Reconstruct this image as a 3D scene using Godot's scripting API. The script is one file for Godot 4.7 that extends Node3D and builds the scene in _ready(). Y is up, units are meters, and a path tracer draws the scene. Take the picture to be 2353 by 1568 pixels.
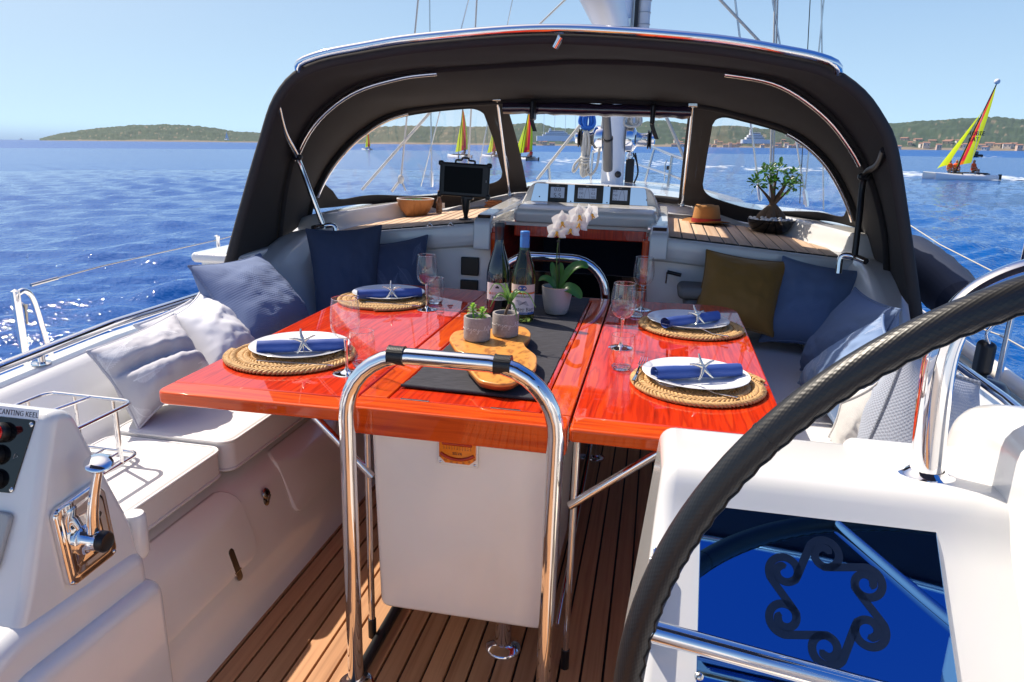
extends Node3D
# A yacht's cockpit laid for lunch. Boat frame: -Z is the bow, +X starboard, cockpit floor at y = 0. Metres.
# Pixels below are those of the photograph scaled to 2353 x 1568.

const PW := 2353.0
const PH := 1568.0
const FOCAL := 1650.0
const EYE := Vector3(0.40, 1.30, 0.0)
const SEA_UP := Vector3(-0.018715, 0.999816, 0.004281)   # the boat heels about a degree
const SEA_DROP := 2.4
var cam_basis: Basis
var sea_basis: Basis
var sea_origin: Vector3
var M := {}
var taken := {}
var rng := RandomNumberGenerator.new()

# ---------------------------------------------------------------- pixels to places
func ray(x: float, y: float) -> Vector3:
	return cam_basis * Vector3((x - PW / 2) / FOCAL, -(y - PH / 2) / FOCAL, -1.0)
func on_x(x: float, y: float, v: float) -> Vector3:
	var d := ray(x, y)
	return EYE + d * ((v - EYE.x) / d.x)
func on_y(x: float, y: float, v: float) -> Vector3:
	var d := ray(x, y)
	return EYE + d * ((v - EYE.y) / d.y)
func on_z(x: float, y: float, v: float) -> Vector3:
	var d := ray(x, y)
	return EYE + d * ((v - EYE.z) / d.z)
func on_sea(x: float, y: float) -> Vector3:
	var d := ray(x, y)
	return EYE + d * (-SEA_DROP / d.dot(SEA_UP))
func on_dist(x: float, y: float, dist: float) -> Vector3:   # at a level distance from the eye
	var d := ray(x, y)
	return EYE + d * (dist / Vector2(d.x, d.z).length())

# ---------------------------------------------------------------- mesh builder
class MB:
	var v := PackedVector3Array()
	var n := PackedVector3Array()
	var uv := PackedVector2Array()
	var c := PackedColorArray()
	var idx := PackedInt32Array()
	var tint := Color(1, 1, 1)
	var colored := false
	func vert(p: Vector3, nn: Vector3, t := Vector2.ZERO) -> int:
		v.append(p); n.append(nn); uv.append(t); c.append(tint)
		return v.size() - 1
	func tri(a: int, b: int, d: int) -> void:
		var g := (v[b] - v[a]).cross(v[d] - v[a])
		if g.length_squared() < 1e-22: return
		if g.dot(n[a] + n[b] + n[d]) > 0.0:
			idx.append(a); idx.append(d); idx.append(b)
		else:
			idx.append(a); idx.append(b); idx.append(d)
	func quad(a: int, b: int, d: int, e: int) -> void:
		tri(a, b, d); tri(a, d, e)
	func flat_tri(a: Vector3, b: Vector3, d: Vector3, nn: Vector3) -> void:
		tri(vert(a, nn), vert(b, nn), vert(d, nn))
	func flat_quad(a: Vector3, b: Vector3, d: Vector3, e: Vector3, hint: Vector3, s := 1.0) -> void:
		var nn := (b - a).cross(d - a).normalized()
		if nn.dot(hint) < 0: nn = -nn
		var l := (b - a).length() * s
		var h := (e - a).length() * s
		quad(vert(a, nn, Vector2(0, 0)), vert(b, nn, Vector2(l, 0)), vert(d, nn, Vector2(l, h)), vert(e, nn, Vector2(0, h)))
	func commit() -> ArrayMesh:
		var a := []
		a.resize(Mesh.ARRAY_MAX)
		a[Mesh.ARRAY_VERTEX] = v; a[Mesh.ARRAY_NORMAL] = n; a[Mesh.ARRAY_TEX_UV] = uv; a[Mesh.ARRAY_INDEX] = idx
		if colored: a[Mesh.ARRAY_COLOR] = c
		var m := ArrayMesh.new()
		if idx.size() > 0: m.add_surface_from_arrays(Mesh.PRIMITIVE_TRIANGLES, a)
		return m
	# a grid of points, rows x columns; normals from the faces; side: a direction the first normal should roughly agree with
	func grid(rows: Array, side: Vector3, wrap_u := false, wrap_v := false, us := 1.0, vs := 1.0) -> void:
		var nr := rows.size()
		var nc: int = rows[0].size()
		var nn := PackedVector3Array()
		nn.resize(nr * nc)
		var er := nr if wrap_v else nr - 1
		var ec := nc if wrap_u else nc - 1
		var total := Vector3.ZERO
		for i in er:
			var i2 := (i + 1) % nr
			for j in ec:
				var j2 := (j + 1) % nc
				var g: Vector3 = (rows[i][j2] - rows[i2][j]).cross(rows[i2][j2] - rows[i][j])
				total += g
				nn[i * nc + j] += g; nn[i * nc + j2] += g; nn[i2 * nc + j] += g; nn[i2 * nc + j2] += g
		var sgn := 1.0
		if side != Vector3.ZERO and total.dot(side) < 0: sgn = -1.0
		var b := v.size()
		for i in nr:
			for j in nc:
				vert(rows[i][j], (nn[i * nc + j] * sgn).normalized(), Vector2(us * j / (nc - 1), vs * i / maxi(1, nr - 1)))
		for i in er:
			var i2 := (i + 1) % nr
			for j in ec:
				var j2 := (j + 1) % nc
				quad(b + i * nc + j, b + i * nc + j2, b + i2 * nc + j2, b + i2 * nc + j)
	func tube(path: Array, r, seg := 10, closed := false, caps := true) -> void:
		var m := path.size()
		if m < 2: return
		var up := Vector3.UP
		var t0: Vector3 = (path[1] - path[0]).normalized()
		if absf(t0.dot(up)) > 0.9: up = Vector3.RIGHT
		var side := t0.cross(up).normalized()
		var b := v.size()
		var len := 0.0
		for i in m:
			var t: Vector3
			if closed: t = (path[(i + 1) % m] - path[(i + m - 1) % m]).normalized()
			elif i == 0: t = t0
			elif i == m - 1: t = (path[m - 1] - path[m - 2]).normalized()
			else: t = ((path[i + 1] - path[i]).normalized() + (path[i] - path[i - 1]).normalized()).normalized()
			if t == Vector3.ZERO: t = t0
			side = (side - t * side.dot(t)).normalized()
			var bi := t.cross(side)
			if i > 0: len += (path[i] - path[i - 1]).length()
			var rr: float = r[i] if r is Array else r
			for k in seg + 1:
				var a := TAU * k / seg
				var d := side * cos(a) + bi * sin(a)
				vert(path[i] + d * rr, d, Vector2(float(k) / seg, len))
		var rings := m if closed else m - 1
		for i in rings:
			var i2 := (i + 1) % m
			for k in seg:
				quad(b + i * (seg + 1) + k, b + i * (seg + 1) + k + 1, b + i2 * (seg + 1) + k + 1, b + i2 * (seg + 1) + k)
		if caps and not closed:
			for e in [0, m - 1]:
				var t: Vector3 = (path[0] - path[1]).normalized() if e == 0 else (path[m - 1] - path[m - 2]).normalized()
				var ce := vert(path[e], t)
				var first := v.size()
				for k in seg: vert(v[b + e * (seg + 1) + k], t)
				for k in seg: tri(ce, first + k, first + (k + 1) % seg)
	# profile: [r, y] from one end to the other; sharp bends are split
	func lathe(prof: Array, seg := 24, xf := Transform3D.IDENTITY, squash := 1.0) -> void:
		var m := prof.size()
		var segn := []
		for i in m - 1:
			var d: Vector2 = prof[i + 1] - prof[i]
			segn.append(Vector2(d.y, -d.x).normalized())
		var rows := []
		for i in m:
			var ns := []
			if i == 0: ns = [segn[0]]
			elif i == m - 1: ns = [segn[m - 2]]
			elif segn[i - 1].dot(segn[i]) < 0.6: ns = [segn[i - 1], segn[i]]
			else: ns = [(segn[i - 1] + segn[i]).normalized()]
			var ids := []
			for q in ns:
				var first := v.size()
				for k in seg + 1:
					var a := TAU * k / seg
					var p := Vector3(prof[i].x * cos(a), prof[i].y, prof[i].x * sin(a) * squash)
					var nn := Vector3(q.x * cos(a), q.y, q.x * sin(a))
					vert(xf * p, (xf.basis * nn).normalized(), Vector2(float(k) / seg, float(i) / (m - 1)))
				ids.append(first)
			rows.append(ids)
		for i in m - 1:
			var a: int = rows[i][rows[i].size() - 1]
			var d: int = rows[i + 1][0]
			for k in seg: quad(a + k, a + k + 1, d + k + 1, d + k)
	func rbox(size: Vector3, r: float, xf := Transform3D.IDENTITY, seg := 2) -> void:
		var h := size / 2
		r = minf(r, minf(h.x, minf(h.y, h.z)) * 0.999)
		for ax in 3:
			var u := (ax + 1) % 3
			var w := (ax + 2) % 3
			var cu := steps(h[u], r, seg)
			var cw := steps(h[w], r, seg)
			for s in [-1.0, 1.0]:
				var b := v.size()
				for i in cu.size():
					for j in cw.size():
						var q := Vector3.ZERO
						q[ax] = s * h[ax]; q[u] = cu[i]; q[w] = cw[j]
						var inn := Vector3(clampf(q.x, -h.x + r, h.x - r), clampf(q.y, -h.y + r, h.y - r), clampf(q.z, -h.z + r, h.z - r))
						var nn := (q - inn).normalized()
						vert(xf * (inn + nn * r), (xf.basis * nn).normalized(), Vector2(q[u], q[w]))
				for i in cu.size() - 1:
					for j in cw.size() - 1:
						quad(b + i * cw.size() + j, b + (i + 1) * cw.size() + j, b + (i + 1) * cw.size() + j + 1, b + i * cw.size() + j + 1)
	func steps(h: float, r: float, seg: int) -> Array:
		var out := []
		for k in seg + 1: out.append(-h + r - r * tan(PI / 4 * (seg - k) / seg))
		if h - r > 1e-6:
			for k in seg + 1: out.append(h - r + r * tan(PI / 4 * k / seg))
		else:
			for k in range(1, seg + 1): out.append(h - r + r * tan(PI / 4 * k / seg))
		return out
	# an outline in x,z given thickness in y with rounded rims
	func slab(outline: Array, y0: float, y1: float, bev: float, xf := Transform3D.IDENTITY, bseg := 3, bev_low := -1.0) -> void:
		if bev_low < 0: bev_low = bev
		var m := outline.size()
		var area := 0.0
		for i in m:
			var p: Vector2 = outline[i]
			var q: Vector2 = outline[(i + 1) % m]
			area += p.x * q.y - q.x * p.y
		var sg := 1.0 if area > 0 else -1.0
		var nor := []
		for i in m:
			var e1: Vector2 = (outline[i] - outline[(i + m - 1) % m]).normalized()
			var e2: Vector2 = (outline[(i + 1) % m] - outline[i]).normalized()
			nor.append(Vector2((e1 + e2).y, -(e1 + e2).x).normalized() * sg)
		var rings := []
		for k in bseg + 1:
			var a := PI / 2 * k / bseg
			rings.append([bev_low * (1 - sin(a)), y0 + bev_low * (1 - cos(a)), sin(a), -cos(a)])
		for k in bseg + 1:
			var a := PI / 2 * k / bseg
			rings.append([bev * (1 - cos(a)), y1 - bev * (1 - sin(a)), cos(a), sin(a)])
		var b := v.size()
		for rg in rings:
			var run := 0.0
			for i in m + 1:
				var p: Vector2 = outline[i % m] - nor[i % m] * rg[0]
				if i > 0: run += (outline[i % m] - outline[i - 1]).length()
				var q: Vector2 = nor[i % m]
				vert(xf * Vector3(p.x, rg[1], p.y), (xf.basis * Vector3(q.x * rg[2], rg[3], q.y * rg[2])).normalized(), Vector2(rg[1], run))
		for k in rings.size() - 1:
			for i in m: quad(b + k * (m + 1) + i, b + k * (m + 1) + i + 1, b + (k + 1) * (m + 1) + i + 1, b + (k + 1) * (m + 1) + i)
		for top in [0, 1]:
			var rg = rings[rings.size() - 1] if top else rings[0]
			var poly := PackedVector2Array()
			for i in m: poly.append(outline[i] - nor[i] * rg[0])
			var t := Geometry2D.triangulate_polygon(poly)
			var nn := (xf.basis * Vector3(0, 1 if top else -1, 0)).normalized()
			var f := v.size()
			for p in poly: vert(xf * Vector3(p.x, rg[1], p.y), nn, Vector2(p.x, p.y))
			for i in range(0, t.size(), 3): tri(f + t[i], f + t[i + 1], f + t[i + 2])
			if t.size() == 0:
				var mid := Vector2.ZERO
				for p in poly: mid += p / poly.size()
				var ce := vert(xf * Vector3(mid.x, rg[1], mid.y), nn, mid)
				for i in m: tri(ce, f + i, f + (i + 1) % m)
	func ball(ce: Vector3, rad: Vector3, seg := 12, rings := 8, bs := Basis.IDENTITY) -> void:
		var b := v.size()
		for i in rings + 1:
			var a := PI * i / rings
			for k in seg + 1:
				var o := TAU * k / seg
				var d := Vector3(sin(a) * cos(o), cos(a), sin(a) * sin(o))
				vert(ce + bs * (d * rad), (bs * (d / rad)).normalized(), Vector2(float(k) / seg, float(i) / rings))
		for i in rings:
			for k in seg: quad(b + i * (seg + 1) + k, b + i * (seg + 1) + k + 1, b + (i + 1) * (seg + 1) + k + 1, b + (i + 1) * (seg + 1) + k)

# ---------------------------------------------------------------- curves
func smooth(pts: Array, per := 6, closed := false) -> Array:
	var out := []
	var m := pts.size()
	var cnt := m if closed else m - 1
	for i in cnt:
		var p0 = pts[(i - 1 + m) % m] if closed or i > 0 else pts[0] * 2.0 - pts[1]
		var p1 = pts[i]
		var p2 = pts[(i + 1) % m]
		var p3 = pts[(i + 2) % m] if closed or i + 2 < m else pts[m - 1] * 2.0 - pts[m - 2]
		for k in per:
			var t := float(k) / per
			out.append(0.5 * ((2.0 * p1) + (p2 - p0) * t + (2.0 * p0 - 5.0 * p1 + 4.0 * p2 - p3) * t * t + (3.0 * p1 - p0 - 3.0 * p2 + p3) * t * t * t))
	if not closed: out.append(pts[m - 1])
	return out
func resample(pts: Array, count: int) -> Array:
	var l := [0.0]
	for i in range(1, pts.size()): l.append(l[i - 1] + (pts[i] - pts[i - 1]).length())
	var total: float = l[l.size() - 1]
	var out := []
	var j := 0
	for k in count:
		var want := total * k / (count - 1)
		while j < pts.size() - 2 and l[j + 1] < want: j += 1
		var seg: float = maxf(l[j + 1] - l[j], 1e-9)
		out.append(pts[j].lerp(pts[j + 1], clampf((want - l[j]) / seg, 0, 1)))
	return out
func round_rect(x0: float, y0: float, x1: float, y1: float, r: float, seg := 4) -> Array:
	var out := []
	for q in [[x1 - r, y1 - r, 0], [x0 + r, y1 - r, 1], [x0 + r, y0 + r, 2], [x1 - r, y0 + r, 3]]:
		for k in seg + 1:
			var a: float = PI / 2 * (q[2] + float(k) / seg)
			out.append(Vector2(q[0] + r * cos(a), q[1] + r * sin(a)))
	return out
func round_poly(pts: Array, radii, seg := 5) -> Array:   # corners of a polygon rounded; radii one number or one per corner
	var out := []
	var m := pts.size()
	for i in m:
		var p: Vector2 = pts[i]
		var a: Vector2 = (pts[(i + m - 1) % m] - p)
		var b: Vector2 = (pts[(i + 1) % m] - p)
		var r: float = radii[i] if radii is Array else radii
		if r <= 0.0:
			out.append(p); continue
		var d := minf(r, minf(a.length(), b.length()) * 0.48)
		var s := p + a.normalized() * d
		var e := p + b.normalized() * d
		for k in seg + 1:
			var t := float(k) / seg
			out.append(s.lerp(p, t).lerp(p.lerp(e, t), t))
	return out
func frame(origin: Vector3, y_dir: Vector3, x_hint := Vector3.RIGHT) -> Transform3D:
	var y := y_dir.normalized()
	var x := (x_hint - y * x_hint.dot(y)).normalized()
	return Transform3D(Basis(x, y, x.cross(y)), origin)

# ---------------------------------------------------------------- naming and placing
func numbered(called: String) -> String:
	if not taken.has(called):
		taken[called] = 0
		return called
	taken[called] += 1
	return "%s_%03d" % [called, taken[called]]
func thing(called: String, label: String, category: String, at := Vector3.ZERO, group := "") -> Node3D:
	var o := Node3D.new()
	o.name = numbered(called)
	add_child(o)
	o.position = at
	o.set_meta("label", label); o.set_meta("category", category)
	if group != "": o.set_meta("group", group)
	return o
func part(called: String, mb, m: Material, parent: Node3D, at := Transform3D.IDENTITY) -> MeshInstance3D:
	var o := MeshInstance3D.new()
	o.name = called
	o.mesh = mb.commit() if mb is MB else mb
	o.material_override = m
	o.transform = at
	parent.add_child(o, true)
	return o
func single(called: String, mb, m: Material, label: String, category: String, group := "") -> MeshInstance3D:
	var o := MeshInstance3D.new()
	o.name = numbered(called)
	o.mesh = mb.commit() if mb is MB else mb
	o.material_override = m
	add_child(o)
	o.set_meta("label", label); o.set_meta("category", category)
	if group != "": o.set_meta("group", group)
	return o
func setting(called: String, mb, m: Material, label: String, kind := "structure", category := "") -> MeshInstance3D:
	var o := MeshInstance3D.new()
	o.name = numbered(called)
	o.mesh = mb.commit() if mb is MB else mb
	o.material_override = m
	add_child(o)
	o.set_meta("kind", kind); o.set_meta("label", label)
	o.set_meta("category", category if category != "" else called.replace("_", " "))
	return o
func tubes(path: Array, r, seg := 10, closed := false) -> MB:
	var b := MB.new()
	b.tube(path, r, seg, closed)
	return b
func boxed(size: Vector3, r: float, xf := Transform3D.IDENTITY, seg := 2) -> MB:
	var b := MB.new()
	b.rbox(size, r, xf, seg)
	return b
func lathed(prof: Array, seg := 24, xf := Transform3D.IDENTITY) -> MB:
	var b := MB.new()
	b.lathe(prof, seg, xf)
	return b
func T(p: Vector3) -> Transform3D:
	return Transform3D(Basis.IDENTITY, p)
func letters(txt: String, high: float, deep: float, font := "sans", bold := false) -> ArrayMesh:
	var t := TextMesh.new()
	var f := SystemFont.new()
	f.font_names = PackedStringArray(["Droid Serif" if font == "serif" else "Droid Sans"])
	if bold: f.font_weight = 700
	t.font = f
	t.text = txt
	t.font_size = 48
	t.pixel_size = high / 36.0
	t.depth = deep
	t.curve_step = 2.0
	var a := t.get_mesh_arrays()
	var m := ArrayMesh.new()
	m.add_surface_from_arrays(Mesh.PRIMITIVE_TRIANGLES, a)
	return m
func letters_round(txt: String, high: float, rad: float, font := "serif", bold := false) -> ArrayMesh:   # wrapped on an upright cylinder, facing +z
	var src := letters(txt, high, 0.0006, font, bold)
	var a := src.surface_get_arrays(0)
	var vs: PackedVector3Array = a[Mesh.ARRAY_VERTEX]
	var ns: PackedVector3Array = a[Mesh.ARRAY_NORMAL]
	for i in vs.size():
		var p := vs[i]
		var o := p.x / rad
		vs[i] = Vector3(sin(o) * (rad + p.z), p.y, cos(o) * (rad + p.z))
		ns[i] = Basis(Vector3.UP, o) * ns[i]
	a[Mesh.ARRAY_VERTEX] = vs; a[Mesh.ARRAY_NORMAL] = ns
	var m := ArrayMesh.new()
	m.add_surface_from_arrays(Mesh.PRIMITIVE_TRIANGLES, a)
	return m

# ---------------------------------------------------------------- textures and materials
func lin(r: float, g: float, b: float, a := 1.0) -> Color:
	var c := Color(r, g, b).linear_to_srgb()
	c.a = a
	return c
func noise_tex(freq: float, ramp: Array, size := 256, oct := 4, sx := 1.0, sy := 1.0, sd := 1, kind := FastNoiseLite.TYPE_SIMPLEX_SMOOTH) -> ImageTexture:
	# ramp: linear colours; wraps round in both directions
	var f := FastNoiseLite.new()
	f.seed = sd; f.frequency = freq; f.fractal_octaves = oct; f.noise_type = kind
	var img := Image.create(size, size, true, Image.FORMAT_RGB8)
	for y in size:
		for x in size:
			var u := float(x) / size
			var w := float(y) / size
			var a := f.get_noise_2d(u * 256 * sx, w * 256 * sy)
			var b := f.get_noise_2d((u - 1) * 256 * sx, w * 256 * sy)
			var c := f.get_noise_2d(u * 256 * sx, (w - 1) * 256 * sy)
			var e := f.get_noise_2d((u - 1) * 256 * sx, (w - 1) * 256 * sy)
			var q := lerpf(lerpf(a, b, smoothstep(0.7, 1.0, u)), lerpf(c, e, smoothstep(0.7, 1.0, u)), smoothstep(0.7, 1.0, w))
			var t := clampf(q * 0.75 + 0.5, 0, 0.9999) * (ramp.size() - 1)
			var k := int(t)
			var col: Color = ramp[k].lerp(ramp[k + 1], t - k)
			img.set_pixel(x, y, col.linear_to_srgb())
	img.generate_mipmaps()
	return ImageTexture.create_from_image(img)
func bump_tex(size: int, fn: Callable) -> ImageTexture:
	var img := Image.create(size, size, false, Image.FORMAT_L8)
	for y in size:
		for x in size:
			var h: float = fn.call(float(x) / size, float(y) / size)
			img.set_pixel(x, y, Color(h, h, h))
	return ImageTexture.create_from_image(img)
func mat(called: String, col: Color, rough := 0.5, metal := 0.0) -> StandardMaterial3D:
	var m := StandardMaterial3D.new()
	m.resource_name = called
	m.albedo_color = col
	m.roughness = rough
	m.metallic = metal
	M[called] = m
	return m
func tex(m: StandardMaterial3D, t: Texture2D, sc := Vector3.ONE, tri := true, world := true) -> StandardMaterial3D:
	m.albedo_texture = t
	m.uv1_scale = sc
	m.uv1_triplanar = tri
	m.uv1_world_triplanar = tri and world
	return m
func coat(m: StandardMaterial3D, w := 1.0, r := 0.03) -> StandardMaterial3D:
	m.clearcoat_enabled = true; m.clearcoat = w; m.clearcoat_roughness = r
	return m
func bump(m: StandardMaterial3D, t: Texture2D, cm: float) -> StandardMaterial3D:
	m.heightmap_enabled = true; m.heightmap_texture = t; m.heightmap_scale = cm
	return m
func C(r: float, g: float, b: float) -> Color:
	return Color(r, g, b)

func feather_tex(base: Color, ink: Color, sd: int) -> ImageTexture:
	var s := 256
	var img := Image.create(s, s, true, Image.FORMAT_RGB8)
	img.fill(base.linear_to_srgb())
	var g := RandomNumberGenerator.new()
	g.seed = sd
	for k in 9:
		var p := Vector2((k % 3) * 85 + g.randf_range(5, 60), (k / 3) * 85 + g.randf_range(5, 70))
		var dir := g.randf_range(0, TAU)
		var bend := g.randf_range(-0.7, 0.7)
		var l := g.randf_range(80, 115)
		for i in 150:
			var t := float(i) / 150
			p += Vector2.from_angle(dir + bend * t) * l / 150
			var d := Vector2.from_angle(dir + bend * t)
			blot(img, p, ink, 0.8)
			if i % 7 == 0 and t > 0.08:
				var w := sin(PI * minf(1, t * 1.05)) * l * 0.22
				for side in [-1.0, 1.0]:
					var bd: Vector2 = (d * 0.8 + d.orthogonal() * side).normalized()
					for q in int(w):
						blot(img, p + bd * q + d * q * q * 0.004, ink, 0.75 * (0.6 + 0.4 * float(q) / w))
	img.generate_mipmaps()
	return ImageTexture.create_from_image(img)
func blot(img: Image, p: Vector2, ink: Color, a: float) -> void:
	var s := img.get_width()
	var x := posmod(int(p.x), s)
	var y := posmod(int(p.y), s)
	img.set_pixel(x, y, img.get_pixel(x, y).lerp(ink.linear_to_srgb(), a))
	for q in [[1, 0], [0, 1], [-1, 0], [0, -1]]:
		var x2 := posmod(x + q[0], s)
		var y2 := posmod(y + q[1], s)
		img.set_pixel(x2, y2, img.get_pixel(x2, y2).lerp(ink.linear_to_srgb(), a * 0.45))

func make_materials() -> void:
	var weave := bump_tex(64, func(u, w): return 0.5 + 0.25 * sin(u * TAU * 8) * (1 if int(w * 16) % 2 == 0 else -1) + 0.25 * sin(w * TAU * 8))
	var fine := bump_tex(128, func(u, w): return 0.5 + 0.22 * sin(u * TAU * 32) + 0.22 * sin(w * TAU * 32))
	# white mouldings
	var gel := tex(mat("gelcoat", lin(1, 1, 1), 0.22), noise_tex(0.012, [C(.69, .685, .675), C(.725, .72, .71), C(.745, .74, .73)], 256, 4, 1, 1, 3), Vector3.ONE * 1.1)
	coat(gel, 0.6, 0.06)
	gel = tex(mat("gelcoat_cream", lin(1, 1, 1), 0.25), noise_tex(0.014, [C(.80, .735, .655), C(.825, .765, .69), C(.84, .785, .715)], 256, 4, 1, 1, 8), Vector3.ONE * 0.9)
	coat(gel, 0.6, 0.06)
	mat("deck_paint", lin(.66, .63, .58), 0.6)
	# metals
	mat("chrome", lin(.82, .82, .83), 0.045, 1.0)
	mat("steel", lin(.62, .61, .60), 0.2, 1.0)
	mat("dark_steel", lin(.30, .27, .24), 0.25, 1.0)
	mat("black_metal", lin(.02, .02, .022), 0.35, 0.3)
	mat("grey_metal", lin(.10, .10, .105), 0.35, 0.6)
	mat("alloy", lin(.72, .74, .78), 0.35, 0.0)
	# wood
	var grain := noise_tex(0.045, [C(.16, .006, .0015), C(.50, .021, .0025), C(.66, .034, .003), C(.42, .016, .002), C(.72, .050, .0045), C(.56, .026, .003)], 512, 5, 1.0, 0.06, 5)
	coat(tex(mat("mahogany", lin(1, 1, 1), 0.5), grain, Vector3(2.2, 2.2, 2.2), false), 1.0, 0.015)
	var grain2 := noise_tex(0.03, [C(.30, .022, .003), C(.58, .055, .005), C(.70, .085, .0065), C(.48, .040, .004), C(.68, .075, .006)], 512, 5, 1.0, 0.05, 9)
	coat(tex(mat("mahogany_edge", lin(1, 1, 1), 0.5), grain2, Vector3(3, 3, 3), false), 1.0, 0.015)
	coat(tex(mat("dark_mahogany", lin(1, 1, 1), 0.35), grain, Vector3(2, 2, 2), false), 1.0, 0.05)
	M.mahogany.metallic_specular = 0.15; M.mahogany_edge.metallic_specular = 0.15
	for k in 4:
		var a: float = [0.95, 1.08, 0.86, 1.0][k]
		var tk := noise_tex(0.035, [C(.34, .155, .065) * a, C(.46, .225, .10) * a, C(.52, .27, .125) * a, C(.42, .20, .088) * a], 256, 4, 0.07, 1.0, 21 + k)
		tex(mat("teak%d" % k, lin(1, 1, 1), 0.6), tk, Vector3(1.6, 4, 1), false)
		var tp := noise_tex(0.035, [C(.52, .33, .20) * a, C(.64, .43, .28) * a, C(.70, .50, .34) * a, C(.60, .40, .26) * a], 256, 4, 0.07, 1.0, 31 + k)
		tex(mat("pale_teak%d" % k, lin(1, 1, 1), 0.65), tp, Vector3(1.6, 4, 1), false)
	mat("caulk", lin(.012, .012, .013), 0.6)
	coat(tex(mat("olive_wood", lin(1, 1, 1), 0.4), noise_tex(0.02, [C(.28, .09, .018), C(.62, .26, .045), C(.70, .32, .06), C(.66, .27, .045), C(.38, .13, .025), C(.72, .33, .065)], 512, 4, 1.0, 0.4, 44), Vector3(5, 5, 5), false), 0.4, 0.15)
	tex(mat("olive_bark", lin(1, 1, 1), 0.5), noise_tex(0.05, [C(.16, .045, .012), C(.30, .10, .025), C(.22, .07, .018)], 256, 4, 1, 1, 45), Vector3(8, 8, 8))
	tex(mat("bowl_wood", lin(1, 1, 1), 0.45), noise_tex(0.03, [C(.36, .14, .045), C(.52, .23, .08), C(.46, .19, .06)], 256, 4, 1.0, 0.2, 46), Vector3(2, 2, 2), false)
	# cloth
	bump(mat("canvas", lin(.030, .0265, .026), 0.85), fine, 0.02)
	M.canvas.uv1_scale = Vector3(6, 6, 6)
	bump(mat("canvas_navy", lin(.012, .020, .045), 0.7), fine, 0.02)
	var cu := bump(mat("cushion", lin(.70, .695, .69), 0.55), fine, 0.01)
	cu.uv1_scale = Vector3(10, 10, 10)
	mat("cushion_grey", lin(.19, .18, .17), 0.8)
	for q in [["linen_light", C(.70, .70, .73)], ["linen_blue", C(.15, .20, .34)], ["linen_navy", C(.065, .085, .145)], ["linen_mid", C(.125, .185, .32)], ["linen_pale", C(.37, .41, .50)], ["linen_white", C(.66, .66, .66)]]:
		var m := mat(q[0], lin(q[1].r, q[1].g, q[1].b), 0.9)
		bump(m, weave, 0.06)
		m.uv1_scale = Vector3(11, 11, 11)
		m.rim_enabled = true; m.rim = 0.08
	bump(M.linen_pale, weave, 0.14); M.linen_pale.uv1_scale = Vector3(7, 7, 7)
	bump(M.linen_blue, weave, 0.12); M.linen_blue.uv1_scale = Vector3(8, 8, 8)
	for q in [["feather_light", C(.49, .485, .515), C(.76, .76, .78), 3], ["feather_navy", C(.068, .085, .150), C(.15, .175, .26), 4], ["feather_blue", C(.19, .28, .46), C(.40, .47, .60), 6]]:
		var m := tex(mat(q[0], lin(1, 1, 1), 0.85), feather_tex(q[1], q[2], q[3]), Vector3(1.1, 1.1, 1.1), false)
		m.rim_enabled = true; m.rim = 0.08
	var vel := mat("velvet", lin(.30, .145, .022), 0.7)
	vel.rim_enabled = true; vel.rim = 0.9; vel.rim_tint = 0.4
	mat("velvet_piping", lin(.20, .11, .03), 0.7)
	var nap := mat("napkin", lin(.022, .075, .33), 0.6)
	nap.rim_enabled = true; nap.rim = 0.6; nap.rim_tint = 0.3
	bump(nap, fine, 0.01); nap.uv1_scale = Vector3(4, 4, 4)
	var run := tex(mat("runner", lin(1, 1, 1), 0.95), noise_tex(0.09, [C(.018, .018, .024), C(.034, .034, .044), C(.05, .05, .062)], 256, 3, 0.12, 1.0, 61), Vector3(6, 6, 6), false)
	bump(run, noise_tex(0.12, [C(0, 0, 0), C(1, 1, 1)], 256, 2, 0.1, 1.0, 62), 0.12)
	tex(mat("seagrass", lin(1, 1, 1), 0.7), noise_tex(0.09, [C(.20, .10, .035), C(.50, .29, .11), C(.66, .42, .18), C(.42, .235, .085)], 256, 3, 1, 1, 63), Vector3(5, 5, 5))
	mat("felt_hat", lin(.44, .205, .062), 0.9)
	mat("hat_band", lin(.36, .02, .022), 0.6)
	mat("rope_white", lin(.50, .48, .43), 0.9)
	mat("rope_blue", lin(.01, .12, .50), 0.7)
	var le := mat("leather", lin(.0085, .009, .011), 0.38)
	bump(le, bump_tex(128, func(u, w): return 0.5 + 0.25 * sin((u * 2 + w) * TAU * 16) + 0.25 * sin((u - w * 2) * TAU * 16)), 0.03)
	le.uv1_scale = Vector3(1, 5, 1)
	# plastics, china, glass
	mat("black_plastic", lin(.008, .008, .009), 0.4)
	mat("screen_off", lin(.003, .003, .004), 0.3).metallic_specular = 0.2
	mat("black_gloss", lin(.004, .004, .005), 0.08)
	mat("grey_plastic", lin(.33, .35, .36), 0.4)
	mat("red_plastic", lin(.75, .012, .008), 0.25)
	mat("dark_red_plastic", lin(.10, .01, .01), 0.3)
	mat("green_plastic", lin(.004, .045, .012), 0.35)
	mat("china", lin(.80, .81, .83), 0.12)
	mat("concrete", lin(1, 1, 1), 0.85)
	tex(M.concrete, noise_tex(0.05, [C(.25, .225, .215), C(.315, .285, .275), C(.35, .32, .31)], 256, 4, 1, 1, 71), Vector3(9, 9, 9))
	mat("chalk", lin(.62, .60, .60), 0.8)
	mat("stoneware", lin(.40, .40, .42), 0.55)
	mat("stoneware_rim", lin(.46, .36, .27), 0.6)
	mat("stoneware_dot", lin(.20, .21, .24), 0.7)
	var gl := mat("glass", lin(1, 1, 1, 0.0), 0.0)
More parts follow.
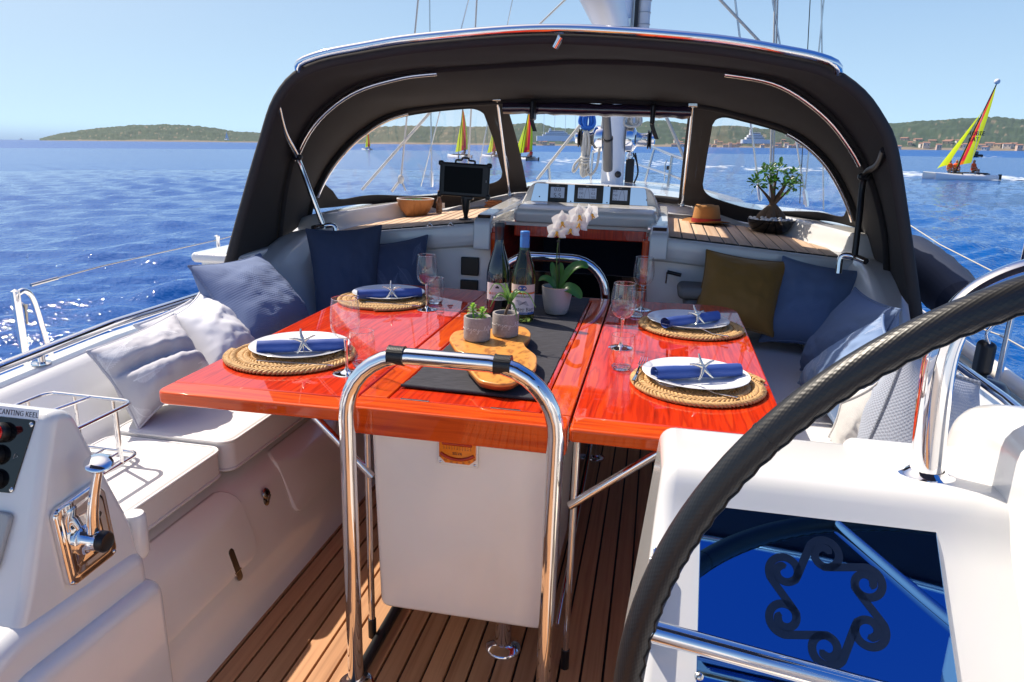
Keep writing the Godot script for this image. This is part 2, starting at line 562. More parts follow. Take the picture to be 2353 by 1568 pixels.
	gl.transparency = BaseMaterial3D.TRANSPARENCY_ALPHA; gl.refraction_enabled = true; gl.refraction_scale = 0.05
	var gp := mat("glass_wall", lin(1, 1, 1, 0.0), 0.0)
	gp.transparency = BaseMaterial3D.TRANSPARENCY_ALPHA; gp.metallic_specular = 0.5
	var gg := mat("green_glass", lin(.42, .50, .10, 0.0), 0.0)
	gg.transparency = BaseMaterial3D.TRANSPARENCY_ALPHA; gg.refraction_enabled = true; gg.refraction_scale = 0.05
	coat(mat("dark_glass", lin(.003, .004, .010), 0.04), 1.0, 0.0)
	var vin := mat("vinyl", lin(.80, .78, .86, 0.05), 0.02)
	vin.transparency = BaseMaterial3D.TRANSPARENCY_ALPHA
	coat(mat("vinyl_roll", lin(.035, .022, .05), 0.15), 1.0, 0.05)
	mat("smear", lin(.8, .8, .84, 0.12), 0.5).transparency = BaseMaterial3D.TRANSPARENCY_ALPHA
	mat("amber", lin(.80, .20, .010), 0.1)
	coat(M.amber, 1.0, 0.02)
	mat("amber_dark", lin(.42, .030, .003), 0.1)
	mat("print_brown", lin(.09, .012, .004), 0.6)
	mat("print_black", lin(.012, .012, .02), 0.6)
	mat("print_blue", lin(.02, .09, .30), 0.5)
	mat("print_orange", lin(.66, .16, .02), 0.5)
	mat("paper", lin(.66, .64, .62), 0.7)
	mat("paper_cream", lin(.62, .53, .43), 0.7)
	mat("capsule_blue", lin(.045, .19, .52), 0.4)
	mat("capsule_black", lin(.010, .012, .018), 0.3)
	mat("helm_panel", lin(.10, .27, .56), 0.015, 1.0)
	mat("emblem", lin(.004, .010, .030), 0.3)
	mat("mirror_panel", lin(.80, .82, .84), 0.03, 1.0)
	var lcd := mat("lcd", lin(.18, .22, .32), 0.2)
	lcd.emission_enabled = true; lcd.emission = lin(.16, .22, .36); lcd.emission_energy_multiplier = 0.35
	mat("pearl", lin(.72, .70, .62), 0.25, 0.75)
	# plants
	for q in [["leaf_orchid", C(.030, .115, .014)], ["leaf_bonsai", C(.030, .105, .012)], ["leaf_aloe", C(.095, .20, .060)], ["leaf_succulent", C(.20, .36, .075)], ["stem", C(.05, .11, .02)]]:
		var m := mat(q[0], lin(q[1].r, q[1].g, q[1].b), 0.35)
		m.backlight_enabled = true; m.backlight = lin(q[1].r * 1.6, q[1].g * 1.6, q[1].b)
	var pet := mat("petal", lin(.80, .80, .80), 0.55)
	pet.backlight_enabled = true; pet.backlight = lin(.95, .95, .92)
	mat("petal_heart", lin(.70, .38, .03), 0.6)
	tex(mat("bark", lin(1, 1, 1), 0.85), noise_tex(0.05, [C(.055, .035, .022), C(.15, .10, .065), C(.10, .065, .04)], 256, 4, 1, 0.4, 81), Vector3(6, 6, 6))
	mat("soil", lin(.05, .03, .02), 0.95)
	mat("bark_chip", lin(.22, .10, .05), 0.9)
	mat("pebble", lin(.66, .66, .68), 0.5)
	mat("pepper", lin(.20, .10, .05), 0.9)
	mat("cork", lin(.42, .26, .14), 0.9)
	mat("brown_leather", lin(.26, .10, .035), 0.5)
	# far
	mat("sail_yellow", lin(.60, .72, .03), 0.7); mat("sail_orange", lin(.85, .20, .02), 0.7); mat("sail_red", lin(.72, .025, .06), 0.7)
	for k in ["sail_yellow", "sail_orange", "sail_red"]:
		M[k].backlight_enabled = true; M[k].backlight = M[k].albedo_color
	mat("hull_white", lin(.72, .72, .72), 0.3)
	mat("life_jacket", lin(.80, .10, .01), 0.7)
	mat("life_jacket_red", lin(.65, .02, .02), 0.7)
	mat("skin", lin(.42, .22, .15), 0.6)
	mat("dark_clothes", lin(.03, .03, .04), 0.8)
	mat("hair", lin(.02, .014, .01), 0.8)
	mat("ship_window", lin(.05, .06, .08), 0.3)
	for q in [["house_cream", C(.62, .52, .42)], ["house_pink", C(.58, .40, .31)], ["house_ochre", C(.62, .46, .29)], ["house_white", C(.62, .58, .54)], ["roof_tile", C(.30, .15, .10)]]:
		mat(q[0], lin(q[1].r, q[1].g, q[1].b), 0.85)
	var foam := mat("foam", lin(.50, .57, .64), 0.7)

func _ready() -> void:
	rng.seed = 7
	cam_basis = Basis.from_euler(Vector3(deg_to_rad(-15.3), deg_to_rad(10.9), deg_to_rad(1.7)))
	# ---- camera, sky, sun, exposure
	var cam := Camera3D.new()
	cam.name = "camera"
	add_child(cam)
	cam.fov = rad_to_deg(2 * atan(PH / 2 / FOCAL))
	cam.near = 0.05
	cam.far = 20000.0
	cam.transform = Transform3D(cam_basis, EYE)
	cam.current = true
	var env := Environment.new()
	env.background_mode = Environment.BG_SKY
	var sm := ProceduralSkyMaterial.new()
	sm.sky_top_color = lin(.011, .090, .40)
	sm.sky_horizon_color = lin(.49, .71, .87)
	sm.sky_curve = 0.24
	sm.ground_bottom_color = lin(.03, .09, .22)
	sm.ground_horizon_color = lin(.45, .60, .80)
	sm.sun_angle_max = 90.0
	sm.sun_curve = 0.36
	sm.sky_energy_multiplier = 1.0
	env.sky = Sky.new()
	env.sky.sky_material = sm
	env.tonemap_mode = Environment.TONE_MAPPER_LINEAR
	env.tonemap_exposure = 1.3
	env.sdfgi_enabled = true; env.ssao_enabled = true; env.ssil_enabled = true
	env.volumetric_fog_enabled = true   # the haze itself is a FogVolume out over the water
	env.volumetric_fog_density = 0.0
	var we := WorldEnvironment.new()
	we.name = "world_environment"
	we.environment = env
	add_child(we)
	var sun := DirectionalLight3D.new()
	sun.name = "sun"
	sun.light_energy = 1.6
	sun.light_color = Color(1.0, 0.955, 0.89)
	sun.light_angular_distance = 0.53
	sun.shadow_enabled = true
	add_child(sun)
	sun.look_at_from_position(Vector3(-7.3, 10.0, -3.4), Vector3.ZERO)
	# ---- the rest
	sea_origin = EYE - SEA_UP * SEA_DROP
	var zz := (Vector3.BACK - SEA_UP * SEA_UP.z).normalized()
	sea_basis = Basis(SEA_UP.cross(zz), SEA_UP, zz)
	make_materials()
	build_sea()
	build_shores()
	build_haze()
	build_floor()
	build_hull()
	build_seats()
	build_helm_seat()
	build_cabin()
	build_sprayhood()
	build_table()
	build_pillows()
	build_place_settings()
	build_table_things()
	build_cabin_things()
	build_rig()
	build_helm()
	build_rails()
	build_boats()

# ---------------------------------------------------------------- sea and land
var swell := []
func wave(x: float, z: float, f: FastNoiseLite, gap: float) -> float:
	# wind sea: many trains round one direction with sharpened crests, rising and dying in groups
	var h := 0.0
	var grp := 0.75 + 0.9 * f.get_noise_2d(x * 0.8, z * 0.8)
	for w in swell:
		var k: float = clampf(w[4] / gap / 3.0 - 0.5, 0, 1)
		if k <= 0.0: continue
		h += w[0] * k * grp * exp(1.6 * (sin(x * w[1] + z * w[2] + w[3] + 1.7 * f.get_noise_2d(x * w[5], z * w[5] + w[3] * 9)) - 1.0))
	return h
func build_sea() -> void:
	var f := FastNoiseLite.new()
	f.seed = 11; f.frequency = 0.055; f.fractal_octaves = 2
	var g := RandomNumberGenerator.new()
	g.seed = 77
	for k in 15:
		var l: float = 2.5 * pow(0.83, k)
		var d := 1.15 + g.randfn(0, 0.55)
		swell.append([0.036 * pow(l, 0.92), TAU / l * cos(d), TAU / l * sin(d), g.randf() * TAU, l, 2.2 / sqrt(l)])
	var angs := []
	for k in 760: angs.append(deg_to_rad(-46.0 + 92.0 * k / 759))
	for k in range(1, 110): angs.append(deg_to_rad(46.0 + 268.0 * k / 110))
	var radii := []
	var r := 2.2
	while r < 5000.0:
		radii.append(r)
		r *= 1.0118 if r < 700 else 1.08
	var b := MB.new()
	var turn := deg_to_rad(-10.9)
	var rows := []
	for i in radii.size():
		var row := PackedVector3Array()
		var rr: float = radii[i]
		var gap := rr * 0.0118
		for a in angs:
			var o: float = a + turn
			var x := rr * sin(o)
			var z := -rr * cos(o)
			var h := wave(x, z, f, gap) if rr < 900.0 and absf(a) < 1.6 else 0.0
			row.append(sea_origin + sea_basis * Vector3(x, h * minf(1.0, 700.0 / rr), z))
		rows.append(row)
	# near water, then two belts where the chop is too fine to tell apart and only roughens the surface
	var f2 := FastNoiseLite.new()
	f2.seed = 3; f2.frequency = 0.02; f2.fractal_octaves = 4
	var img := f2.get_seamless_image(512, 512)
	img.convert(Image.FORMAT_RGBA8)
	img.bump_map_to_normal_map(7.0)
	var nt := ImageTexture.create_from_image(img)
	var sea: Node3D = null
	var cut := [0, 0, 0, rows.size() - 1]
	for i in radii.size():
		if radii[i] < 70.0: cut[1] = i
		if radii[i] < 260.0: cut[2] = i
	for k in 3:
		var part_rows := rows.slice(cut[k], cut[k + 1] + 1)
		var pb := MB.new()
		pb.grid(part_rows, Vector3.UP, true)
		var w := mat("water%d" % k, lin(.0008, .075, .29), [0.05, 0.16, 0.32][k])
		w.metallic_specular = 0.30
		w.normal_enabled = true
		w.normal_texture = nt
		w.normal_scale = 0.8
		w.uv1_triplanar = true; w.uv1_world_triplanar = true
		w.uv1_scale = Vector3(0.38, 0.38, 0.62)
		if k == 0: sea = setting("sea", pb, w, "choppy deep blue sea all round the yacht", "structure", "sea")
		else: part("water_belt", pb, w, sea)

func ridge(called: String, label: String, line: Array, dist: float, back: float, sd: int, cols: int, shore: float) -> void:
	# line: pixels of the skyline; the shore lies on the water at "dist", the crest "back" metres behind it
	var f := FastNoiseLite.new()
	f.seed = sd; f.frequency = 0.02; f.fractal_octaves = 4
	var b := MB.new()
	b.colored = true
	var sky_pts := resample(line, cols)
	var wide_m: float = (line[line.size() - 1].x - line[0].x) / FOCAL * dist
	var rows := []
	var nr := 26
	for i in nr:
		var row := []
		var t := float(i) / (nr - 3)
		for j in cols:
			var p: Vector2 = sky_pts[j]
			var top := on_dist(p.x, p.y, dist + back)
			var foot := on_dist(p.x, p.y, dist)
			var local_top := sea_basis.inverse() * (top - sea_origin)
			var local_foot := sea_basis.inverse() * (foot - sea_origin)
			var h := maxf(local_top.y, 0.5)
			var q: Vector3
			var lat := j * wide_m / cols
			var rough := f.get_noise_2d(lat * 0.35 + sd * 13, i * 9.0)
			var rough2 := f.get_noise_2d(lat * 2.6, i * 61.0 + 500)
			if t <= 1.0:
				q = Vector3(lerpf(local_foot.x, local_top.x, t), 0, lerpf(local_foot.z, local_top.z, t))
				q.y = h * (0.02 + 0.98 * sin(t * PI / 2) ** 1.25) + (rough * h * 0.14 + rough2 * 3.0) * minf(1, t * 5) - (2.0 if i == 0 else 0.0)
			else:
				q = local_top + (local_top - local_foot).normalized() * (t - 1) * back * 2
				q.y = h * (1 - (t - 1) * 9)
			row.append(sea_origin + sea_basis * q)
		rows.append(row)
	b.grid(rows, Vector3.UP)
	for i in nr:
		for j in cols:
			var n1 := f.get_noise_2d(j * wide_m / cols * 1.3 + 90, i * 31.0 + sd)
			var n2 := f.get_noise_2d(j * wide_m / cols * 2.0, i * 70.0 + sd * 7)
			var col := Color(.017, .043, .020).lerp(Color(.040, .068, .032), clampf(0.5 + n1, 0, 1))
			if n2 > 0.45: col = Color(.16, .13, .085)
			if i <= 1: col = Color(.20, .16, .11)
			b.c[i * cols + j] = col
	var m := mat("land_" + called, Color.WHITE, 0.95)
	m.vertex_color_use_as_albedo = true
	setting(called, b, m, label, "structure", "hill")

func build_shores() -> void:
	var head := [Vector2(90, 319), Vector2(133, 309), Vector2(197, 298), Vector2(267, 292), Vector2(300, 289), Vector2(357, 287), Vector2(423, 289), Vector2(467, 293), Vector2(533, 302), Vector2(605, 307), Vector2(640, 312), Vector2(665, 319)]
	ridge("headland", "low wooded headland lying alone beyond the open sea", head, 2300, 500, 5, 420, 1)
	var mid := [Vector2(620, 316), Vector2(700, 303), Vector2(830, 294), Vector2(900, 290), Vector2(1000, 292), Vector2(1080, 294), Vector2(1150, 291), Vector2(1245, 285), Vector2(1268, 293), Vector2(1330, 298), Vector2(1400, 294), Vector2(1440, 288), Vector2(1468, 283), Vector2(1505, 279), Vector2(1568, 286), Vector2(1616, 293), Vector2(1683, 290), Vector2(1769, 297), Vector2(1823, 303), Vector2(1900, 308), Vector2(1990, 320)]
	ridge("far_shore_hill", "long wooded shore seen through the sprayhood windows", mid, 1700, 500, 9, 900, 1)
	var right := [Vector2(1900, 318), Vector2(1980, 296), Vector2(2053, 285), Vector2(2136, 280), Vector2(2203, 275), Vector2(2270, 273), Vector2(2353, 274), Vector2(2480, 272), Vector2(2700, 290)]
	ridge("wooded_hill", "green wooded hill with houses along its shore", right, 1250, 420, 14, 420, 1)
	# houses along the water
	var g := RandomNumberGenerator.new()
	g.seed = 31
	var walls := ["house_cream", "house_pink", "house_ochre", "house_white"]
	var says := ["cream", "pinkish", "ochre", "white"]
	var zones := [[1545, 1600, 20, 1690, "harbour town behind the mast winch"], [1625, 1960, 36, 1690, "distant harbour front past the bonsai"], [2058, 2353, 22, 1240, "shore below the wooded hill"], [1180, 1320, 10, 1690, "far shore behind the small sailing catamarans"]]
	for zn in zones:
		for k in zn[2]:
			var px: float = lerpf(zn[0], zn[1], (k + g.randf_range(0.1, 0.9)) / zn[2])
			var up: float = g.randf() ** 2.0 * (10.0 if zn[3] < 2000 else 7.0)
			var d: float = zn[3] + up * 14
			var foot := on_dist(px, 330, d)
			var q: Vector3 = sea_basis.inverse() * (foot - sea_origin)
			q.y = up * 1.5
			var wd := g.randf_range(6, 12)
			var hh := g.randf_range(3.5, 7)
			var dp := g.randf_range(7, 11)
			var w := randi_range_of(g, 0, 3)
			var xf := Transform3D(sea_basis * Basis(Vector3.UP, -atan2(q.x, -q.z) + g.randf_range(-0.4, 0.4)), sea_origin + sea_basis * q)
			var t := thing("house", "small " + says[w] + " house with a tiled roof on the " + zn[4], "house", xf.origin, "houses on the " + zn[4])
			t.basis = xf.basis
			part("wall", boxed(Vector3(wd, hh + 4, dp), 0.05, T(Vector3(0, hh / 2 - 2, 0)), 1), M[walls[w]], t)
			var rf := MB.new()
			var e := 0.5
			var a := [Vector3(-wd / 2 - e, hh, -dp / 2 - e), Vector3(wd / 2 + e, hh, -dp / 2 - e), Vector3(wd / 2 + e, hh, dp / 2 + e), Vector3(-wd / 2 - e, hh, dp / 2 + e), Vector3(-wd / 2 - e, hh + 1.5, 0), Vector3(wd / 2 + e, hh + 1.5, 0)]
			rf.flat_quad(a[0], a[1], a[5], a[4], Vector3(0, 1, -1)); rf.flat_quad(a[3], a[2], a[5], a[4], Vector3(0, 1, 1))
			rf.flat_tri(a[0], a[3], a[4], Vector3.LEFT); rf.flat_tri(a[1], a[2], a[5], Vector3.RIGHT)
			part("roof", rf, M.roof_tile, t)
			for s in [-0.28, 0.28]:
				part("window", boxed(Vector3(1.3, 1.8, 0.2), 0.02, T(Vector3(s * wd, hh * 0.55, dp / 2)), 1), M.ship_window, t)
func build_haze() -> void:
	var fv := FogVolume.new()
	fv.name = "sea_haze"
	fv.shape = RenderingServer.FOG_VOLUME_SHAPE_BOX
	fv.size = Vector3(5200, 170, 650)
	var fm := FogMaterial.new()
	fm.density = 0.00014
	fm.albedo = lin(.62, .78, .98)
	fv.material = fm
	add_child(fv)
	var fwd := Vector3(-sin(deg_to_rad(10.9)), 0, -cos(deg_to_rad(10.9)))
	fv.transform = Transform3D(Basis(Vector3.UP, deg_to_rad(10.9)), EYE + fwd * 780 + Vector3(0, 60, 0))
	fv.set_meta("kind", "stuff"); fv.set_meta("label", "thin blue haze lying over the distant water"); fv.set_meta("category", "haze")
func randi_range_of(g: RandomNumberGenerator, a: int, b: int) -> int:
	return g.randi_range(a, b)

# ---------------------------------------------------------------- floor
func plank_mesh(size: Vector3, r: float, shift: Vector2) -> ArrayMesh:
	var b := MB.new()
	b.rbox(size, r, Transform3D.IDENTITY, 1)
	for i in b.uv.size(): b.uv[i] += shift
	return b.commit()
func build_floor() -> void:
	var base := boxed(Vector3(1.30, 0.03, 4.6), 0.002, T(Vector3(0, -0.021, -1.2)), 1)
	var o := setting("cockpit_floor", base, M.caulk, "teak planked cockpit floor with dark caulked seams", "structure", "floor")
	var ms := []
	for k in 8: ms.append(plank_mesh(Vector3(0.049, 0.018, 4.58), 0.0012, Vector2(k * 0.37, k * 0.613)))
	for k in 23:
		var x := (k - 11) * 0.0555
		part("plank", ms[(k * 5) % 8], M["teak%d" % ((k * 7 + k / 3) % 4)], o, T(Vector3(x, -0.004, -1.2)))
	# the raised track beside the table
	var tr := single("floor_track", boxed(Vector3(0.028, 0.022, 1.9), 0.008, T(Vector3(-0.235, 0.017, -2.1))), M.black_metal, "dark metal track running along the teak floor beside the table foot", "track")

# ---------------------------------------------------------------- hull, deck and coamings
func sweep_profile(prof_at: Callable, zs: Array, side: Vector3, us := 1.0) -> MB:
	var b := MB.new()
	var rows := []
	for z in zs: rows.append(prof_at.call(z))
	b.grid(rows, side)
	return b
func zrange(a: float, c: float, count: int) -> Array:
	var out := []
	for k in count: out.append(lerpf(a, c, float(k) / (count - 1)))
	return out
func rounded(pts: Array, r, seg := 4) -> Array:   # open polyline of Vector2 with rounded inner corners
	var out := [pts[0]]
	for i in range(1, pts.size() - 1):
		var p: Vector2 = pts[i]
		var a: Vector2 = pts[i - 1] - p
		var b: Vector2 = pts[i + 1] - p
		var rr: float = r[i] if r is Array else r
		var d := minf(rr, minf(a.length(), b.length()) * 0.49)
		for k in seg + 1:
			var t := float(k) / seg
			out.append((p + a.normalized() * d).lerp(p, t).lerp(p.lerp(p + b.normalized() * d, t), t))
	out.append(pts[pts.size() - 1])
	return out
func coaming_top(z: float) -> float:
	return 0.62 + 0.03 * clampf(-(z + 1.4) / 0.6, 0, 1) + 0.20 * smoothstep(-2.6, -3.35, z)
func coaming_profile(z: float, s: float) -> Array:
	var top := coaming_top(z)
	var flat := rounded([Vector2(1.07, 0.30), Vector2(1.09, 0.45), Vector2(1.285, top), Vector2(1.43, top - 0.005), Vector2(1.50, 0.28)], [0, 0.05, 0.03, 0.06, 0], 5)
	var out := []
	for p in flat: out.append(Vector3(s * p.x, p.y, z))
	return out
func build_hull() -> void:
	# outer shell and side decks
	for s in [-1.0, 1.0]:
		var where := "port" if s < 0 else "starboard"
		var t := thing("side_deck", "cream " + where + " side deck of the yacht with a raised toe rail", "deck")
		var deck := MB.new()
		var rows := []
		var rail := []
		var hull_rows := []
		for z in zrange(2.0, -11.5, 28):
			var half: float = 1.98 if z > -4.5 else 1.98 * sqrt(maxf(0.0, 1.0 - pow((-4.5 - z) / 7.4, 2.0)))
			var y: float = 0.31 + 0.05 * maxf(0.0, -(z + 1.5)) * 0.5
			rows.append([Vector3(s * minf(1.05, half * 0.6), y - 0.0, z), Vector3(s * (half * 0.5 + 0.5), y, z), Vector3(s * half, y - 0.02, z)])
			rail.append(Vector3(s * (half - 0.03), y + 0.03, z))
			hull_rows.append([Vector3(s * half, y - 0.02, z), Vector3(s * half * 0.97, -0.4, z), Vector3(s * half * 0.82, -1.6, z)])
		deck.grid(rows, Vector3.UP)
		part("deck", deck, M.deck_paint, t)
		var hl := MB.new()
		hl.grid(hull_rows, Vector3(s, 0, 0))
		part("topside", hl, M.gelcoat, t)
		part("toe_rail", tubes(rail, 0.035, 8), M.gelcoat_cream, t)
		# coaming
		var c := thing("cockpit_coaming", "white moulded " + where + " cockpit coaming behind the seat cushions", "coaming")
		part("moulding", sweep_profile(func(z): return coaming_profile(z, s), zrange(0.9, -3.46, 40), Vector3(-s, 1, 0)), M.gelcoat, c)
	# foredeck
	var fd := MB.new()
	var rows2 := []
	for z in zrange(-4.4, -11.3, 20):
		var half: float = 2.0 if z > -4.5 else 2.0 * sqrt(maxf(0.0, 1.0 - pow((-4.5 - z) / 7.4, 2.0)))
		var roof: float = 0.52 * smoothstep(-8.6, -6.9, z)
		var y: float = 0.33 + 0.05 * maxf(0.0, -(z + 1.5)) * 0.5
		var w: float = minf(1.15, half * 0.7)
		rows2.append([Vector3(-half, y, z), Vector3(-w - 0.15, y, z), Vector3(-w, y + roof * 0.8, z), Vector3(-w * 0.6, y + roof, z), Vector3(0, y + roof + 0.03, z), Vector3(w * 0.6, y + roof, z), Vector3(w, y + roof * 0.8, z), Vector3(w + 0.15, y, z), Vector3(half, y, z)])
	fd.grid(rows2, Vector3.UP)
	single("foredeck", fd, M.gelcoat, "white coachroof and foredeck running forward under the mast", "deck")

# the helm seat behind the camera: white and in full sun, it throws light back into the cockpit
func build_helm_seat() -> void:
	var t := thing("helm_bench", "white moulded helm bench across the stern behind the wheel", "bench")
	part("base", boxed(Vector3(3.0, 0.46, 0.75), 0.04, T(Vector3(0, 0.22, 1.55)), 3), M.gelcoat, t)
	part("backrest", boxed(Vector3(3.0, 0.62, 0.10), 0.04, Transform3D(Basis(Vector3.RIGHT, 0.35), Vector3(0, 0.70, 1.98)), 3), M.gelcoat, t)
	part("aft_deck", boxed(Vector3(3.6, 0.10, 1.6), 0.03, T(Vector3(0, 0.60, 2.85)), 2), M.deck_paint, t)
# ---------------------------------------------------------------- seats
func locker_profile(s: float) -> Array:
	return rounded([Vector2(0.585, -0.01), Vector2(0.615, 0.05), Vector2(0.70, 0.335), Vector2(0.84, 0.375), Vector2(1.10, 0.375)], [0, 0.03, 0.085, 0.02, 0], 6)
func locker_at(h: float) -> Vector2:   # point of the face at height h
	var p := locker_profile(1)
	for i in p.size() - 1:
		if p[i + 1].y >= h and p[i + 1].y > p[i].y:
			return p[i].lerp(p[i + 1], clampf((h - p[i].y) / (p[i + 1].y - p[i].y), 0, 1))
	return p[p.size() - 1]
func face_patch(s: float, z0: float, z1: float, h0: float, h1: float, lift: float, r: float) -> MB:
	# a lid lying on the locker face: rounded rectangle in (z, height)
	var b := MB.new()
	var ring := round_rect(z0, h0, z1, h1, r, 4)
	var mid := Vector2((z0 + z1) / 2, (h0 + h1) / 2)
	var rows := []
	for k in 7:
		var row := []
		for p in ring:
			var q: Vector2 = mid.lerp(p, float(mini(k, 5)) / 5.0)
			var f := locker_at(q.y)
			var out := lift if k < 5 else (lift - 0.003 if k == 5 else -0.004)
			if k == 4: q = mid.lerp(p, 0.985); f = locker_at(q.y)
			row.append(Vector3(s * (f.x - out * 0.96), f.y + out * 0.28, q.x))
		rows.append(row)
	b.grid(rows, Vector3(-s, 0.3, 0), true)
	return b
func build_seats() -> void:
	for s in [-1.0, 1.0]:
		var where := "port" if s < 0 else "starboard"
		var t := thing("seat_locker", "cream moulded locker under the " + where + " cockpit seat", "locker")
		part("body", sweep_profile(func(z):
			var o := []
			for p in locker_profile(s): o.append(Vector3(s * p.x, p.y, z))
			return o, zrange(0.6, -3.45, 30), Vector3(-s, 1, 0)), M.gelcoat_cream, t)
		for q in [[-1.66, -1.10, 0.150, 0.345, 0.045], [-2.36, -1.88, 0.150, 0.345, 0.03], [-3.1, -2.55, 0.150, 0.345, 0.03]]:
			part("hatch_lid", face_patch(s, q[0], q[1], q[2], q[3], 0.010, q[4]), M.gelcoat_cream, t)
		if s < 0:
			# hinge, turn latch and hook seen on the port locker
			var f := locker_at(0.17)
			var hn := MB.new()
			hn.slab(round_rect(-0.012, -0.05, 0.012, 0.045, 0.011), 0, 0.004, 0.001, Transform3D(Basis(Vector3(0, 0, -1), Vector3(0.96, 0.28, 0), Vector3(-0.28, 0.96, 0)), Vector3(-f.x + 0.004, f.y + 0.01, -1.545)))
			var h := part("hinge", hn, M.dark_steel, t)
			part("pin", tubes([Vector3(-f.x + 0.01, f.y - 0.012, -1.53), Vector3(-f.x + 0.01, f.y - 0.012, -1.56)], 0.005, 8), M.steel, h)
			f = locker_at(0.262)
			var la := MB.new()
			la.lathe([Vector2(0, 0.006), Vector2(0.012, 0.006), Vector2(0.017, 0.002), Vector2(0.018, 0)], 18, Transform3D(Basis(Vector3(0, 0, -1), Vector3(0.96, 0.28, 0), Vector3(-0.28, 0.96, 0)), Vector3(-f.x + 0.004, f.y + 0.012, -1.77)))
			la.lathe([Vector2(0, 0.006), Vector2(0.012, 0.006), Vector2(0.017, 0.002), Vector2(0.018, 0)], 18, Transform3D(Basis(Vector3(0, 0, -1), Vector3(0.96, 0.28, 0), Vector3(-0.28, 0.96, 0)), Vector3(-f.x + 0.000, f.y - 0.012, -1.77)))
			la.rbox(Vector3(0.006, 0.02, 0.012), 0.002, Transform3D(Basis(Vector3(0, 0, 1), -0.28), Vector3(-f.x + 0.012, f.y, -1.77)))
			part("latch", la, M.dark_steel, t)
			f = locker_at(0.13)
			part("hook", tubes([Vector3(-f.x + 0.004, f.y + 0.06, -2.23), Vector3(-f.x + 0.012, f.y + 0.02, -2.235), Vector3(-f.x + 0.006, f.y - 0.02, -2.25)], 0.005, 8), M.dark_steel, t)
	# seat cushions
	var spans := [[-1.0, -0.55, -1.665, 0.0, "near the port console, its piped corner showing"], [-1.0, -1.675, -2.5, 0.012, "under the edge of the red table leaf on the port side"], [-1.0, -2.51, -3.40, 0.012, "under the dark pillows in the port corner"], [1.0, -0.5, -2.06, 0.0, "beside the starboard helm pedestal"], [1.0, -2.068, -3.40, 0.0, "under the mustard pillow on the starboard side"]]
	for q in spans:
		var s: float = q[0]
		var c := thing("seat_cushion", "off-white piped seat cushion " + q[4], "cushion")
		var x0: float = 0.735 - q[3] * 1.2
		var b := MB.new()
		var out := round_rect(minf(q[1], q[2]), x0, maxf(q[1], q[2]), 1.09, 0.035, 4)
		var outline := []
		for p in out: outline.append(Vector2(s * p.y, p.x))
		b.slab(outline, 0.378, 0.462 + q[3], 0.016, Transform3D.IDENTITY, 4)
		# a slightly crowned top
		for i in b.v.size():
			if b.v[i].y > 0.44:
				var e := minf(minf(absf(absf(b.v[i].x) - x0), absf(absf(b.v[i].x) - 1.09)), minf(absf(b.v[i].z - q[1]), absf(b.v[i].z - q[2])))
				b.v[i].y += 0.010 * smoothstep(0.0, 0.12, e)
		part("cover", b, M.cushion, c)
		for hh in [0.457 + q[3], 0.385]:
			var pipe := []
			for p in outline: pipe.append(Vector3(p.x, hh, p.y))
			part("piping", tubes(pipe, 0.0045, 6, true), M.cushion, c)

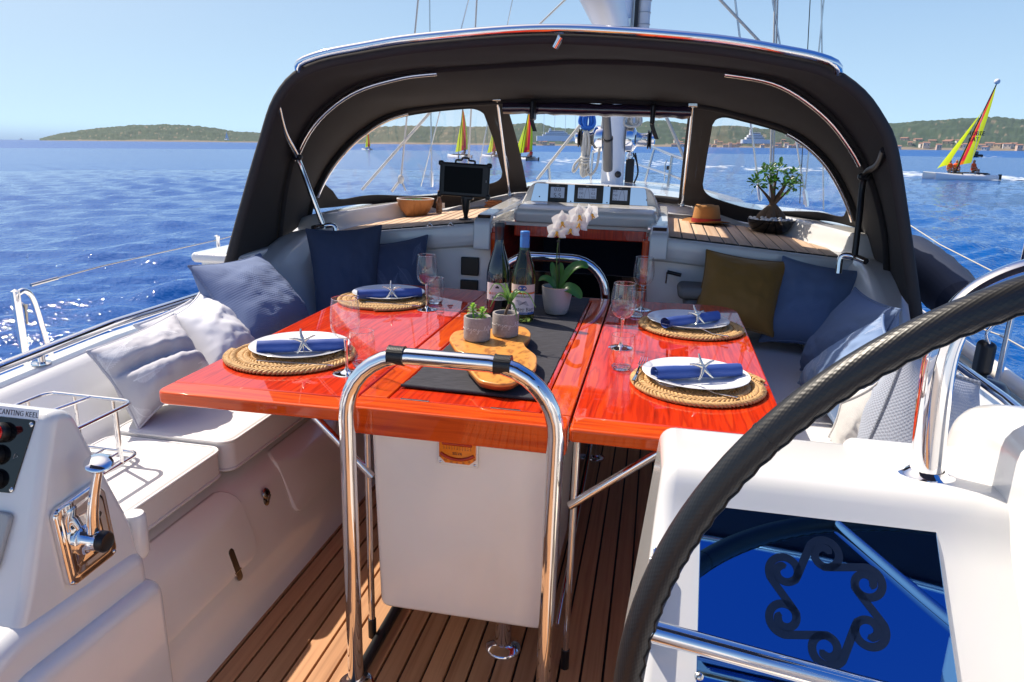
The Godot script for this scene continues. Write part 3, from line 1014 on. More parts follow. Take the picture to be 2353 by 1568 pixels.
# ---------------------------------------------------------------- cabin top, bulkhead, companionway
func shelf_y(x: float, z: float) -> float:
	var k := clampf((1.25 - absf(x)) / 0.8, -0.2, 1.0)
	var y := 0.825 + 0.10 * k if x < 0 else 0.845 + 0.055 * k
	return y + 0.012 * (-3.45 - z)
func shelf_back(x: float) -> float:
	var a := absf(x)
	return lerpf(-3.56, -4.38, smoothstep(0.0, 1.0, clampf((1.36 - a) / 0.46, 0, 1)) ** 0.75)
func top_y(x: float, z: float) -> float:
	return shelf_y(x, z) + 0.095 * smoothstep(0.02, 0.16, shelf_back(x) - z)
func build_cabin() -> void:
	for s in [-1.0, 1.0]:
		var where := "port" if s < 0 else "starboard"
		var holds := "salad bowl and tablet" if s < 0 else "straw hat and bonsai"
		var t := thing("cabin_top", "white moulded " + where + " cabin top carrying the " + holds, "cabin top")
		var b := MB.new()
		var rows := []
		for zi in 34:
			var row := []
			for k in 46:
				var x: float = s * lerpf(0.375, 1.62, k / 45.0)
				var bk := shelf_back(x)
				var z: float = lerpf(-3.455, bk, zi / 10.0) if zi <= 10 else (lerpf(bk, bk - 0.18, (zi - 10) / 14.0) if zi <= 24 else lerpf(bk - 0.18, minf(-4.95, bk - 0.2), (zi - 24) / 9.0))
				row.append(Vector3(x, top_y(x, z) - 0.05 * smoothstep(1.42, 1.62, absf(x)), z))
			rows.append(row)
		b.grid(rows, Vector3.UP)
		# rounded front lip
		var lip := []
		for k in 7:
			var a := PI / 2 * k / 6.0
			var row := []
			for j in 20:
				var x: float = s * lerpf(0.375, 1.45, j / 19.0)
				row.append(Vector3(x, shelf_y(x, -3.45) - 0.02 * (1 - cos(a)), -3.455 + 0.022 * sin(a)))
			lip.append(row)
		b.grid(lip, Vector3(0, 1, 1))
		part("moulding", b, M.gelcoat, t)
		# teak strips, each cut to the curved margin
		var n := 0
		var x0 := 0.47
		while x0 < 1.24:
			var pl := MB.new()
			var w := 0.058
			var zf := -3.475
			var rows2 := []
			for z_k in 6:
				var row := []
				for c in [[0.0, -0.004], [0.0015, 0.0055], [w - 0.0015, 0.0055], [w, -0.004]]:
					var x: float = s * (x0 + c[0])
					var zb: float = shelf_back(x0 + c[0]) + 0.035
					var z: float = lerpf(zf, minf(zb, zf - 0.01), z_k / 5.0)
					row.append(Vector3(x, shelf_y(x, z) + c[1], z))
				rows2.append(row)
			pl.grid(rows2, Vector3.UP)
			for i in pl.v.size(): pl.uv[i] = Vector2(pl.v[i].z + n * 0.31, pl.v[i].x + n * 0.17)
			part("plank", pl, M["pale_teak%d" % ((n * 3 + n / 2) % 4)], t)
			x0 += w + 0.0065
			n += 1
		# dark bed that shows between the strips
		var bed := MB.new()
		var rb := []
		for z_k in 12:
			var row := []
			for k in 16:
				var x: float = lerpf(0.468, 1.235, k / 15.0)
				var z: float = lerpf(-3.472, minf(shelf_back(x) + 0.03, -3.48), z_k / 11.0)
				row.append(Vector3(s * x, shelf_y(s * x, z) + 0.002, z))
			rb.append(row)
		bed.grid(rb, Vector3.UP)
		part("caulking", bed, M.caulk, t)
		# bulkhead below
		var bk := thing("bulkhead", "white " + where + " cabin bulkhead beside the companionway", "bulkhead")
		part("panel", boxed(Vector3(0.86, 0.86, 0.05), 0.01, T(Vector3(s * 0.81, 0.37, -3.50))), M.gelcoat, bk)
		var band := MB.new()
		var rws := []
		for k in 20:
			var x: float = s * lerpf(0.38, 1.42, k / 19.0)
			var top := shelf_y(x, -3.45) - 0.012
			rws.append([Vector3(x, top, -3.455), Vector3(x, top - 0.004, -3.435), Vector3(x, top - 0.075, -3.440), Vector3(x, top - 0.082, -3.448), Vector3(x, top - 0.088, -3.446), Vector3(x, top - 0.098, -3.452), Vector3(x, top - 0.105, -3.475)])
		band.grid(rws, Vector3.BACK)
		part("ledge", band, M.gelcoat, bk)
	# two black covers on the port bulkhead
	for q in [[1080, 612, 0.092], [1078, 664, 0.092]]:
		var p := on_z(q[0], q[1], -3.466)
		var o := single("instrument_cover", boxed(Vector3(q[2], q[2], 0.02), 0.006), M.black_plastic, "square black instrument cover on the white bulkhead, %s of a pair" % ("upper" if q[1] < 640 else "lower"), "cover")
		o.position = p
	# companionway
	var cw := thing("companionway", "dark open companionway with mahogany jambs leading below", "companionway")
	part("side_panel", boxed(Vector3(0.02, 1.82, 1.6), 0.004, T(Vector3(-0.372, 0.0, -4.25))), M.dark_mahogany, cw)
	part("side_panel", boxed(Vector3(0.02, 1.80, 1.6), 0.004, T(Vector3(0.372, 0.0, -4.25))), M.dark_mahogany, cw)
	part("back_panel", boxed(Vector3(0.80, 1.86, 0.02), 0.004, T(Vector3(0, -0.02, -5.05))), M.linen_navy, cw)
	part("cabin_sole", boxed(Vector3(0.80, 0.02, 1.7), 0.004, T(Vector3(0, -0.93, -4.25))), M.teak0, cw)
	part("deckhead", boxed(Vector3(0.80, 0.02, 1.45), 0.004, T(Vector3(0.0, 0.905, -4.42))), M.gelcoat, cw)
	for s in [-1.0, 1.0]:
		part("jamb", boxed(Vector3(0.035, 0.93, 0.05), 0.008, T(Vector3(s * 0.366, 0.42, -3.455))), M.mahogany_edge, cw)
	part("top_beam", boxed(Vector3(0.70, 0.085, 0.03), 0.006, T(Vector3(0.03, 0.882, -3.72))), M.dark_mahogany, cw)
	part("washboard", boxed(Vector3(0.70, 0.30, 0.015), 0.004, T(Vector3(0, 0.55, -3.50))), M.black_gloss, cw)
	for k in 3: part("step", boxed(Vector3(0.60, 0.03, 0.22), 0.006, T(Vector3(0, 0.18 - k * 0.28, -3.75 - k * 0.16))), M.dark_mahogany, cw)
	# sliding hatch rails
	for s in [-1.0, 1.0]:
		var where := "tablet" if s < 0 else "straw hat"
		var t := thing("hatch_rail", "white hatch runner with a polished end beside the " + where, "hatch rail")
		var h := 0.965 if s < 0 else 0.945
		var outline := round_poly([Vector2(-3.405, 0.80), Vector2(-3.415, h - 0.03), Vector2(-3.50, h), Vector2(-4.42, h + 0.03), Vector2(-4.42, 0.80)], [0.01, 0.02, 0.05, 0.02, 0.0])
		var b := MB.new()
		b.slab(outline, -0.042, 0.042, 0.008, Transform3D(Basis(Vector3(0, 0, 1), Vector3(-1, 0, 0) * 1.0, Vector3(0, 1, 0)), Vector3(s * 0.424, 0, 0)))
		part("runner", b, M.gelcoat, t)
		part("end_plate", boxed(Vector3(0.066, 0.07, 0.006), 0.002, Transform3D(Basis(Vector3.RIGHT, -0.75), Vector3(s * 0.424, h - 0.028, -3.447))), M.chrome, t)
		part("slide", boxed(Vector3(0.016, 0.012, 0.9), 0.003, T(Vector3(s * 0.375, h - 0.01, -3.92))), M.chrome, t)
	# hatch garage
	var g := MB.new()
	var ol := round_poly([Vector2(-3.66, 0.915), Vector2(-3.64, 0.98), Vector2(-3.72, 1.005), Vector2(-4.5, 1.01), Vector2(-4.5, 0.915)], [0.015, 0.05, 0.04, 0.02, 0])
	g.slab(ol, -0.365, 0.365, 0.03, Transform3D(Basis(Vector3(0, 0, 1), Vector3(-1, 0, 0), Vector3(0, 1, 0)), Vector3(0.045, 0.0, 0)))
	single("hatch_garage", g, M.gelcoat, "white rounded sliding hatch cover under the instrument console", "hatch")
	# instrument console
	var ic := thing("instrument_console", "white instrument console with three displays above the companionway", "console")
	var zc := -3.95
	var tilt := Basis(Vector3.RIGHT, deg_to_rad(-9))
	var mid := on_z(1352, 452, zc)
	var cpt := func(px: float, py: float) -> Vector2:
		var p := on_z(px, py, zc) - mid
		return Vector2(p.x, -p.y / cos(deg_to_rad(9)))
	var shell := MB.new()
	var outl := round_poly([cpt.call(1180, 503), cpt.call(1222, 416), cpt.call(1497, 430), cpt.call(1530, 520)], [0.02, 0.05, 0.05, 0.02], 6)
	var upright := Transform3D(tilt * Basis(Vector3(1, 0, 0), Vector3(0, 0, 1), Vector3(0, -1, 0)), mid)
	shell.slab(outl, -0.16, 0.0, 0.014, upright, 4)
	part("shell", shell, M.gelcoat, ic)
	var mp := MB.new()
	mp.slab(round_poly([cpt.call(1217, 474), cpt.call(1229, 421), cpt.call(1484, 433), cpt.call(1489, 479)], [0.014, 0.014, 0.014, 0.014], 4), 0.001, 0.004, 0.001, upright, 2)
	part("polished_panel", mp, M.mirror_panel, ic)
	var names := [["0.0", "5.5"], ["0.0  22", "150  6", "5.5 182"], ["0.0", "150", "5.1"]]
	var q3 := [[1260.7, 422.8, 1302.7, 465.4], [1321, 424.8, 1385, 467.7], [1403, 429.7, 1447, 471.6]]
	for k in 3:
		var q = q3[k]
		var a: Vector2 = cpt.call(q[0], q[1])
		var b: Vector2 = cpt.call(q[2], q[3])
		var d := part("display", boxed(Vector3(b.x - a.x, 0.012, b.y - a.y), 0.003, T(Vector3((a.x + b.x) / 2, 0.009, (a.y + b.y) / 2))), M.black_plastic, ic, upright)
		var w := b.x - a.x
		var hh := b.y - a.y
		var sw := w * (0.72 if k != 1 else 0.64)
		var cx := (a.x + b.x) / 2 - (w * 0.05 if k == 1 else 0.0)
		var cz := (a.y + b.y) / 2 - hh * 0.02
		part("screen", boxed(Vector3(sw, 0.002, hh * 0.6), 0.0006, T(Vector3(cx, 0.0155, cz)), 1), M.lcd, d)
		var flat := Basis(Vector3.RIGHT, -PI / 2)
		if k == 0:
			part("digits", letters("0.0", 0.020, 0.0006), M.print_black, d, Transform3D(flat, Vector3(cx, 0.0168, cz - 0.016)))
			part("digits", letters("5.5", 0.024, 0.0006), M.print_black, d, Transform3D(flat, Vector3(cx, 0.0168, cz + 0.016)))
		else:
			for r in 3:
				part("digits", letters(["0.0", "150", "5.5"][r], 0.012, 0.0006), M.print_black, d, Transform3D(flat, Vector3(cx - sw * 0.34, 0.0168, cz + (r - 1) * 0.021)))
				if k == 1: part("digits", letters(["22", "6.2", "182"][r], 0.012, 0.0006), M.print_black, d, Transform3D(flat, Vector3(cx + sw * 0.33, 0.0168, cz + (r - 1) * 0.021)))
			var bow := []
			for u in 9:
				var o := float(u) / 8
				bow.append(Vector3(cx + sw * (0.12 if k == 2 else 0.0) + (0.013 * sin(PI * o) ** 0.6) * (1 if o > 0.5 else 1), 0.0165, cz + 0.03 - 0.06 * o))
			for s in [-1.0, 1.0]:
				var line := []
				for u in 9:
					var o := float(u) / 8
					line.append(Vector3(cx + sw * (0.14 if k == 2 else 0.0) + s * 0.016 * sqrt(1 - o), 0.0166, cz + 0.03 - 0.06 * o))
				part("bow_outline", tubes(line, 0.0008, 5), M.print_black, d)
		part("maker_print", letters(["B&G", "B&G", "B&G"][k], 0.006, 0.0004), M.grey_plastic, d, Transform3D(flat, Vector3(cx, 0.0155, (a.y + b.y) / 2 - hh * 0.42)))
	for e in [[1240, 452], [1312, 463], [1395, 466], [1398, 428], [1486, 460]]:
		var p: Vector2 = cpt.call(e[0], e[1])
		part("screw", lathed([Vector2(0, 0.006), Vector2(0.003, 0.0055), Vector2(0.004, 0.003)], 10, T(Vector3(p.x, 0.001, p.y))), M.black_metal, ic, upright)

# ---------------------------------------------------------------- sprayhood
func curve_xy(pts: Array, z: float, count: int) -> Array:
	var p := []
	for q in pts: p.append(Vector3(q[0], q[1], z))
	return resample(smooth(p, 8), count)
func build_sprayhood() -> void:
	var t := thing("sprayhood", "black canvas sprayhood on chrome bows arched over the cabin top", "sprayhood")
	var N := 97
	var A := curve_xy([[-1.384, .758], [-1.285, 1.02], [-1.185, 1.275], [-1.097, 1.468], [-.962, 1.574], [-.711, 1.626], [-.453, 1.659], [-.014, 1.685], [.491, 1.657], [.784, 1.616], [.929, 1.583], [1.042, 1.515], [1.117, 1.432], [1.172, 1.341], [1.241, 1.124], [1.353, .743]], -2.75, N)
	var B := curve_xy([[-1.42, .80], [-1.37, 1.05], [-1.31, 1.235], [-1.20, 1.396], [-1.02, 1.523], [-.81, 1.587], [-.61, 1.614], [-.085, 1.65], [.05, 1.655], [.34, 1.65], [.647, 1.623], [.865, 1.583], [1.046, 1.477], [1.163, 1.361], [1.25, 1.234], [1.34, 1.02], [1.39, .80]], -3.25, N)
	var F := curve_xy([[-1.56, .86], [-1.51, 1.01], [-1.40, 1.183], [-1.216, 1.351], [-.965, 1.464], [-.463, 1.518], [.013, 1.534], [.533, 1.518], [.767, 1.478], [1.015, 1.41], [1.193, 1.29], [1.319, 1.126], [1.395, .97], [1.43, .86]], -3.85, N)
	# base line of the windscreen, on the cabin top
	var base := []
	for q in [[-1.57, -3.90], [-1.50, -4.05], [-1.32, -4.25], [-.95, -4.42], [-.45, -4.50], [0, -4.52], [.55, -4.50], [.95, -4.42], [1.28, -4.22], [1.42, -4.02], [1.45, -3.90]]:
		base.append(Vector3(q[0], top_y(q[0], q[1]) + 0.0, q[1]))
	var G := resample(smooth(base, 8), N)
	var roof := MB.new()
	var rows := [A]
	for k in range(1, 8): rows.append(mix_rows(A, B, k / 8.0, -0.006))
	rows.append(B)
	for k in range(1, 8): rows.append(mix_rows(B, F, k / 8.0, -0.010))
	rows.append(F)
	roof.grid(rows, Vector3.UP, false, false, 6, 3)
	part("canopy", roof, M.canvas, t)
	# hem round the aft edge, seams with their pockets
	var hem := []
	for p in A: hem.append(p + Vector3(0, -0.012, -0.005))
	part("hem", tubes(hem, 0.021, 10), M.canvas, t)
	for q in [[B, 0.008], [F, 0.009]]:
		var line := []
		for p in q[0]: line.append(p + Vector3(-p.x * 0.006, -0.006, 0.0))
		part("bow_pocket", tubes(line, 0.014, 8), M.canvas, t)
	# windscreen: canvas frames round two clear windows, the middle one rolled up
	var ix := func(x: float) -> float:
		for i in N - 1:
			if F[i].x <= x and F[i + 1].x > x: return float(i) + (x - F[i].x) / (F[i + 1].x - F[i].x)
		return 0.0
	var at := func(s: float, v: float) -> Vector3:
		var i := clampi(int(s), 0, N - 2)
		var f := s - i
		var p: Vector3 = F[i].lerp(F[i + 1], f)
		var g: Vector3 = G[i].lerp(G[i + 1], f)
		return p.lerp(g, v) + Vector3(0, 0.02, -0.03) * sin(v * PI)
	var sp := [0.0, ix.call(-0.50), ix.call(-0.415), ix.call(0.52), ix.call(0.60), float(N - 1)]
	for k in [0, 4]:
		var s0: float = sp[k]
		var s1: float = sp[k + 1]
		var wide := absf(s1 - s0)
		var inner := []
		var outer := []
		var i0 := s0 + (6.0 if k == 0 else 1.2)
		var i1 := s1 - (1.2 if k == 0 else 6.0)
		var rr := round_rect(i0, 0.07, i1, 0.86, 0.10, 6)
		# rounding is laid out in the window's own metres
		rr = []
		var sx: float = wide / (at.call(s1, 0.5) - at.call(s0, 0.5)).length()
		var sy: float = 1.0 / (at.call((s0 + s1) / 2, 1.0) - at.call((s0 + s1) / 2, 0.0)).length()
		for c in [[i1, 0.86, 0], [i0, 0.86, 1], [i0, 0.055, 2], [i1, 0.055, 3]]:
			var rad := 0.07
			for u in 7:
				var a: float = PI / 2 * (c[2] + u / 6.0)
				rr.append(Vector2(c[0] + rad * sx * ((-1 if c[2] == 0 or c[2] == 3 else 1) + cos(a)), c[1] + rad * sy * ((-1 if c[2] < 2 else 1) + sin(a))))
		rr = resample_closed(rr, 160)
		var mid := Vector2((s0 + s1) / 2, 0.47)
		for p in rr:
			inner.append(at.call(p.x, p.y))
			var d: Vector2 = p - mid
			var kx: float = ((s1 if d.x > 0 else s0) - mid.x) / (d.x if absf(d.x) > 1e-6 else 1e-6)
			var ky: float = ((1.0 if d.y > 0 else 0.0) - mid.y) / (d.y if absf(d.y) > 1e-6 else 1e-6)
			var q := mid + d * minf(kx, ky)
			outer.append([p, q])
		var fr := MB.new()
		var frows := []
		for u in 6:
			var row := []
			for e in outer:
				var q: Vector2 = e[0].lerp(e[1], u / 5.0)
				row.append(at.call(q.x, q.y))
			frows.append(row)
		fr.grid(frows, Vector3(0, 0.3, 1), true)
		part("window_frame", fr, M.canvas, t)
		part("window_binding", tubes(inner, 0.004, 6, true), M.canvas, t)
		var wn := MB.new()
		var wrows := []
		for u in 13:
			var row := []
			for p in rr:
				var q: Vector2 = mid.lerp(p, maxf(u / 12.0, 0.002))
				var wob := 0.004 * sin(q.x * 1.3 + k) * sin(q.y * 9.0 + q.x * 0.4)
				row.append(at.call(q.x, q.y) + Vector3(0, 0, wob))
			wrows.append(row)
		wn.grid(wrows, Vector3(0, 0.3, 1), true)
		var pane := part("window", wn, M.vinyl, t)
		# smears and dried drips on the clear sheet
		var sg := RandomNumberGenerator.new()
		sg.seed = 40 + k
		for e in 9:
			var u0: float = lerpf(i0 + wide * 0.05, i1 - wide * 0.05, sg.randf())
			var v0 := sg.randf_range(0.25, 0.55)
			var lng := sg.randf_range(0.10, 0.30)
			var wd := sg.randf_range(0.15, 0.7)
			var smr := MB.new()
			var sr := []
			for i in 9:
				var o := i / 8.0
				var ww := wd * sin(PI * (0.08 + 0.84 * o)) * (1 + 0.3 * sin(i * 2.1 + e))
				var c := u0 + 0.4 * sin(o * 3 + e)
				sr.append([at.call(c - ww, v0 + lng * o) + Vector3(0, 0, 0.003), at.call(c, v0 + lng * o) + Vector3(0, 0, 0.003), at.call(c + ww, v0 + lng * o) + Vector3(0, 0, 0.003)])
			smr.grid(sr, Vector3.BACK)
			part("smear", smr, M.smear, pane)
	# pillars beside the open middle
	for k in [1, 3]:
		var pl := MB.new()
		var prow := []
		for u in 9:
			var row := []
			for e in 4: row.append(at.call(lerpf(sp[k], sp[k + 1], e / 3.0), u / 8.0) + Vector3(0, 0, 0.002))
			prow.append(row)
		pl.grid(prow, Vector3.BACK)
		part("pillar", pl, M.canvas, t)
	# sill under the open middle and roll of clear vinyl above it
	var sill := []
	for u in 20: sill.append(at.call(lerpf(sp[2], sp[3], u / 19.0), 0.97))
	part("sill", tubes(sill, 0.02, 8), M.canvas, t)
	var roll := []
	var rad := []
	for u in 26:
		var o := u / 25.0
		var p: Vector3 = at.call(lerpf(sp[2] - 0.3, sp[3] + 0.3, o), 0.055)
		roll.append(p + Vector3(0, -0.012 - 0.012 * sin(o * PI), 0.03))
		rad.append(0.032 + 0.003 * sin(u * 1.9) + 0.002 * sin(u * 3.7))
	part("rolled_window", tubes(roll, rad, 14), M.vinyl_roll, t)
	# straps with loose tails
	for q in [[1225, 258, 1229, 302], [1500, 268, 1509, 320]]:
		var p := on_z(q[0], q[1], -3.80)
		var b := on_z(q[2], q[3], -3.80)
		var line := smooth([p + Vector3(0, 0.05, 0), p + Vector3(0, 0.01, 0.008), p.lerp(b, 0.4) + Vector3(-0.01, 0, 0.004), b], 5)
		var sb := MB.new()
		var r2 := []
		for e in line: r2.append([e + Vector3(-0.011, 0, 0), e + Vector3(0, 0, 0.002), e + Vector3(0.011, 0, 0)])
		sb.grid(r2, Vector3.BACK)
		part("strap", sb, M.black_plastic, t)
		part("strap_loop", boxed(Vector3(0.024, 0.10, 0.09), 0.03, T(p + Vector3(0, 0.01, -0.0)), 3), M.black_plastic, t)
	# chrome: the grab rail on the aft edge, visible lengths of the bows, legs, hinges and posts
	var rail := []
	for i in N:
		var p: Vector3 = A[i]
		if p.x > -0.985 and p.x < 0.965 and p.y > 1.4: rail.append(p + Vector3(0, 0.016, 0.028))
	rail = resample(rail, 40)
	rail.insert(0, rail[0] + Vector3(-0.018, -0.022, -0.02)); rail.insert(0, rail[0] + Vector3(0.012, -0.016, -0.03))
	rail.append(rail[rail.size() - 1] + Vector3(0.018, -0.022, -0.02)); rail.append(rail[rail.size() - 1] + Vector3(-0.012, -0.016, -0.03))
	part("grab_rail", tubes(smooth(rail, 2), 0.0165, 14), M.chrome, t)
	var pa := on_z(1283, 99, -2.74)
	part("rail_bracket", tubes([pa + Vector3(-0.012, -0.014, 0.0), pa + Vector3(0.01, 0.02, 0.012)], 0.012, 10), M.chrome, t)
	for q in [[B, -1.32, -0.60], [B, 0.64, 1.24], [F, -1.52, -0.93], [F, 0.98, 1.40]]:
		var line := []
		for i in N:
			var p: Vector3 = q[0][i]
			if p.x > q[1] and p.x < q[2] and p.y > 1.0: line.append(p + Vector3(-p.x * 0.018, -0.020, 0.012))
		part("bow_tube", tubes(line, 0.0115, 10), M.chrome, t)
	var jl := Vector3(-1.265, 1.215, -3.20)
	var jr := Vector3(1.215, 1.215, -3.20)
	for s in [-1.0, 1.0]:
		var j := jl if s < 0 else jr
		var foot := on_y(745, 525, 0.885) if s < 0 else on_y(1963, 598, 0.885)
		var high := on_z(637, 240, -2.80) if s < 0 else on_z(2032, 345, -2.80)
		part("leg", tubes(smooth([high, high.lerp(j, 0.5) + Vector3(s * 0.015, 0, 0), j, j.lerp(foot, 0.5), foot], 5), 0.0125, 10), M.chrome if s < 0 else M.black_metal, t)
		part("hinge", boxed(Vector3(0.05, 0.026, 0.03), 0.01, T(j)), M.black_metal, t)
		part("leg_bracket", tubes(smooth([foot + Vector3(s * 0.03, 0.005, 0.06), foot + Vector3(0, 0.012, 0), foot + Vector3(-s * 0.045, 0.008, -0.02), foot + Vector3(-s * 0.05, -0.06, -0.01)], 5), 0.013, 10), M.chrome, t)
	for q in [[1143, 232, 1171, 446], [1592, 246, 1568, 470]]:
		var a := on_z(q[0], q[1], -3.84)
		var b := on_z(q[2], q[3], -4.40)
		part("post", tubes([a, b], 0.0075, 10), M.chrome, t)
		part("post_fitting", boxed(Vector3(0.05, 0.022, 0.03), 0.006, T(a + Vector3(0, 0.01, 0.01))), M.steel, t)
		part("post_foot", lathed([Vector2(0, 0.02), Vector2(0.012, 0.018), Vector2(0.014, 0.004), Vector2(0.03, 0.0)], 12, T(b + Vector3(0, -0.01, 0))), M.steel, t)
func mix_rows(a: Array, b: Array, t: float, sag: float) -> Array:
	var out := []
	for i in a.size():
		var wr := 0.0035 * sin(i * 0.9 + t * 5.0) * sin(t * 9.0 + i * 0.23) + 0.0025 * sin(i * 0.37 - t * 11.0)
		out.append(a[i].lerp(b[i], t) + Vector3(-signf(a[i].x) * 0.3, 1, 0) * (sag + wr) * sin(t * PI))
	return out
func resample_closed(pts: Array, count: int) -> Array:
	var p := pts.duplicate()
	p.append(pts[0])
	var r := resample(p, count + 1)
	r.pop_back()
	return r

# ---------------------------------------------------------------- table
const TY := 0.72
func build_table() -> void:
	var t := thing("cockpit_table", "varnished red mahogany drop-leaf cockpit table with a white chest", "table")
	var side := Transform3D(Basis(Vector3(0, 0, 1), Vector3(0, 1, 0), Vector3(-1, 0, 0)), Vector3.ZERO)   # grain across the boat: local z runs along -x
	var z0 := -1.425
	var z1 := -2.815
	# middle: frame strips round two lids
	for s in [-1.0, 1.0]:
		var b := MB.new()
		b.slab(round_rect(s * 0.2165 - 0.0335, z1, s * 0.2165 + 0.0335, z0 - 0.078, 0.003), TY - 0.03, TY, 0.003)
		part("side_rail", b, M.mahogany_edge, t)
	for q in [[z0 - 0.075, z0], [z1, z1 + 0.06], [-2.155, -2.10]]:
		var b := MB.new()
		var w := 0.25 if q[0] != -2.155 else 0.181
		# local x runs along boat z, local z along -boat x
		b.slab(round_rect(q[0], -w, q[1], w, 0.004), TY - 0.065 if q[1] == z0 else TY - 0.03, TY + (0.0005 if q[0] != -2.155 else -0.0008), 0.005, side)
		part("end_rail" if q[0] != -2.155 else "cross_rail", b, M.mahogany_edge, t)
	for q in [[-2.098, z0 - 0.079], [z1 + 0.062, -2.157]]:
		var b := MB.new()
		b.slab(round_rect(-0.179, q[0], 0.179, q[1], 0.004), TY - 0.025, TY - 0.0012, 0.003)
		var l := part("lid", b, M.mahogany, t)
		if q[0] == -2.098:
			for x in [-0.115, 0.10]:
				var hg := part("hinge", boxed(Vector3(0.07, 0.0016, 0.007), 0.0006, T(Vector3(x, TY + 0.0006, z0 - 0.077))), M.steel, l)
	part("under_frame", boxed(Vector3(0.47, 0.02, 1.36), 0.004, T(Vector3(0, TY - 0.046, -2.12))), M.dark_mahogany, t)
	# leaves
	for s in [-1.0, 1.0]:
		var pts := [Vector2(s * 0.2545, z0 + (0.02 if s < 0 else -0.0)), Vector2(s * 0.72, z0 + (0.03 if s < 0 else 0.005)), Vector2(s * 0.735, z1 - 0.03), Vector2(s * 0.2545, z1)]
		var strip := 0.075
		var main := [pts[0] + Vector2(0, -strip), pts[1] + Vector2(0, -strip), pts[2], pts[3]]
		var b := MB.new()
		b.slab(round_poly(main, [0.0, 0.0, 0.13, 0.01], 8), TY - 0.032, TY, 0.007)
		var lf := part("leaf", b, M.mahogany, t)
		var e := MB.new()
		var lo := []
		for p in round_poly([pts[0], pts[1], main[1] + Vector2(0, 0.0012), main[0] + Vector2(0, 0.0012)], [0.012, 0.055, 0.0, 0.0], 8): lo.append(Vector2(p.y, -p.x))
		e.slab(lo, TY - 0.032, TY, 0.007, side)
		part("breadboard_end", e, M.mahogany_edge, lf)
		# strut that carries the leaf
		var a := on_z(725, 960, -1.56) if s < 0 else on_z(1524, 1034, -1.56)
		var c := on_z(856, 1096, -1.56) if s < 0 else on_z(1309, 1163, -1.56)
		var hi := a + Vector3(s * 0.03, 0.03, 0)
		part("leaf_strut", tubes([hi, a, c], 0.0105, 10), M.chrome, t)
		part("strut_post", tubes([Vector3(s * 0.262, 0.05, -1.565), Vector3(s * 0.262, TY - 0.04, -1.565)], 0.0085, 10), M.chrome, t)
		part("post_socket", tubes([Vector3(s * 0.262, 0.0, -1.565), Vector3(s * 0.262, 0.06, -1.565)], 0.011, 10), M.black_metal, t)
	# white chest under the top
	var cb := MB.new()
	var face := round_poly([Vector2(-0.192, -0.187), Vector2(0.216, -0.187), Vector2(0.222, -0.668), Vector2(-0.206, -0.668)], [0.024, 0.024, 0.018, 0.018], 5)
	cb.slab(face, -1.92, -1.452, 0.014, Transform3D(Basis(Vector3(1, 0, 0), Vector3(0, 0, 1), Vector3(0, -1, 0)), Vector3.ZERO), 4)
	part("chest", cb, M.gelcoat_cream, t)
	part("chest_rim", boxed(Vector3(0.445, 0.016, 0.5), 0.003, T(Vector3(0.008, 0.660, -1.69))), M.gelcoat, t)
	part("side_cabinet", boxed(Vector3(0.40, 0.50, 0.82), 0.01, T(Vector3(0.01, 0.41, -2.34))), M.black_gloss, t)
	part("keel_bar", tubes([Vector3(0.232, 0.10, -1.60), Vector3(0.236, 0.32, -2.7)], 0.008, 8), M.chrome, t)
	part("foot_post", tubes([Vector3(0.092, 0.0, -1.60), Vector3(0.092, 0.21, -1.60)], 0.022, 18), M.chrome, t)
	part("foot_flange", lathed([Vector2(0.022, 0.02), Vector2(0.03, 0.012), Vector2(0.045, 0.009), Vector2(0.048, 0.003), Vector2(0.048, 0)], 24, T(Vector3(0.092, 0.0055, -1.60))), M.chrome, t)
	part("foot_post", tubes([Vector3(0.0, 0.0, -2.5), Vector3(0.0, 0.18, -2.5)], 0.03, 14), M.chrome, t)
	# grab rails at both ends
	for q in [[-1.385, 0.232, 0.862, "near the helm, wrapped twice in black leather"], [-2.875, 0.225, 0.862, "before the companionway"]]:
		var r := thing("table_grab_rail", "chrome arched grab rail at the table end " + q[3], "grab rail", Vector3(0, 0, q[0]))
		var cr := 0.145
		var path := []
		for y in [0.012, 0.2, 0.4, 0.6, q[2] - cr]: path.append(Vector3(-q[1], y, 0))
		for k in range(1, 9):
			var a := PI / 2 * k / 8
			path.append(Vector3(-q[1] + cr * (1 - cos(a)), q[2] - cr + cr * sin(a), 0))
		var n := path.size()
		var mirrored := []
		for k in n: mirrored.append(Vector3(-path[n - 1 - k].x, path[n - 1 - k].y, 0))
		path.append_array(mirrored)
		part("rail_tube", tubes(path, 0.0185, 20), M.chrome, r)
		for s in [-1.0, 1.0]:
			part("flange", lathed([Vector2(0.0187, 0.02), Vector2(0.026, 0.010), Vector2(0.042, 0.007), Vector2(0.043, 0.0)], 24, T(Vector3(s * q[1], 0.0055, 0))), M.chrome, r)
		if q[0] > -2:
			for x in [on_z(912, 846, q[0]).x, on_z(1155, 866, q[0]).x]:
				var wp := []
				var wr := []
				for k in 9:
					wp.append(Vector3(x - 0.0175 + 0.035 * k / 8.0, q[2], 0)); wr.append(0.0206 + (0.0012 if k == 0 or k == 8 else 0.0))
				var lw := part("leather_wrap", tubes(wp, wr, 18), M.leather, r)
				part("stitching", tubes([Vector3(x - 0.018, q[2] + 0.012, 0.0185), Vector3(x + 0.018, q[2] + 0.012, 0.0185)], 0.0012, 5), M.black_plastic, lw)
	# inclinometer on the chest
	var p := on_z(1053, 1034, -1.449)
	var ic := thing("inclinometer", "amber bubble inclinometer screwed to the white table chest", "inclinometer", p)
	part("base_plate", boxed(Vector3(0.094, 0.078, 0.006), 0.0028, T(Vector3(0, 0, 0.002))), M.grey_plastic.duplicate(), ic)
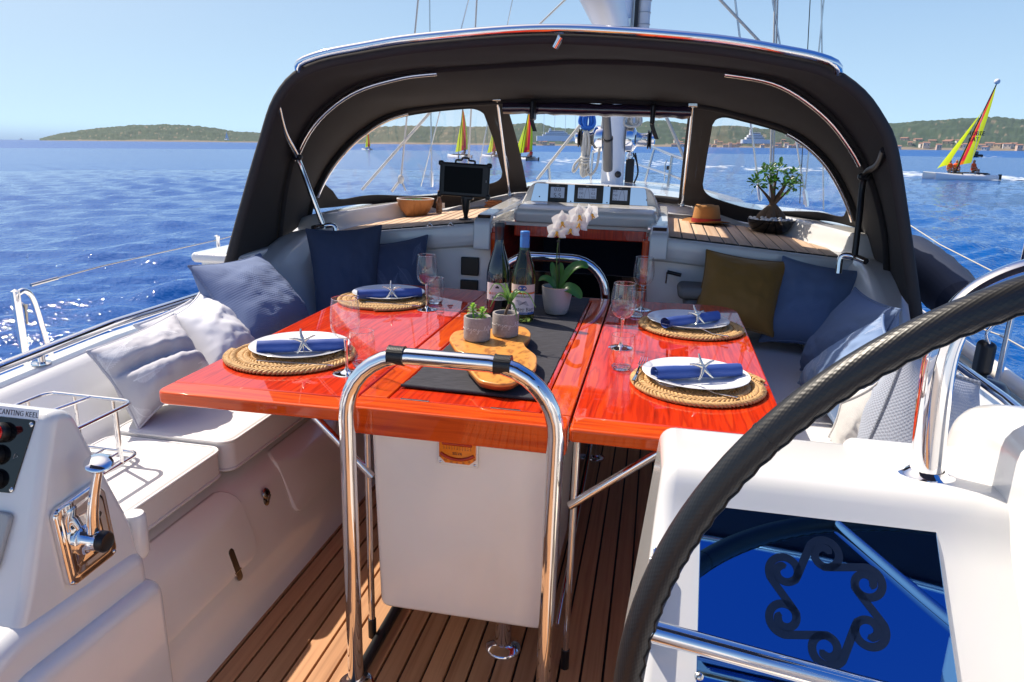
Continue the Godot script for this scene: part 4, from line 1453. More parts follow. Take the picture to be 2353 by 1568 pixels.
	(ic.get_child(0) as MeshInstance3D).material_override = M.gelcoat_cream
	var up := Basis(Vector3(1, 0, 0), Vector3(0, 0, 1), Vector3(0, -1, 0))
	var am := MB.new()
	am.slab([Vector2(-0.028, -0.033), Vector2(0.030, -0.033), Vector2(0.043, -0.02), Vector2(0.043, 0.018), Vector2(0.028, 0.031), Vector2(-0.028, 0.031), Vector2(-0.043, 0.016), Vector2(-0.043, -0.022)], 0.004, 0.009, 0.0015, Transform3D(up, Vector3.ZERO), 2)
	var lens := part("lens", am, M.amber, ic)
	part("bubble_tube", tubes([Vector3(-0.034, 0.017, 0.0095), Vector3(0.034, 0.017, 0.0095)], 0.0042, 10), M.amber_dark, ic)
	var arc := []
	for k in 17:
		var a := deg_to_rad(-36 + 72.0 * k / 16)
		arc.append(Vector3(0.066 * sin(a), 0.046 - 0.066 * cos(a), 0.0095))
	part("heel_tube", tubes(arc, 0.0042, 10), M.amber_dark, ic)
	for k in 11:
		var x := (k - 5) * 0.0062
		part("tick", boxed(Vector3(0.0006, 0.0035, 0.0005), 0.0001, T(Vector3(x, 0.0105, 0.0094)), 1), M.print_brown, lens)
		part("numeral", letters(str(absi(k - 5)), 0.0042, 0.0003), M.print_brown, lens, T(Vector3(x, 0.0055, 0.0093)))
	part("maker_name", letters("SILVA", 0.0062, 0.0004, "sans", true), M.print_brown, lens, T(Vector3(0, -0.006, 0.0093)))
	for k in 7:
		var a := deg_to_rad(-33 + 66.0 * k / 6)
		part("numeral", letters(["30", "20", "10", "0", "10", "20", "30"][k], 0.0045, 0.0003), M.print_brown, lens, Transform3D(Basis(Vector3.BACK, a * 0.7), Vector3(0.0735 * sin(a), 0.045 - 0.0735 * cos(a), 0.0093)))
	for s in [[-0.040, -0.032], [0.040, -0.032], [-0.040, 0.0325], [0.040, 0.0325]]:
		part("screw", lathed([Vector2(0, 0.0025), Vector2(0.0022, 0.002), Vector2(0.0035, 0.0)], 12, Transform3D(up, Vector3(s[0], s[1], 0.005))), M.steel, ic)

# ---------------------------------------------------------------- pillows
func pillow(called: String, label: String, corners: Array, thick: float, m: Material, piping: Material, sd: int, crease := 0.0, sag := 0.02) -> Node3D:
	# corners: top-left, top-right, bottom-right, bottom-left as seen
	var tl: Vector3 = corners[0]
	var tr: Vector3 = corners[1]
	var br: Vector3 = corners[2]
	var bl: Vector3 = corners[3]
	var ce := (tl + tr + br + bl) / 4.0
	var t := thing(called, label, "pillow", ce)
	var nrm := (tr - bl).cross(tl - br).normalized()
	if nrm.dot(EYE - ce) < 0: nrm = -nrm
	var f := FastNoiseLite.new()
	f.seed = sd; f.frequency = 1.0; f.fractal_octaves = 2
	var n := 40
	var edge := []
	for side in [1.0, -1.0]:
		var b := MB.new()
		var rows := []
		for i in n + 1:
			var row := []
			var w := sin((float(i) / n * 2 - 1) * PI / 2)
			for j in n + 1:
				var u := sin((float(j) / n * 2 - 1) * PI / 2)
				# sides draw in between the corners
				var uu := u * (1 - 0.085 * (1 - w * w) * absf(u))
				var ww := w * (1 - 0.085 * (1 - u * u) * absf(w))
				var p := tl.lerp(tr, uu * 0.5 + 0.5).lerp(bl.lerp(br, uu * 0.5 + 0.5), ww * 0.5 + 0.5) - ce
				var fat := pow((1 - pow(absf(u), 2.6)) * (1 - pow(absf(w), 2.6)), 0.55)
				var low := 1.0 + 0.25 * w
				var puck := 0.10 * f.get_noise_2d(u * 1.6 + sd, w * 1.6) + 0.05 * f.get_noise_2d(u * 5 + sd, w * 5)
				var d := thick * fat * (low + puck)
				if crease > 0.0:
					var c := absf(w - 0.1 - 0.35 * u)
					d -= crease * exp(-c * c * 40) * fat
				p += nrm * side * d
				p.y -= sag * fat * (1 - w) * 0.5
				row.append(p)
			rows.append(row)
		b.grid(rows, nrm * side, false, false, 1.0, 1.0)
		part("front" if side > 0 else "back", b, m, t)
		if side > 0:
			for j in n: edge.append(rows[0][j])
			for i in n: edge.append(rows[i][n])
			for j in n: edge.append(rows[n][n - j])
			for i in n: edge.append(rows[n - i][0])
	if piping: part("piping", tubes(edge, 0.0048, 6, true), piping, t)
	return t
func build_pillows() -> void:
	# port side, leaning on the coaming and the bulkhead
	pillow("pillow", "pale grey feather-print pillow folded over at the near end of the port seat", [on_x(200, 808, -1.17), on_x(400, 722, -1.14), on_x(482, 842, -0.93), on_y(318, 985, 0.475)], 0.10, M.feather_light, M.feather_light, 1, 0.05)
	pillow("pillow", "pale pillow tucked behind the feather-print one against the port coaming", [on_x(308, 748, -1.21), on_x(440, 690, -1.21), on_x(500, 800, -1.10), on_x(400, 840, -1.10)], 0.05, M.linen_light, M.linen_light, 2)
	pillow("pillow", "plain pale grey pillow between the feather print and the woven blue one", [on_x(396, 728, -1.15), on_x(462, 668, -1.17), on_x(600, 830, -0.95), on_x(470, 900, -0.95)], 0.11, M.linen_light, M.linen_light, 3)
	pillow("pillow", "grey-blue woven pillow standing on its edge, its top lit by the sun", [on_x(433, 612, -1.20), on_x(597, 584, -1.22), on_x(722, 775, -0.93), on_x(560, 815, -0.93)], 0.11, M.linen_blue, M.linen_blue, 4)
	pillow("pillow", "large dark navy pillow in the port corner under the sprayhood", [on_z(703, 527, -3.12), on_z(876, 518, -3.34), on_z(870, 745, -3.10), on_z(730, 760, -2.92)], 0.10, M.linen_navy, M.linen_navy, 5)
	pillow("pillow", "dark blue feather-print pillow leaning on the bulkhead by the black covers", [on_z(822, 565, -3.30), on_z(982, 541, -3.40), on_z(980, 720, -3.20), on_z(865, 725, -3.10)], 0.075, M.feather_navy, M.feather_navy, 6)
	# starboard side
	pillow("pillow", "mustard velvet pillow with a piped edge on the starboard seat", [on_z(1624, 575, -3.36), on_z(1818, 604, -3.36), on_z(1776, 774, -3.12), on_z(1588, 735, -3.12)], 0.085, M.velvet, M.velvet_piping, 7)
	pillow("pillow", "large mid-blue pillow behind the mustard velvet one", [on_z(1800, 590, -3.38), on_z(1988, 626, -3.30), on_z(1905, 800, -3.02), on_z(1745, 785, -3.18)], 0.095, M.linen_mid, M.linen_mid, 8)
	pillow("pillow", "blue pillow leaning on the starboard coaming behind the feather print", [on_x(1965, 662, 1.16), on_x(2068, 712, 1.17), on_y(1985, 900, 0.50), on_y(1840, 850, 0.48)], 0.10, M.linen_mid, M.linen_mid, 9)
	pillow("pillow", "pale blue feather-print pillow leaning on the starboard coaming", [on_x(2030, 724, 1.13), on_x(2055, 800, 1.14), on_y(1925, 985, 0.48), on_y(1835, 880, 0.48)], 0.085, M.feather_blue, M.feather_blue, 10)
	pillow("pillow", "big pale woven pillow standing upright behind the helm guard rail", [on_x(2085, 800, 1.0), on_x(2250, 880, 1.17), on_y(2225, 1062, 0.50), on_y(1950, 1098, 0.47)], 0.15, M.linen_pale, M.linen_pale, 11)
	pillow("pillow", "small white pillow half hidden by the big woven one", [on_x(1935, 925, 0.98), on_x(2020, 880, 1.0), on_y(2060, 1000, 0.50), on_y(1905, 1003, 0.475)], 0.085, M.linen_white, M.linen_white, 12)

# ---------------------------------------------------------------- place settings
func braided_mat(rad: float, sd: int) -> ArrayMesh:
	# rope wound in a spiral: two strands twisting round one another
	var b := MB.new()
	var turns := int(rad / 0.0145)
	for strand in 3:
		var path := []
		var r := 0.006
		var a := 0.0
		var run := 0.0
		while r < rad:
			var step := 0.0045
			a += step / r
			r += 0.0175 * step / (TAU * r)
			run += step
			var tw := (run / 0.034 * TAU) * (1.0 if int(a / TAU) % 2 == 0 else -1.0) + strand * TAU / 3 + 0.5 * sin(run * 61.0 + sd)
			var rr := r + 0.0062 * cos(tw)
			path.append(Vector3(rr * cos(a), 0.0074 + 0.0036 * sin(tw), rr * sin(a)))
		b.tube(path, 0.0040, 5, false, false)
	return b.commit()
func wine_glass_parts(t: Node3D) -> void:
	# thin bowl as one wall of clear sheet, solid stem and foot
	var bowl := [Vector2(0.004, 0.092), Vector2(0.016, 0.0945), Vector2(0.027, 0.103), Vector2(0.0345, 0.116), Vector2(0.0375, 0.132), Vector2(0.0378, 0.148), Vector2(0.0362, 0.168), Vector2(0.0335, 0.190), Vector2(0.0325, 0.197)]
	part("bowl", lathed(sm2(bowl), 40), M.glass_wall, t)
	var inner := []
	for p in bowl: inner.append(Vector2(maxf(0.0, p.x - 0.0011), p.y + 0.001 if p.y < 0.12 else p.y))
	part("bowl", lathed(sm2(inner), 40), M.glass_wall, t)
	part("rim", torus(0.0322, 0.0008, 0.197), M.glass, t)
	part("stem", lathed(sm2([Vector2(0.0, 0.0925), Vector2(0.006, 0.0915), Vector2(0.0048, 0.080), Vector2(0.0036, 0.06), Vector2(0.0036, 0.03), Vector2(0.005, 0.014), Vector2(0.012, 0.0065), Vector2(0.025, 0.0035), Vector2(0.0345, 0.0022), Vector2(0.035, 0.0012), Vector2(0.034, 0.0006), Vector2(0.0, 0.0006)]), 36), M.glass, t)
func tumbler_parts(t: Node3D) -> void:
	var wall := [Vector2(0.022, 0.0006), Vector2(0.0255, 0.003), Vector2(0.030, 0.014), Vector2(0.0335, 0.032), Vector2(0.0345, 0.052), Vector2(0.0335, 0.076), Vector2(0.0315, 0.096)]
	part("wall", lathed(sm2(wall), 36), M.glass_wall, t)
	var inner := []
	for p in wall:
		if p.y > 0.01: inner.append(Vector2(p.x - 0.0014, p.y))
	part("wall", lathed(sm2(inner), 36), M.glass_wall, t)
	part("rim", torus(0.0308, 0.0008, 0.096), M.glass, t)
	part("base", lathed(sm2([Vector2(0.0, 0.0006), Vector2(0.0215, 0.0006), Vector2(0.0245, 0.003), Vector2(0.027, 0.009), Vector2(0.02, 0.0105), Vector2(0.0, 0.010)]), 36), M.glass, t)
func sm2(pts: Array) -> Array:
	return smooth(pts, 3)
func torus(R: float, r: float, y: float) -> MB:
	var p := []
	for k in 40: p.append(Vector3(R * cos(TAU * k / 40), y, R * sin(TAU * k / 40)))
	return tubes(p, r, 6, true)
func starfish() -> ArrayMesh:
	var b := MB.new()
	for k in 5:
		var a := TAU * k / 5 + PI / 2
		var d := Vector3(cos(a), sin(a), 0)
		var path := []
		var rad := []
		for i in 8:
			var u := i / 7.0
			path.append(d * 0.036 * u + Vector3(-d.y, d.x, 0) * 0.003 * sin(u * 2.5) * (1 if k % 2 == 0 else -1) + Vector3(0, 0, 0.002 * sin(u * PI)))
			rad.append(lerpf(0.0058, 0.0022, u) * (1 + 0.10 * sin(i * 2.9)))
		b.tube(path, rad, 8)
	b.ball(Vector3.ZERO, Vector3(0.0065, 0.0065, 0.0055), 10, 8)
	return b.commit()
func napkin_mesh(long: float) -> ArrayMesh:
	# a rolled napkin: spiral section along x, with a soft edge
	var b := MB.new()
	var rows := []
	var f := FastNoiseLite.new()
	f.seed = 5; f.frequency = 9.0
	for i in 25:
		var x := lerpf(-long / 2, long / 2, i / 24.0)
		var row := []
		for k in 70:
			var o := k / 69.0
			var a := -o * TAU * 3.4 + 1.2
			var r := lerpf(0.0215, 0.004, o) * (1 + 0.06 * f.get_noise_2d(x * 3, a * 0.15)) * (1.0 - 0.10 * exp(-x * x / 0.0006))
			var end: float = 0.004 * sin(o * 9) * (absf(x) / (long / 2)) ** 6 * signf(x)
			row.append(Vector3(x + end - signf(x) * 0.006 * o * (absf(x) / (long / 2)) ** 8, 0.0195 + r * 0.92 * sin(a), r * 1.12 * cos(a)))
		rows.append(row)
	b.grid(rows, Vector3.ZERO, false, false, 3, 3)
	return b.commit()
func knife_mesh() -> ArrayMesh:
	var b := MB.new()
	b.slab(round_poly([Vector2(-0.105, -0.005), Vector2(0.0, -0.0045), Vector2(0.02, -0.009), Vector2(0.09, -0.009), Vector2(0.108, 0.003), Vector2(0.0, 0.004), Vector2(-0.105, 0.005)], 0.004, 3), 0, 0.0022, 0.0008)
	return b.commit()
func fork_mesh() -> ArrayMesh:
	var b := MB.new()
	var rows := []
	for i in 26:
		var u := i / 25.0
		var x := lerpf(-0.10, 0.055, u)
		var y := 0.006 + 0.010 * sin(clampf((u - 0.35) / 0.65, 0, 1) * PI) - 0.004 * u
		var w := lerpf(0.0058, 0.0030, smoothstep(0.0, 0.6, u)) if u < 0.72 else lerpf(0.0030, 0.0115, smoothstep(0.72, 1.0, u))
		rows.append([Vector3(x, y - 0.0008, -w), Vector3(x, y + 0.0012, -w * 0.7), Vector3(x, y + 0.0012, w * 0.7), Vector3(x, y - 0.0008, w), Vector3(x, y - 0.0012, 0)])
	b.grid(rows, Vector3.ZERO, true)
	for k in 4:
		var z := (k - 1.5) * 0.0062
		b.tube([Vector3(0.054, 0.0025, z), Vector3(0.075, 0.0, z), Vector3(0.09, 0.0035, z), Vector3(0.103, 0.011, z * 0.95)], [0.0021, 0.0020, 0.0017, 0.0009], 6)
	return b.commit()
func build_place_settings() -> void:
	var names := ["port leaf near the helm", "port leaf towards the cabin", "starboard leaf near the helm", "starboard leaf towards the cabin"]
	# mat centre, plate centre, napkin ends, star, pixel positions
	var S := [
		{"mat": [672, 816], "plate": [690, 796], "nap": [592, 801, 795, 795], "wine": [797, 858], "tumb": [833, 840], "grey": false},
		{"mat": [880, 690], "plate": [893, 674], "nap": [820, 680, 970, 675], "wine": [981, 712], "tumb": [1000, 697], "grey": false},
		{"mat": [1605, 884], "plate": [1598, 862], "nap": [1493, 862, 1706, 853], "wine": [1426, 800], "tumb": [1427, 848], "grey": false},
		{"mat": [1590, 752], "plate": [1581, 737], "nap": [1513, 747, 1658, 727], "wine": [1473, 713], "tumb": [1461, 727], "grey": true}]
	var star := starfish()
	var mats := [braided_mat(0.172, 1)]
	var plate := lathed(sm2([Vector2(0.0, 0.004), Vector2(0.085, 0.004), Vector2(0.105, 0.010), Vector2(0.132, 0.0165), Vector2(0.1345, 0.0175), Vector2(0.1335, 0.0155), Vector2(0.105, 0.007), Vector2(0.085, 0.0), Vector2(0.0, 0.0)]), 64).commit()
	var knife := knife_mesh()
	var fork := fork_mesh()
	var wg: Node3D = null
	var tb: Node3D = null
	for k in 4:
		var q = S[k]
		var m := single("placemat", mats[0], M.seagrass, "round braided seagrass placemat on the " + names[k], "placemat", "braided placemats on the table")
		m.position = on_y(q.mat[0], q.mat[1], TY + 0.004) - Vector3(0, 0.004, 0) + Vector3(0, 0.0003, 0)
		m.rotation.y = k * 1.7
		var p := single("dinner_plate", plate, M.china, "white dinner plate under a blue napkin on the " + names[k], "plate", "white plates on the placemats")
		p.position = on_y(q.plate[0], q.plate[1], TY + 0.022)
		p.position.y = TY + 0.0128
		var a := on_y(q.nap[0], q.nap[1], TY + 0.032)
		var c := on_y(q.nap[2], q.nap[3], TY + 0.032)
		var mid := (a + c) / 2
		var dir := (c - a)
		dir.y = 0
		var n := thing("rolled_napkin", "rolled royal blue napkin in a starfish ring on the " + names[k], "napkin", Vector3(mid.x, TY + 0.0178, mid.z), "blue napkins on the plates")
		n.rotation.y = -atan2(dir.z, dir.x)
		part("cloth", napkin_mesh(minf(dir.length(), 0.23)), M.napkin, n)
		part("ring_band", torus(0.0208, 0.0012, 0.0), M.pearl, n, Transform3D(Basis(Vector3.BACK, PI / 2), Vector3(0.004, 0.0195, 0)))
		part("starfish", star, M.pearl, n, Transform3D(Basis(Vector3.RIGHT, -0.55) * Basis(Vector3.BACK, [0.12, -0.05, 0.1, 0.0][k]), Vector3(0.004, 0.036, 0.022)))
		# glasses
		if wg == null:
			wg = thing("wine_glass", "", "glass")
			wine_glass_parts(wg)
			tb = thing("tumbler", "", "glass")
			tumbler_parts(tb)
		var w: Node3D = wg
		var u: Node3D = tb
		if k > 0:
			w = wg.duplicate(); w.name = numbered("wine_glass"); add_child(w)
			u = tb.duplicate(); u.name = numbered("tumbler"); add_child(u)
		w.position = on_y(q.wine[0], q.wine[1], TY + 0.0002); u.position = on_y(q.tumb[0], q.tumb[1], TY + 0.0002)
		w.set_meta("label", "empty stemmed wine glass on the " + names[k]); w.set_meta("group", "wine glasses on the table")
		u.set_meta("label", "empty rounded water tumbler on the " + names[k]); u.set_meta("group", "tumblers on the table")
		if k == 0:
			w.set_meta("label", "empty stemmed wine glass on the " + names[k])
	# cutlery
	for q in [[590, 826, 765, 838, "knife", names[0]], [840, 692, 965, 702, "knife", names[1]]]:
		var a := on_y(q[0], q[1], TY + 0.016)
		var c := on_y(q[2], q[3], TY + 0.016)
		var o := single("table_knife", knife, M.chrome, "steel table knife on the placemat, " + q[5], "knife", "table knives")
		o.position = (a + c) / 2; o.position.y = TY + 0.0125
		o.rotation.y = -atan2((c - a).z, (c - a).x)
	for q in [[1698, 916, 1508, 878, names[2] + ", lying lengthwise"], [1683, 777, 1535, 748, names[3]], [1458, 872, 1478, 832, names[2] + ", its tines beside the plate"]]:
		var a := on_y(q[0], q[1], TY + 0.016)
		var c := on_y(q[2], q[3], TY + 0.016)
		var o := single("table_fork", fork, M.chrome, "steel table fork on the placemat, " + q[4], "fork", "table forks")
		o.position = (a + c) / 2; o.position.y = TY + 0.0128
		o.rotation.y = -atan2((c - a).z, (c - a).x)

# ---------------------------------------------------------------- things down the middle of the table
func blade(path: Array, wide: Array, fold: float, hint: Vector3) -> MB:
	# a leaf: a folded strip along a path
	var b := MB.new()
	var rows := []
	for i in path.size():
		var t: Vector3 = (path[mini(i + 1, path.size() - 1)] - path[maxi(i - 1, 0)]).normalized()
		var s := t.cross(hint).normalized()
		var u := s.cross(t).normalized()
		var w: float = wide[i]
		rows.append([path[i] - s * w + u * w * fold, path[i] - s * w * 0.5 + u * w * fold * 0.35, path[i], path[i] + s * w * 0.5 + u * w * fold * 0.35, path[i] + s * w + u * w * fold])
	b.grid(rows, hint)
	return b
func script_line(txt: String, rad: float, high: float) -> MB:
	# hand-drawn lettering as a thin raised line round a pot: each letter a little path
	var glyph := {
		"e": [[0, .25], [.35, .3], [.5, .45], [.35, .6], [.1, .5], [.08, .2], [.3, .02], [.6, .1], [.75, .25]],
		"n": [[0, .2], [.12, .5], [.15, 0], [.2, .35], [.4, .5], [.5, .3], [.5, .05], [.7, .05], [.8, .25]],
		"j": [[0, .25], [.25, .5], [.25, 0], [.2, -.5], [0, -.6], [-.05, -.4], [.3, -.05], [.6, .2]],
		"o": [[0, .25], [.2, .48], [.05, .2], [.25, 0], [.5, .2], [.4, .48], [.25, .42], [.5, .35], [.75, .4]],
		"y": [[0, .4], [.1, .1], [.3, .05], [.48, .45], [.45, 0], [.35, -.5], [.15, -.6], [.1, -.4], [.5, -.05], [.8, .2]],
		"l": [[0, .2], [.35, .7], [.3, 1.0], [.15, .8], [.15, .2], [.3, 0], [.5, .2]],
		"i": [[0, .2], [.15, .48], [.18, .05], [.35, .02], [.5, .2]],
		"f": [[0, .2], [.3, .8], [.2, 1.0], [.12, .6], [.1, -.5], [.2, -.55], [.25, 0], [.5, .2]],
		"_": [[0, .25], [.5, .22], [1.0, .25], [1.5, .24], [2.0, .2]],
		" ": [[0, .2], [.2, .1], [.5, .12], [.8, .3]]}
	var pts := []
	var x := 0.0
	for ch in txt:
		var g = glyph[ch]
		for p in g: pts.append(Vector2(x + p[0], p[1]))
		x += g[g.size() - 1][0]
	var out := []
	for p in smooth(pts, 3):
		var o: float = (p.x - x * 0.5) * high / rad
		out.append(Vector3(sin(o) * (rad + 0.0002), p.y * high, cos(o) * (rad + 0.0002)))
	return tubes(out, 0.0007, 5)
func build_table_things() -> void:
	# runner
	var rn := MB.new()
	var rows := []
	var f := FastNoiseLite.new()
	f.seed = 8; f.frequency = 3.0
	var c0 := on_y(923, 890, TY)
	var c1 := on_y(1238, 922, TY)
	for i in 90:
		var u := i / 89.0
		var row := []
		var a := c0.lerp(Vector3(-0.165, TY, -2.80), u)
		var b := c1.lerp(Vector3(0.172, TY, -2.80), u)
		for j in 30:
			var p := a.lerp(b, j / 29.0)
			p.x += 0.003 * f.get_noise_2d(u * 40, 3) * (1 if j > 27 else (-1 if j < 2 else 0))
			p.y += 0.0018 + 0.0016 * maxf(0, f.get_noise_2d(p.x * 2, p.z * 9)) + (0.006 * exp(-u * 60.0))
			row.append(p)
		rows.append(row)
	rn.grid(rows, Vector3.UP)
	for i in rn.v.size(): rn.uv[i] = Vector2(rn.v[i].x, rn.v[i].z)
	var hem := []
	for j in 30: hem.append(rows[0][j] + Vector3(0, -0.003, 0.001))
	var rt := thing("table_runner", "charcoal ribbed table runner down the middle of the table", "runner")
	part("cloth", rn, M.runner, rt)
	part("hem", tubes(hem, 0.0042, 8), M.runner, rt)
	# olive wood board
	var zs := [[640, 600], [668, 545], [715, 512], [800, 500], [1000, 500], [1150, 480], [1300, 460], [1430, 455], [1530, 470], [1590, 520], [1598, 565], [1570, 605], [1525, 640], [1535, 690], [1585, 735], [1650, 785], [1672, 830], [1668, 890], [1652, 950], [1575, 1010], [1470, 1070], [1380, 1122], [1230, 1135], [1080, 1112], [985, 1080], [910, 1000], [850, 930], [808, 872], [850, 835], [890, 808], [868, 780], [790, 762], [735, 740], [700, 705], [672, 660]]
	var ol := []
	var mid := Vector3.ZERO
	for z in zs:
		var p := on_y(907.7 + z[0] * 0.1953, 660.7 + z[1] * 0.1953, TY + 0.037)
		ol.append(Vector2(p.x, p.z)); mid += p
	mid /= zs.size()
	var smo := smooth(ol, 3, true)
	var loc := []
	for p in smo: loc.append(p - Vector2(mid.x, mid.z))
	var bt := thing("serving_board", "live-edge olive wood serving board under the two small pots", "board", Vector3(mid.x, TY + 0.0032, mid.z))
	var top := MB.new()
	top.slab(loc, 0.026, 0.034, 0.004, Transform3D.IDENTITY, 3, 0.0)
	part("top", top, M.olive_wood, bt)
	var under := MB.new()
	var ur := []
	for k in 6:
		var row := []
		var o := k / 5.0
		for p in loc: row.append(Vector3(p.x * (1 - 0.16 * o * o), 0.027 - 0.0265 * o, p.y * (1 - 0.16 * o * o)))
		ur.append(row)
	under.grid(ur, Vector3.ZERO, true)
	part("live_edge", under, M.olive_bark, bt)
	# two concrete pots
	var yb := TY + 0.0372
	var pot := [Vector2(0.0, 0.0), Vector2(0.033, 0.0), Vector2(0.0375, 0.004), Vector2(0.0385, 0.010), Vector2(0.0385, 0.068), Vector2(0.0378, 0.0695), Vector2(0.0325, 0.0695), Vector2(0.0315, 0.068), Vector2(0.0315, 0.056), Vector2(0.0, 0.056)]
	var p1 := on_y(1090, 787, yb) + Vector3(0, 0, -0.03)
	var p2 := on_y(1156, 777, yb) + Vector3(0, 0, -0.03)
	var specs := [[p1, "enjoy life", "_enjoy life", 0.35], [p2, "enjoy life", "_enjoy life", 0.25]]
	for k in 2:
		var t := thing("succulent_pot", "small grey concrete pot with " + ["two green succulent rosettes", "one spiky aloe"][k] + " on the wooden board", "potted plant", specs[k][0])
		part("pot", lathed(pot, 48), M.concrete, t)
		part("lettering", script_line("__enjoy life__", 0.0386, 0.0135), M.chalk, t, Transform3D(Basis(Vector3.UP, 0.25 + [0.12, 0.30][k]), Vector3(0, 0.034, 0)))
		part("soil", lathed([Vector2(0.0, 0.0595), Vector2(0.02, 0.0600), Vector2(0.0315, 0.0575)], 24), M.soil, t)
		if k == 0:
			var g := RandomNumberGenerator.new()
			g.seed = 4
			for q in [[-0.014, 0.0, 0.092, 0.85], [0.016, 0.008, 0.083, 1.0]]:
				var c := Vector3(q[0], q[2], q[1])
				part("stalk", tubes([Vector3(q[0] * 0.7, 0.058, q[1]), c], 0.0028, 7), M.leaf_succulent, t)
				for i in 20:
					var a := i * 2.4
					var lift: float = lerpf(-0.5, 1.1, i / 19.0)
					var d := Vector3(cos(a) * cos(lift), sin(lift), sin(a) * cos(lift))
					var l: float = lerpf(0.023, 0.013, i / 19.0) * q[3]
					var base := c + Vector3(0, (i / 19.0 - 0.6) * 0.016, 0)
					part("leaf", blade([base, base + d * l * 0.4, base + d * l * 0.75 + Vector3(0, 0.001, 0), base + d * l], [0.0022, 0.0042, 0.0046, 0.0008], 0.35, Vector3(-d.x * 0.3, 1, -d.z * 0.3).normalized()), M.leaf_succulent, t)
		else:
			var root := Vector3(-0.002, 0.058, 0)
			var crown := Vector3(0.012, 0.098, 0.004)
			part("stalk", tubes(smooth([root, Vector3(0.002, 0.075, 0.002), crown], 4), [0.0045, 0.0044, 0.0043, 0.0042, 0.0041, 0.0040, 0.0040, 0.0039, 0.0038], 8), M.bark, t)
			# arching blades: tip offsets
			for q in [[-0.062, 0.030, 0.01, 0.045], [-0.045, 0.012, 0.02, 0.018], [-0.02, 0.058, 0.0, 0.02], [0.045, 0.020, 0.005, 0.030], [0.078, -0.005, 0.01, 0.045], [0.028, -0.045, 0.02, 0.02], [-0.055, -0.012, 0.015, 0.040], [0.02, 0.03, -0.03, 0.02], [0.006, 0.035, 0.02, 0.006]]:
				var tip := crown + Vector3(q[0], q[1], q[2])
				var pathb := smooth([crown, crown.lerp(tip, 0.35) + Vector3(0, q[3] * 0.8, 0), crown.lerp(tip, 0.72) + Vector3(0, q[3] * 0.75, 0), tip], 5)
				var w := []
				for i in pathb.size(): w.append(lerpf(0.0052, 0.0006, pow(i / float(pathb.size() - 1), 1.3)))
				part("leaf", blade(pathb, w, 0.5, Vector3(0.1, 0.9, 0.5).normalized()), M.leaf_aloe, t)
			for q in [[0.012, 0.006, 0.010], [-0.016, 0.010, 0.006], [0.0, 0.016, -0.008]]:
				var cb := MB.new()
				cb.rbox(Vector3(0.014, 0.006, 0.010), 0.002, Transform3D(Basis.from_euler(Vector3(0.3, q[0] * 90, 0.2)), Vector3(q[0], 0.0605, q[1])), 1)
				part("bark_chip", cb, M.bark_chip, t)
	# bottles
	var dark := thing("wine_bottle", "dark wine bottle with a black capsule and white label", "bottle", on_y(1140, 729, TY) + Vector3(0, 0.0045, -0.025))
	var shape := [Vector2(0.0, 0.0), Vector2(0.036, 0.0), Vector2(0.0405, 0.004), Vector2(0.0415, 0.012), Vector2(0.0415, 0.130), Vector2(0.041, 0.150), Vector2(0.0365, 0.175), Vector2(0.0275, 0.205), Vector2(0.0190, 0.232), Vector2(0.0155, 0.250), Vector2(0.0148, 0.262), Vector2(0.0142, 0.31), Vector2(0.0, 0.312)]
	part("body", lathed(shape, 44), M.dark_glass, dark)
	part("capsule", lathed([Vector2(0.0152, 0.262), Vector2(0.0155, 0.30), Vector2(0.0168, 0.303), Vector2(0.0168, 0.318), Vector2(0.0155, 0.3205), Vector2(0.0, 0.321)], 30), M.capsule_black, dark)
	part("label", label_wrap(0.0418, 0.058, 0.118, 1.5), M.paper, dark, Transform3D(Basis(Vector3.UP, 0.12), Vector3.ZERO))
	part("print", letters_round("MASCARON", 0.0085, 0.0421), M.print_orange, dark, Transform3D(Basis(Vector3.UP, 0.12), Vector3(0, 0.082, 0)))
	part("print", letters_round("Nuddy", 0.009, 0.0421), M.print_black, dark, Transform3D(Basis(Vector3.UP, 0.12), Vector3(0, 0.067, 0)))
	for q in [[-0.10, 0.006], [0.0, 0.009], [0.10, 0.006]]:
		part("print", label_wrap(0.0421, 0.100, 0.100 + q[1], 0.075), M.print_black, dark, Transform3D(Basis(Vector3.UP, 0.12 + q[0]), Vector3.ZERO))
	var green := thing("wine_bottle", "green glass wine bottle with a blue screw cap and printed label", "bottle", on_y(1197, 742, TY) + Vector3(0, 0.0045, -0.025))
	var shape2 := [Vector2(0.0, 0.003), Vector2(0.034, 0.0), Vector2(0.0385, 0.004), Vector2(0.0395, 0.012), Vector2(0.0395, 0.140), Vector2(0.0385, 0.160), Vector2(0.033, 0.188), Vector2(0.024, 0.215), Vector2(0.0175, 0.235), Vector2(0.0150, 0.252), Vector2(0.0145, 0.262), Vector2(0.0140, 0.296), Vector2(0.0, 0.297)]
	part("body", lathed(shape2, 44), M.green_glass, green)
	part("cap", lathed([Vector2(0.0155, 0.240), Vector2(0.0158, 0.282), Vector2(0.0152, 0.284), Vector2(0.0158, 0.286), Vector2(0.0158, 0.2885), Vector2(0.0150, 0.290), Vector2(0.0158, 0.2915), Vector2(0.0158, 0.300), Vector2(0.0145, 0.3015), Vector2(0.0, 0.302)], 30), M.capsule_blue, green)
	var turn := Transform3D(Basis(Vector3.UP, 0.10), Vector3.ZERO)
	part("label", label_wrap(0.0398, 0.030, 0.096, 1.9), M.paper, green, turn)
	part("neck_label", label_wrap(0.0398, 0.102, 0.128, 1.9), M.paper_cream, green, turn)
	part("band", label_wrap(0.0399, 0.0962, 0.1012, 1.9), M.print_orange, green, turn)
	part("foot_band", label_wrap(0.0400, 0.027, 0.0345, 1.9), M.print_blue, green, turn)
	var ov := MB.new()
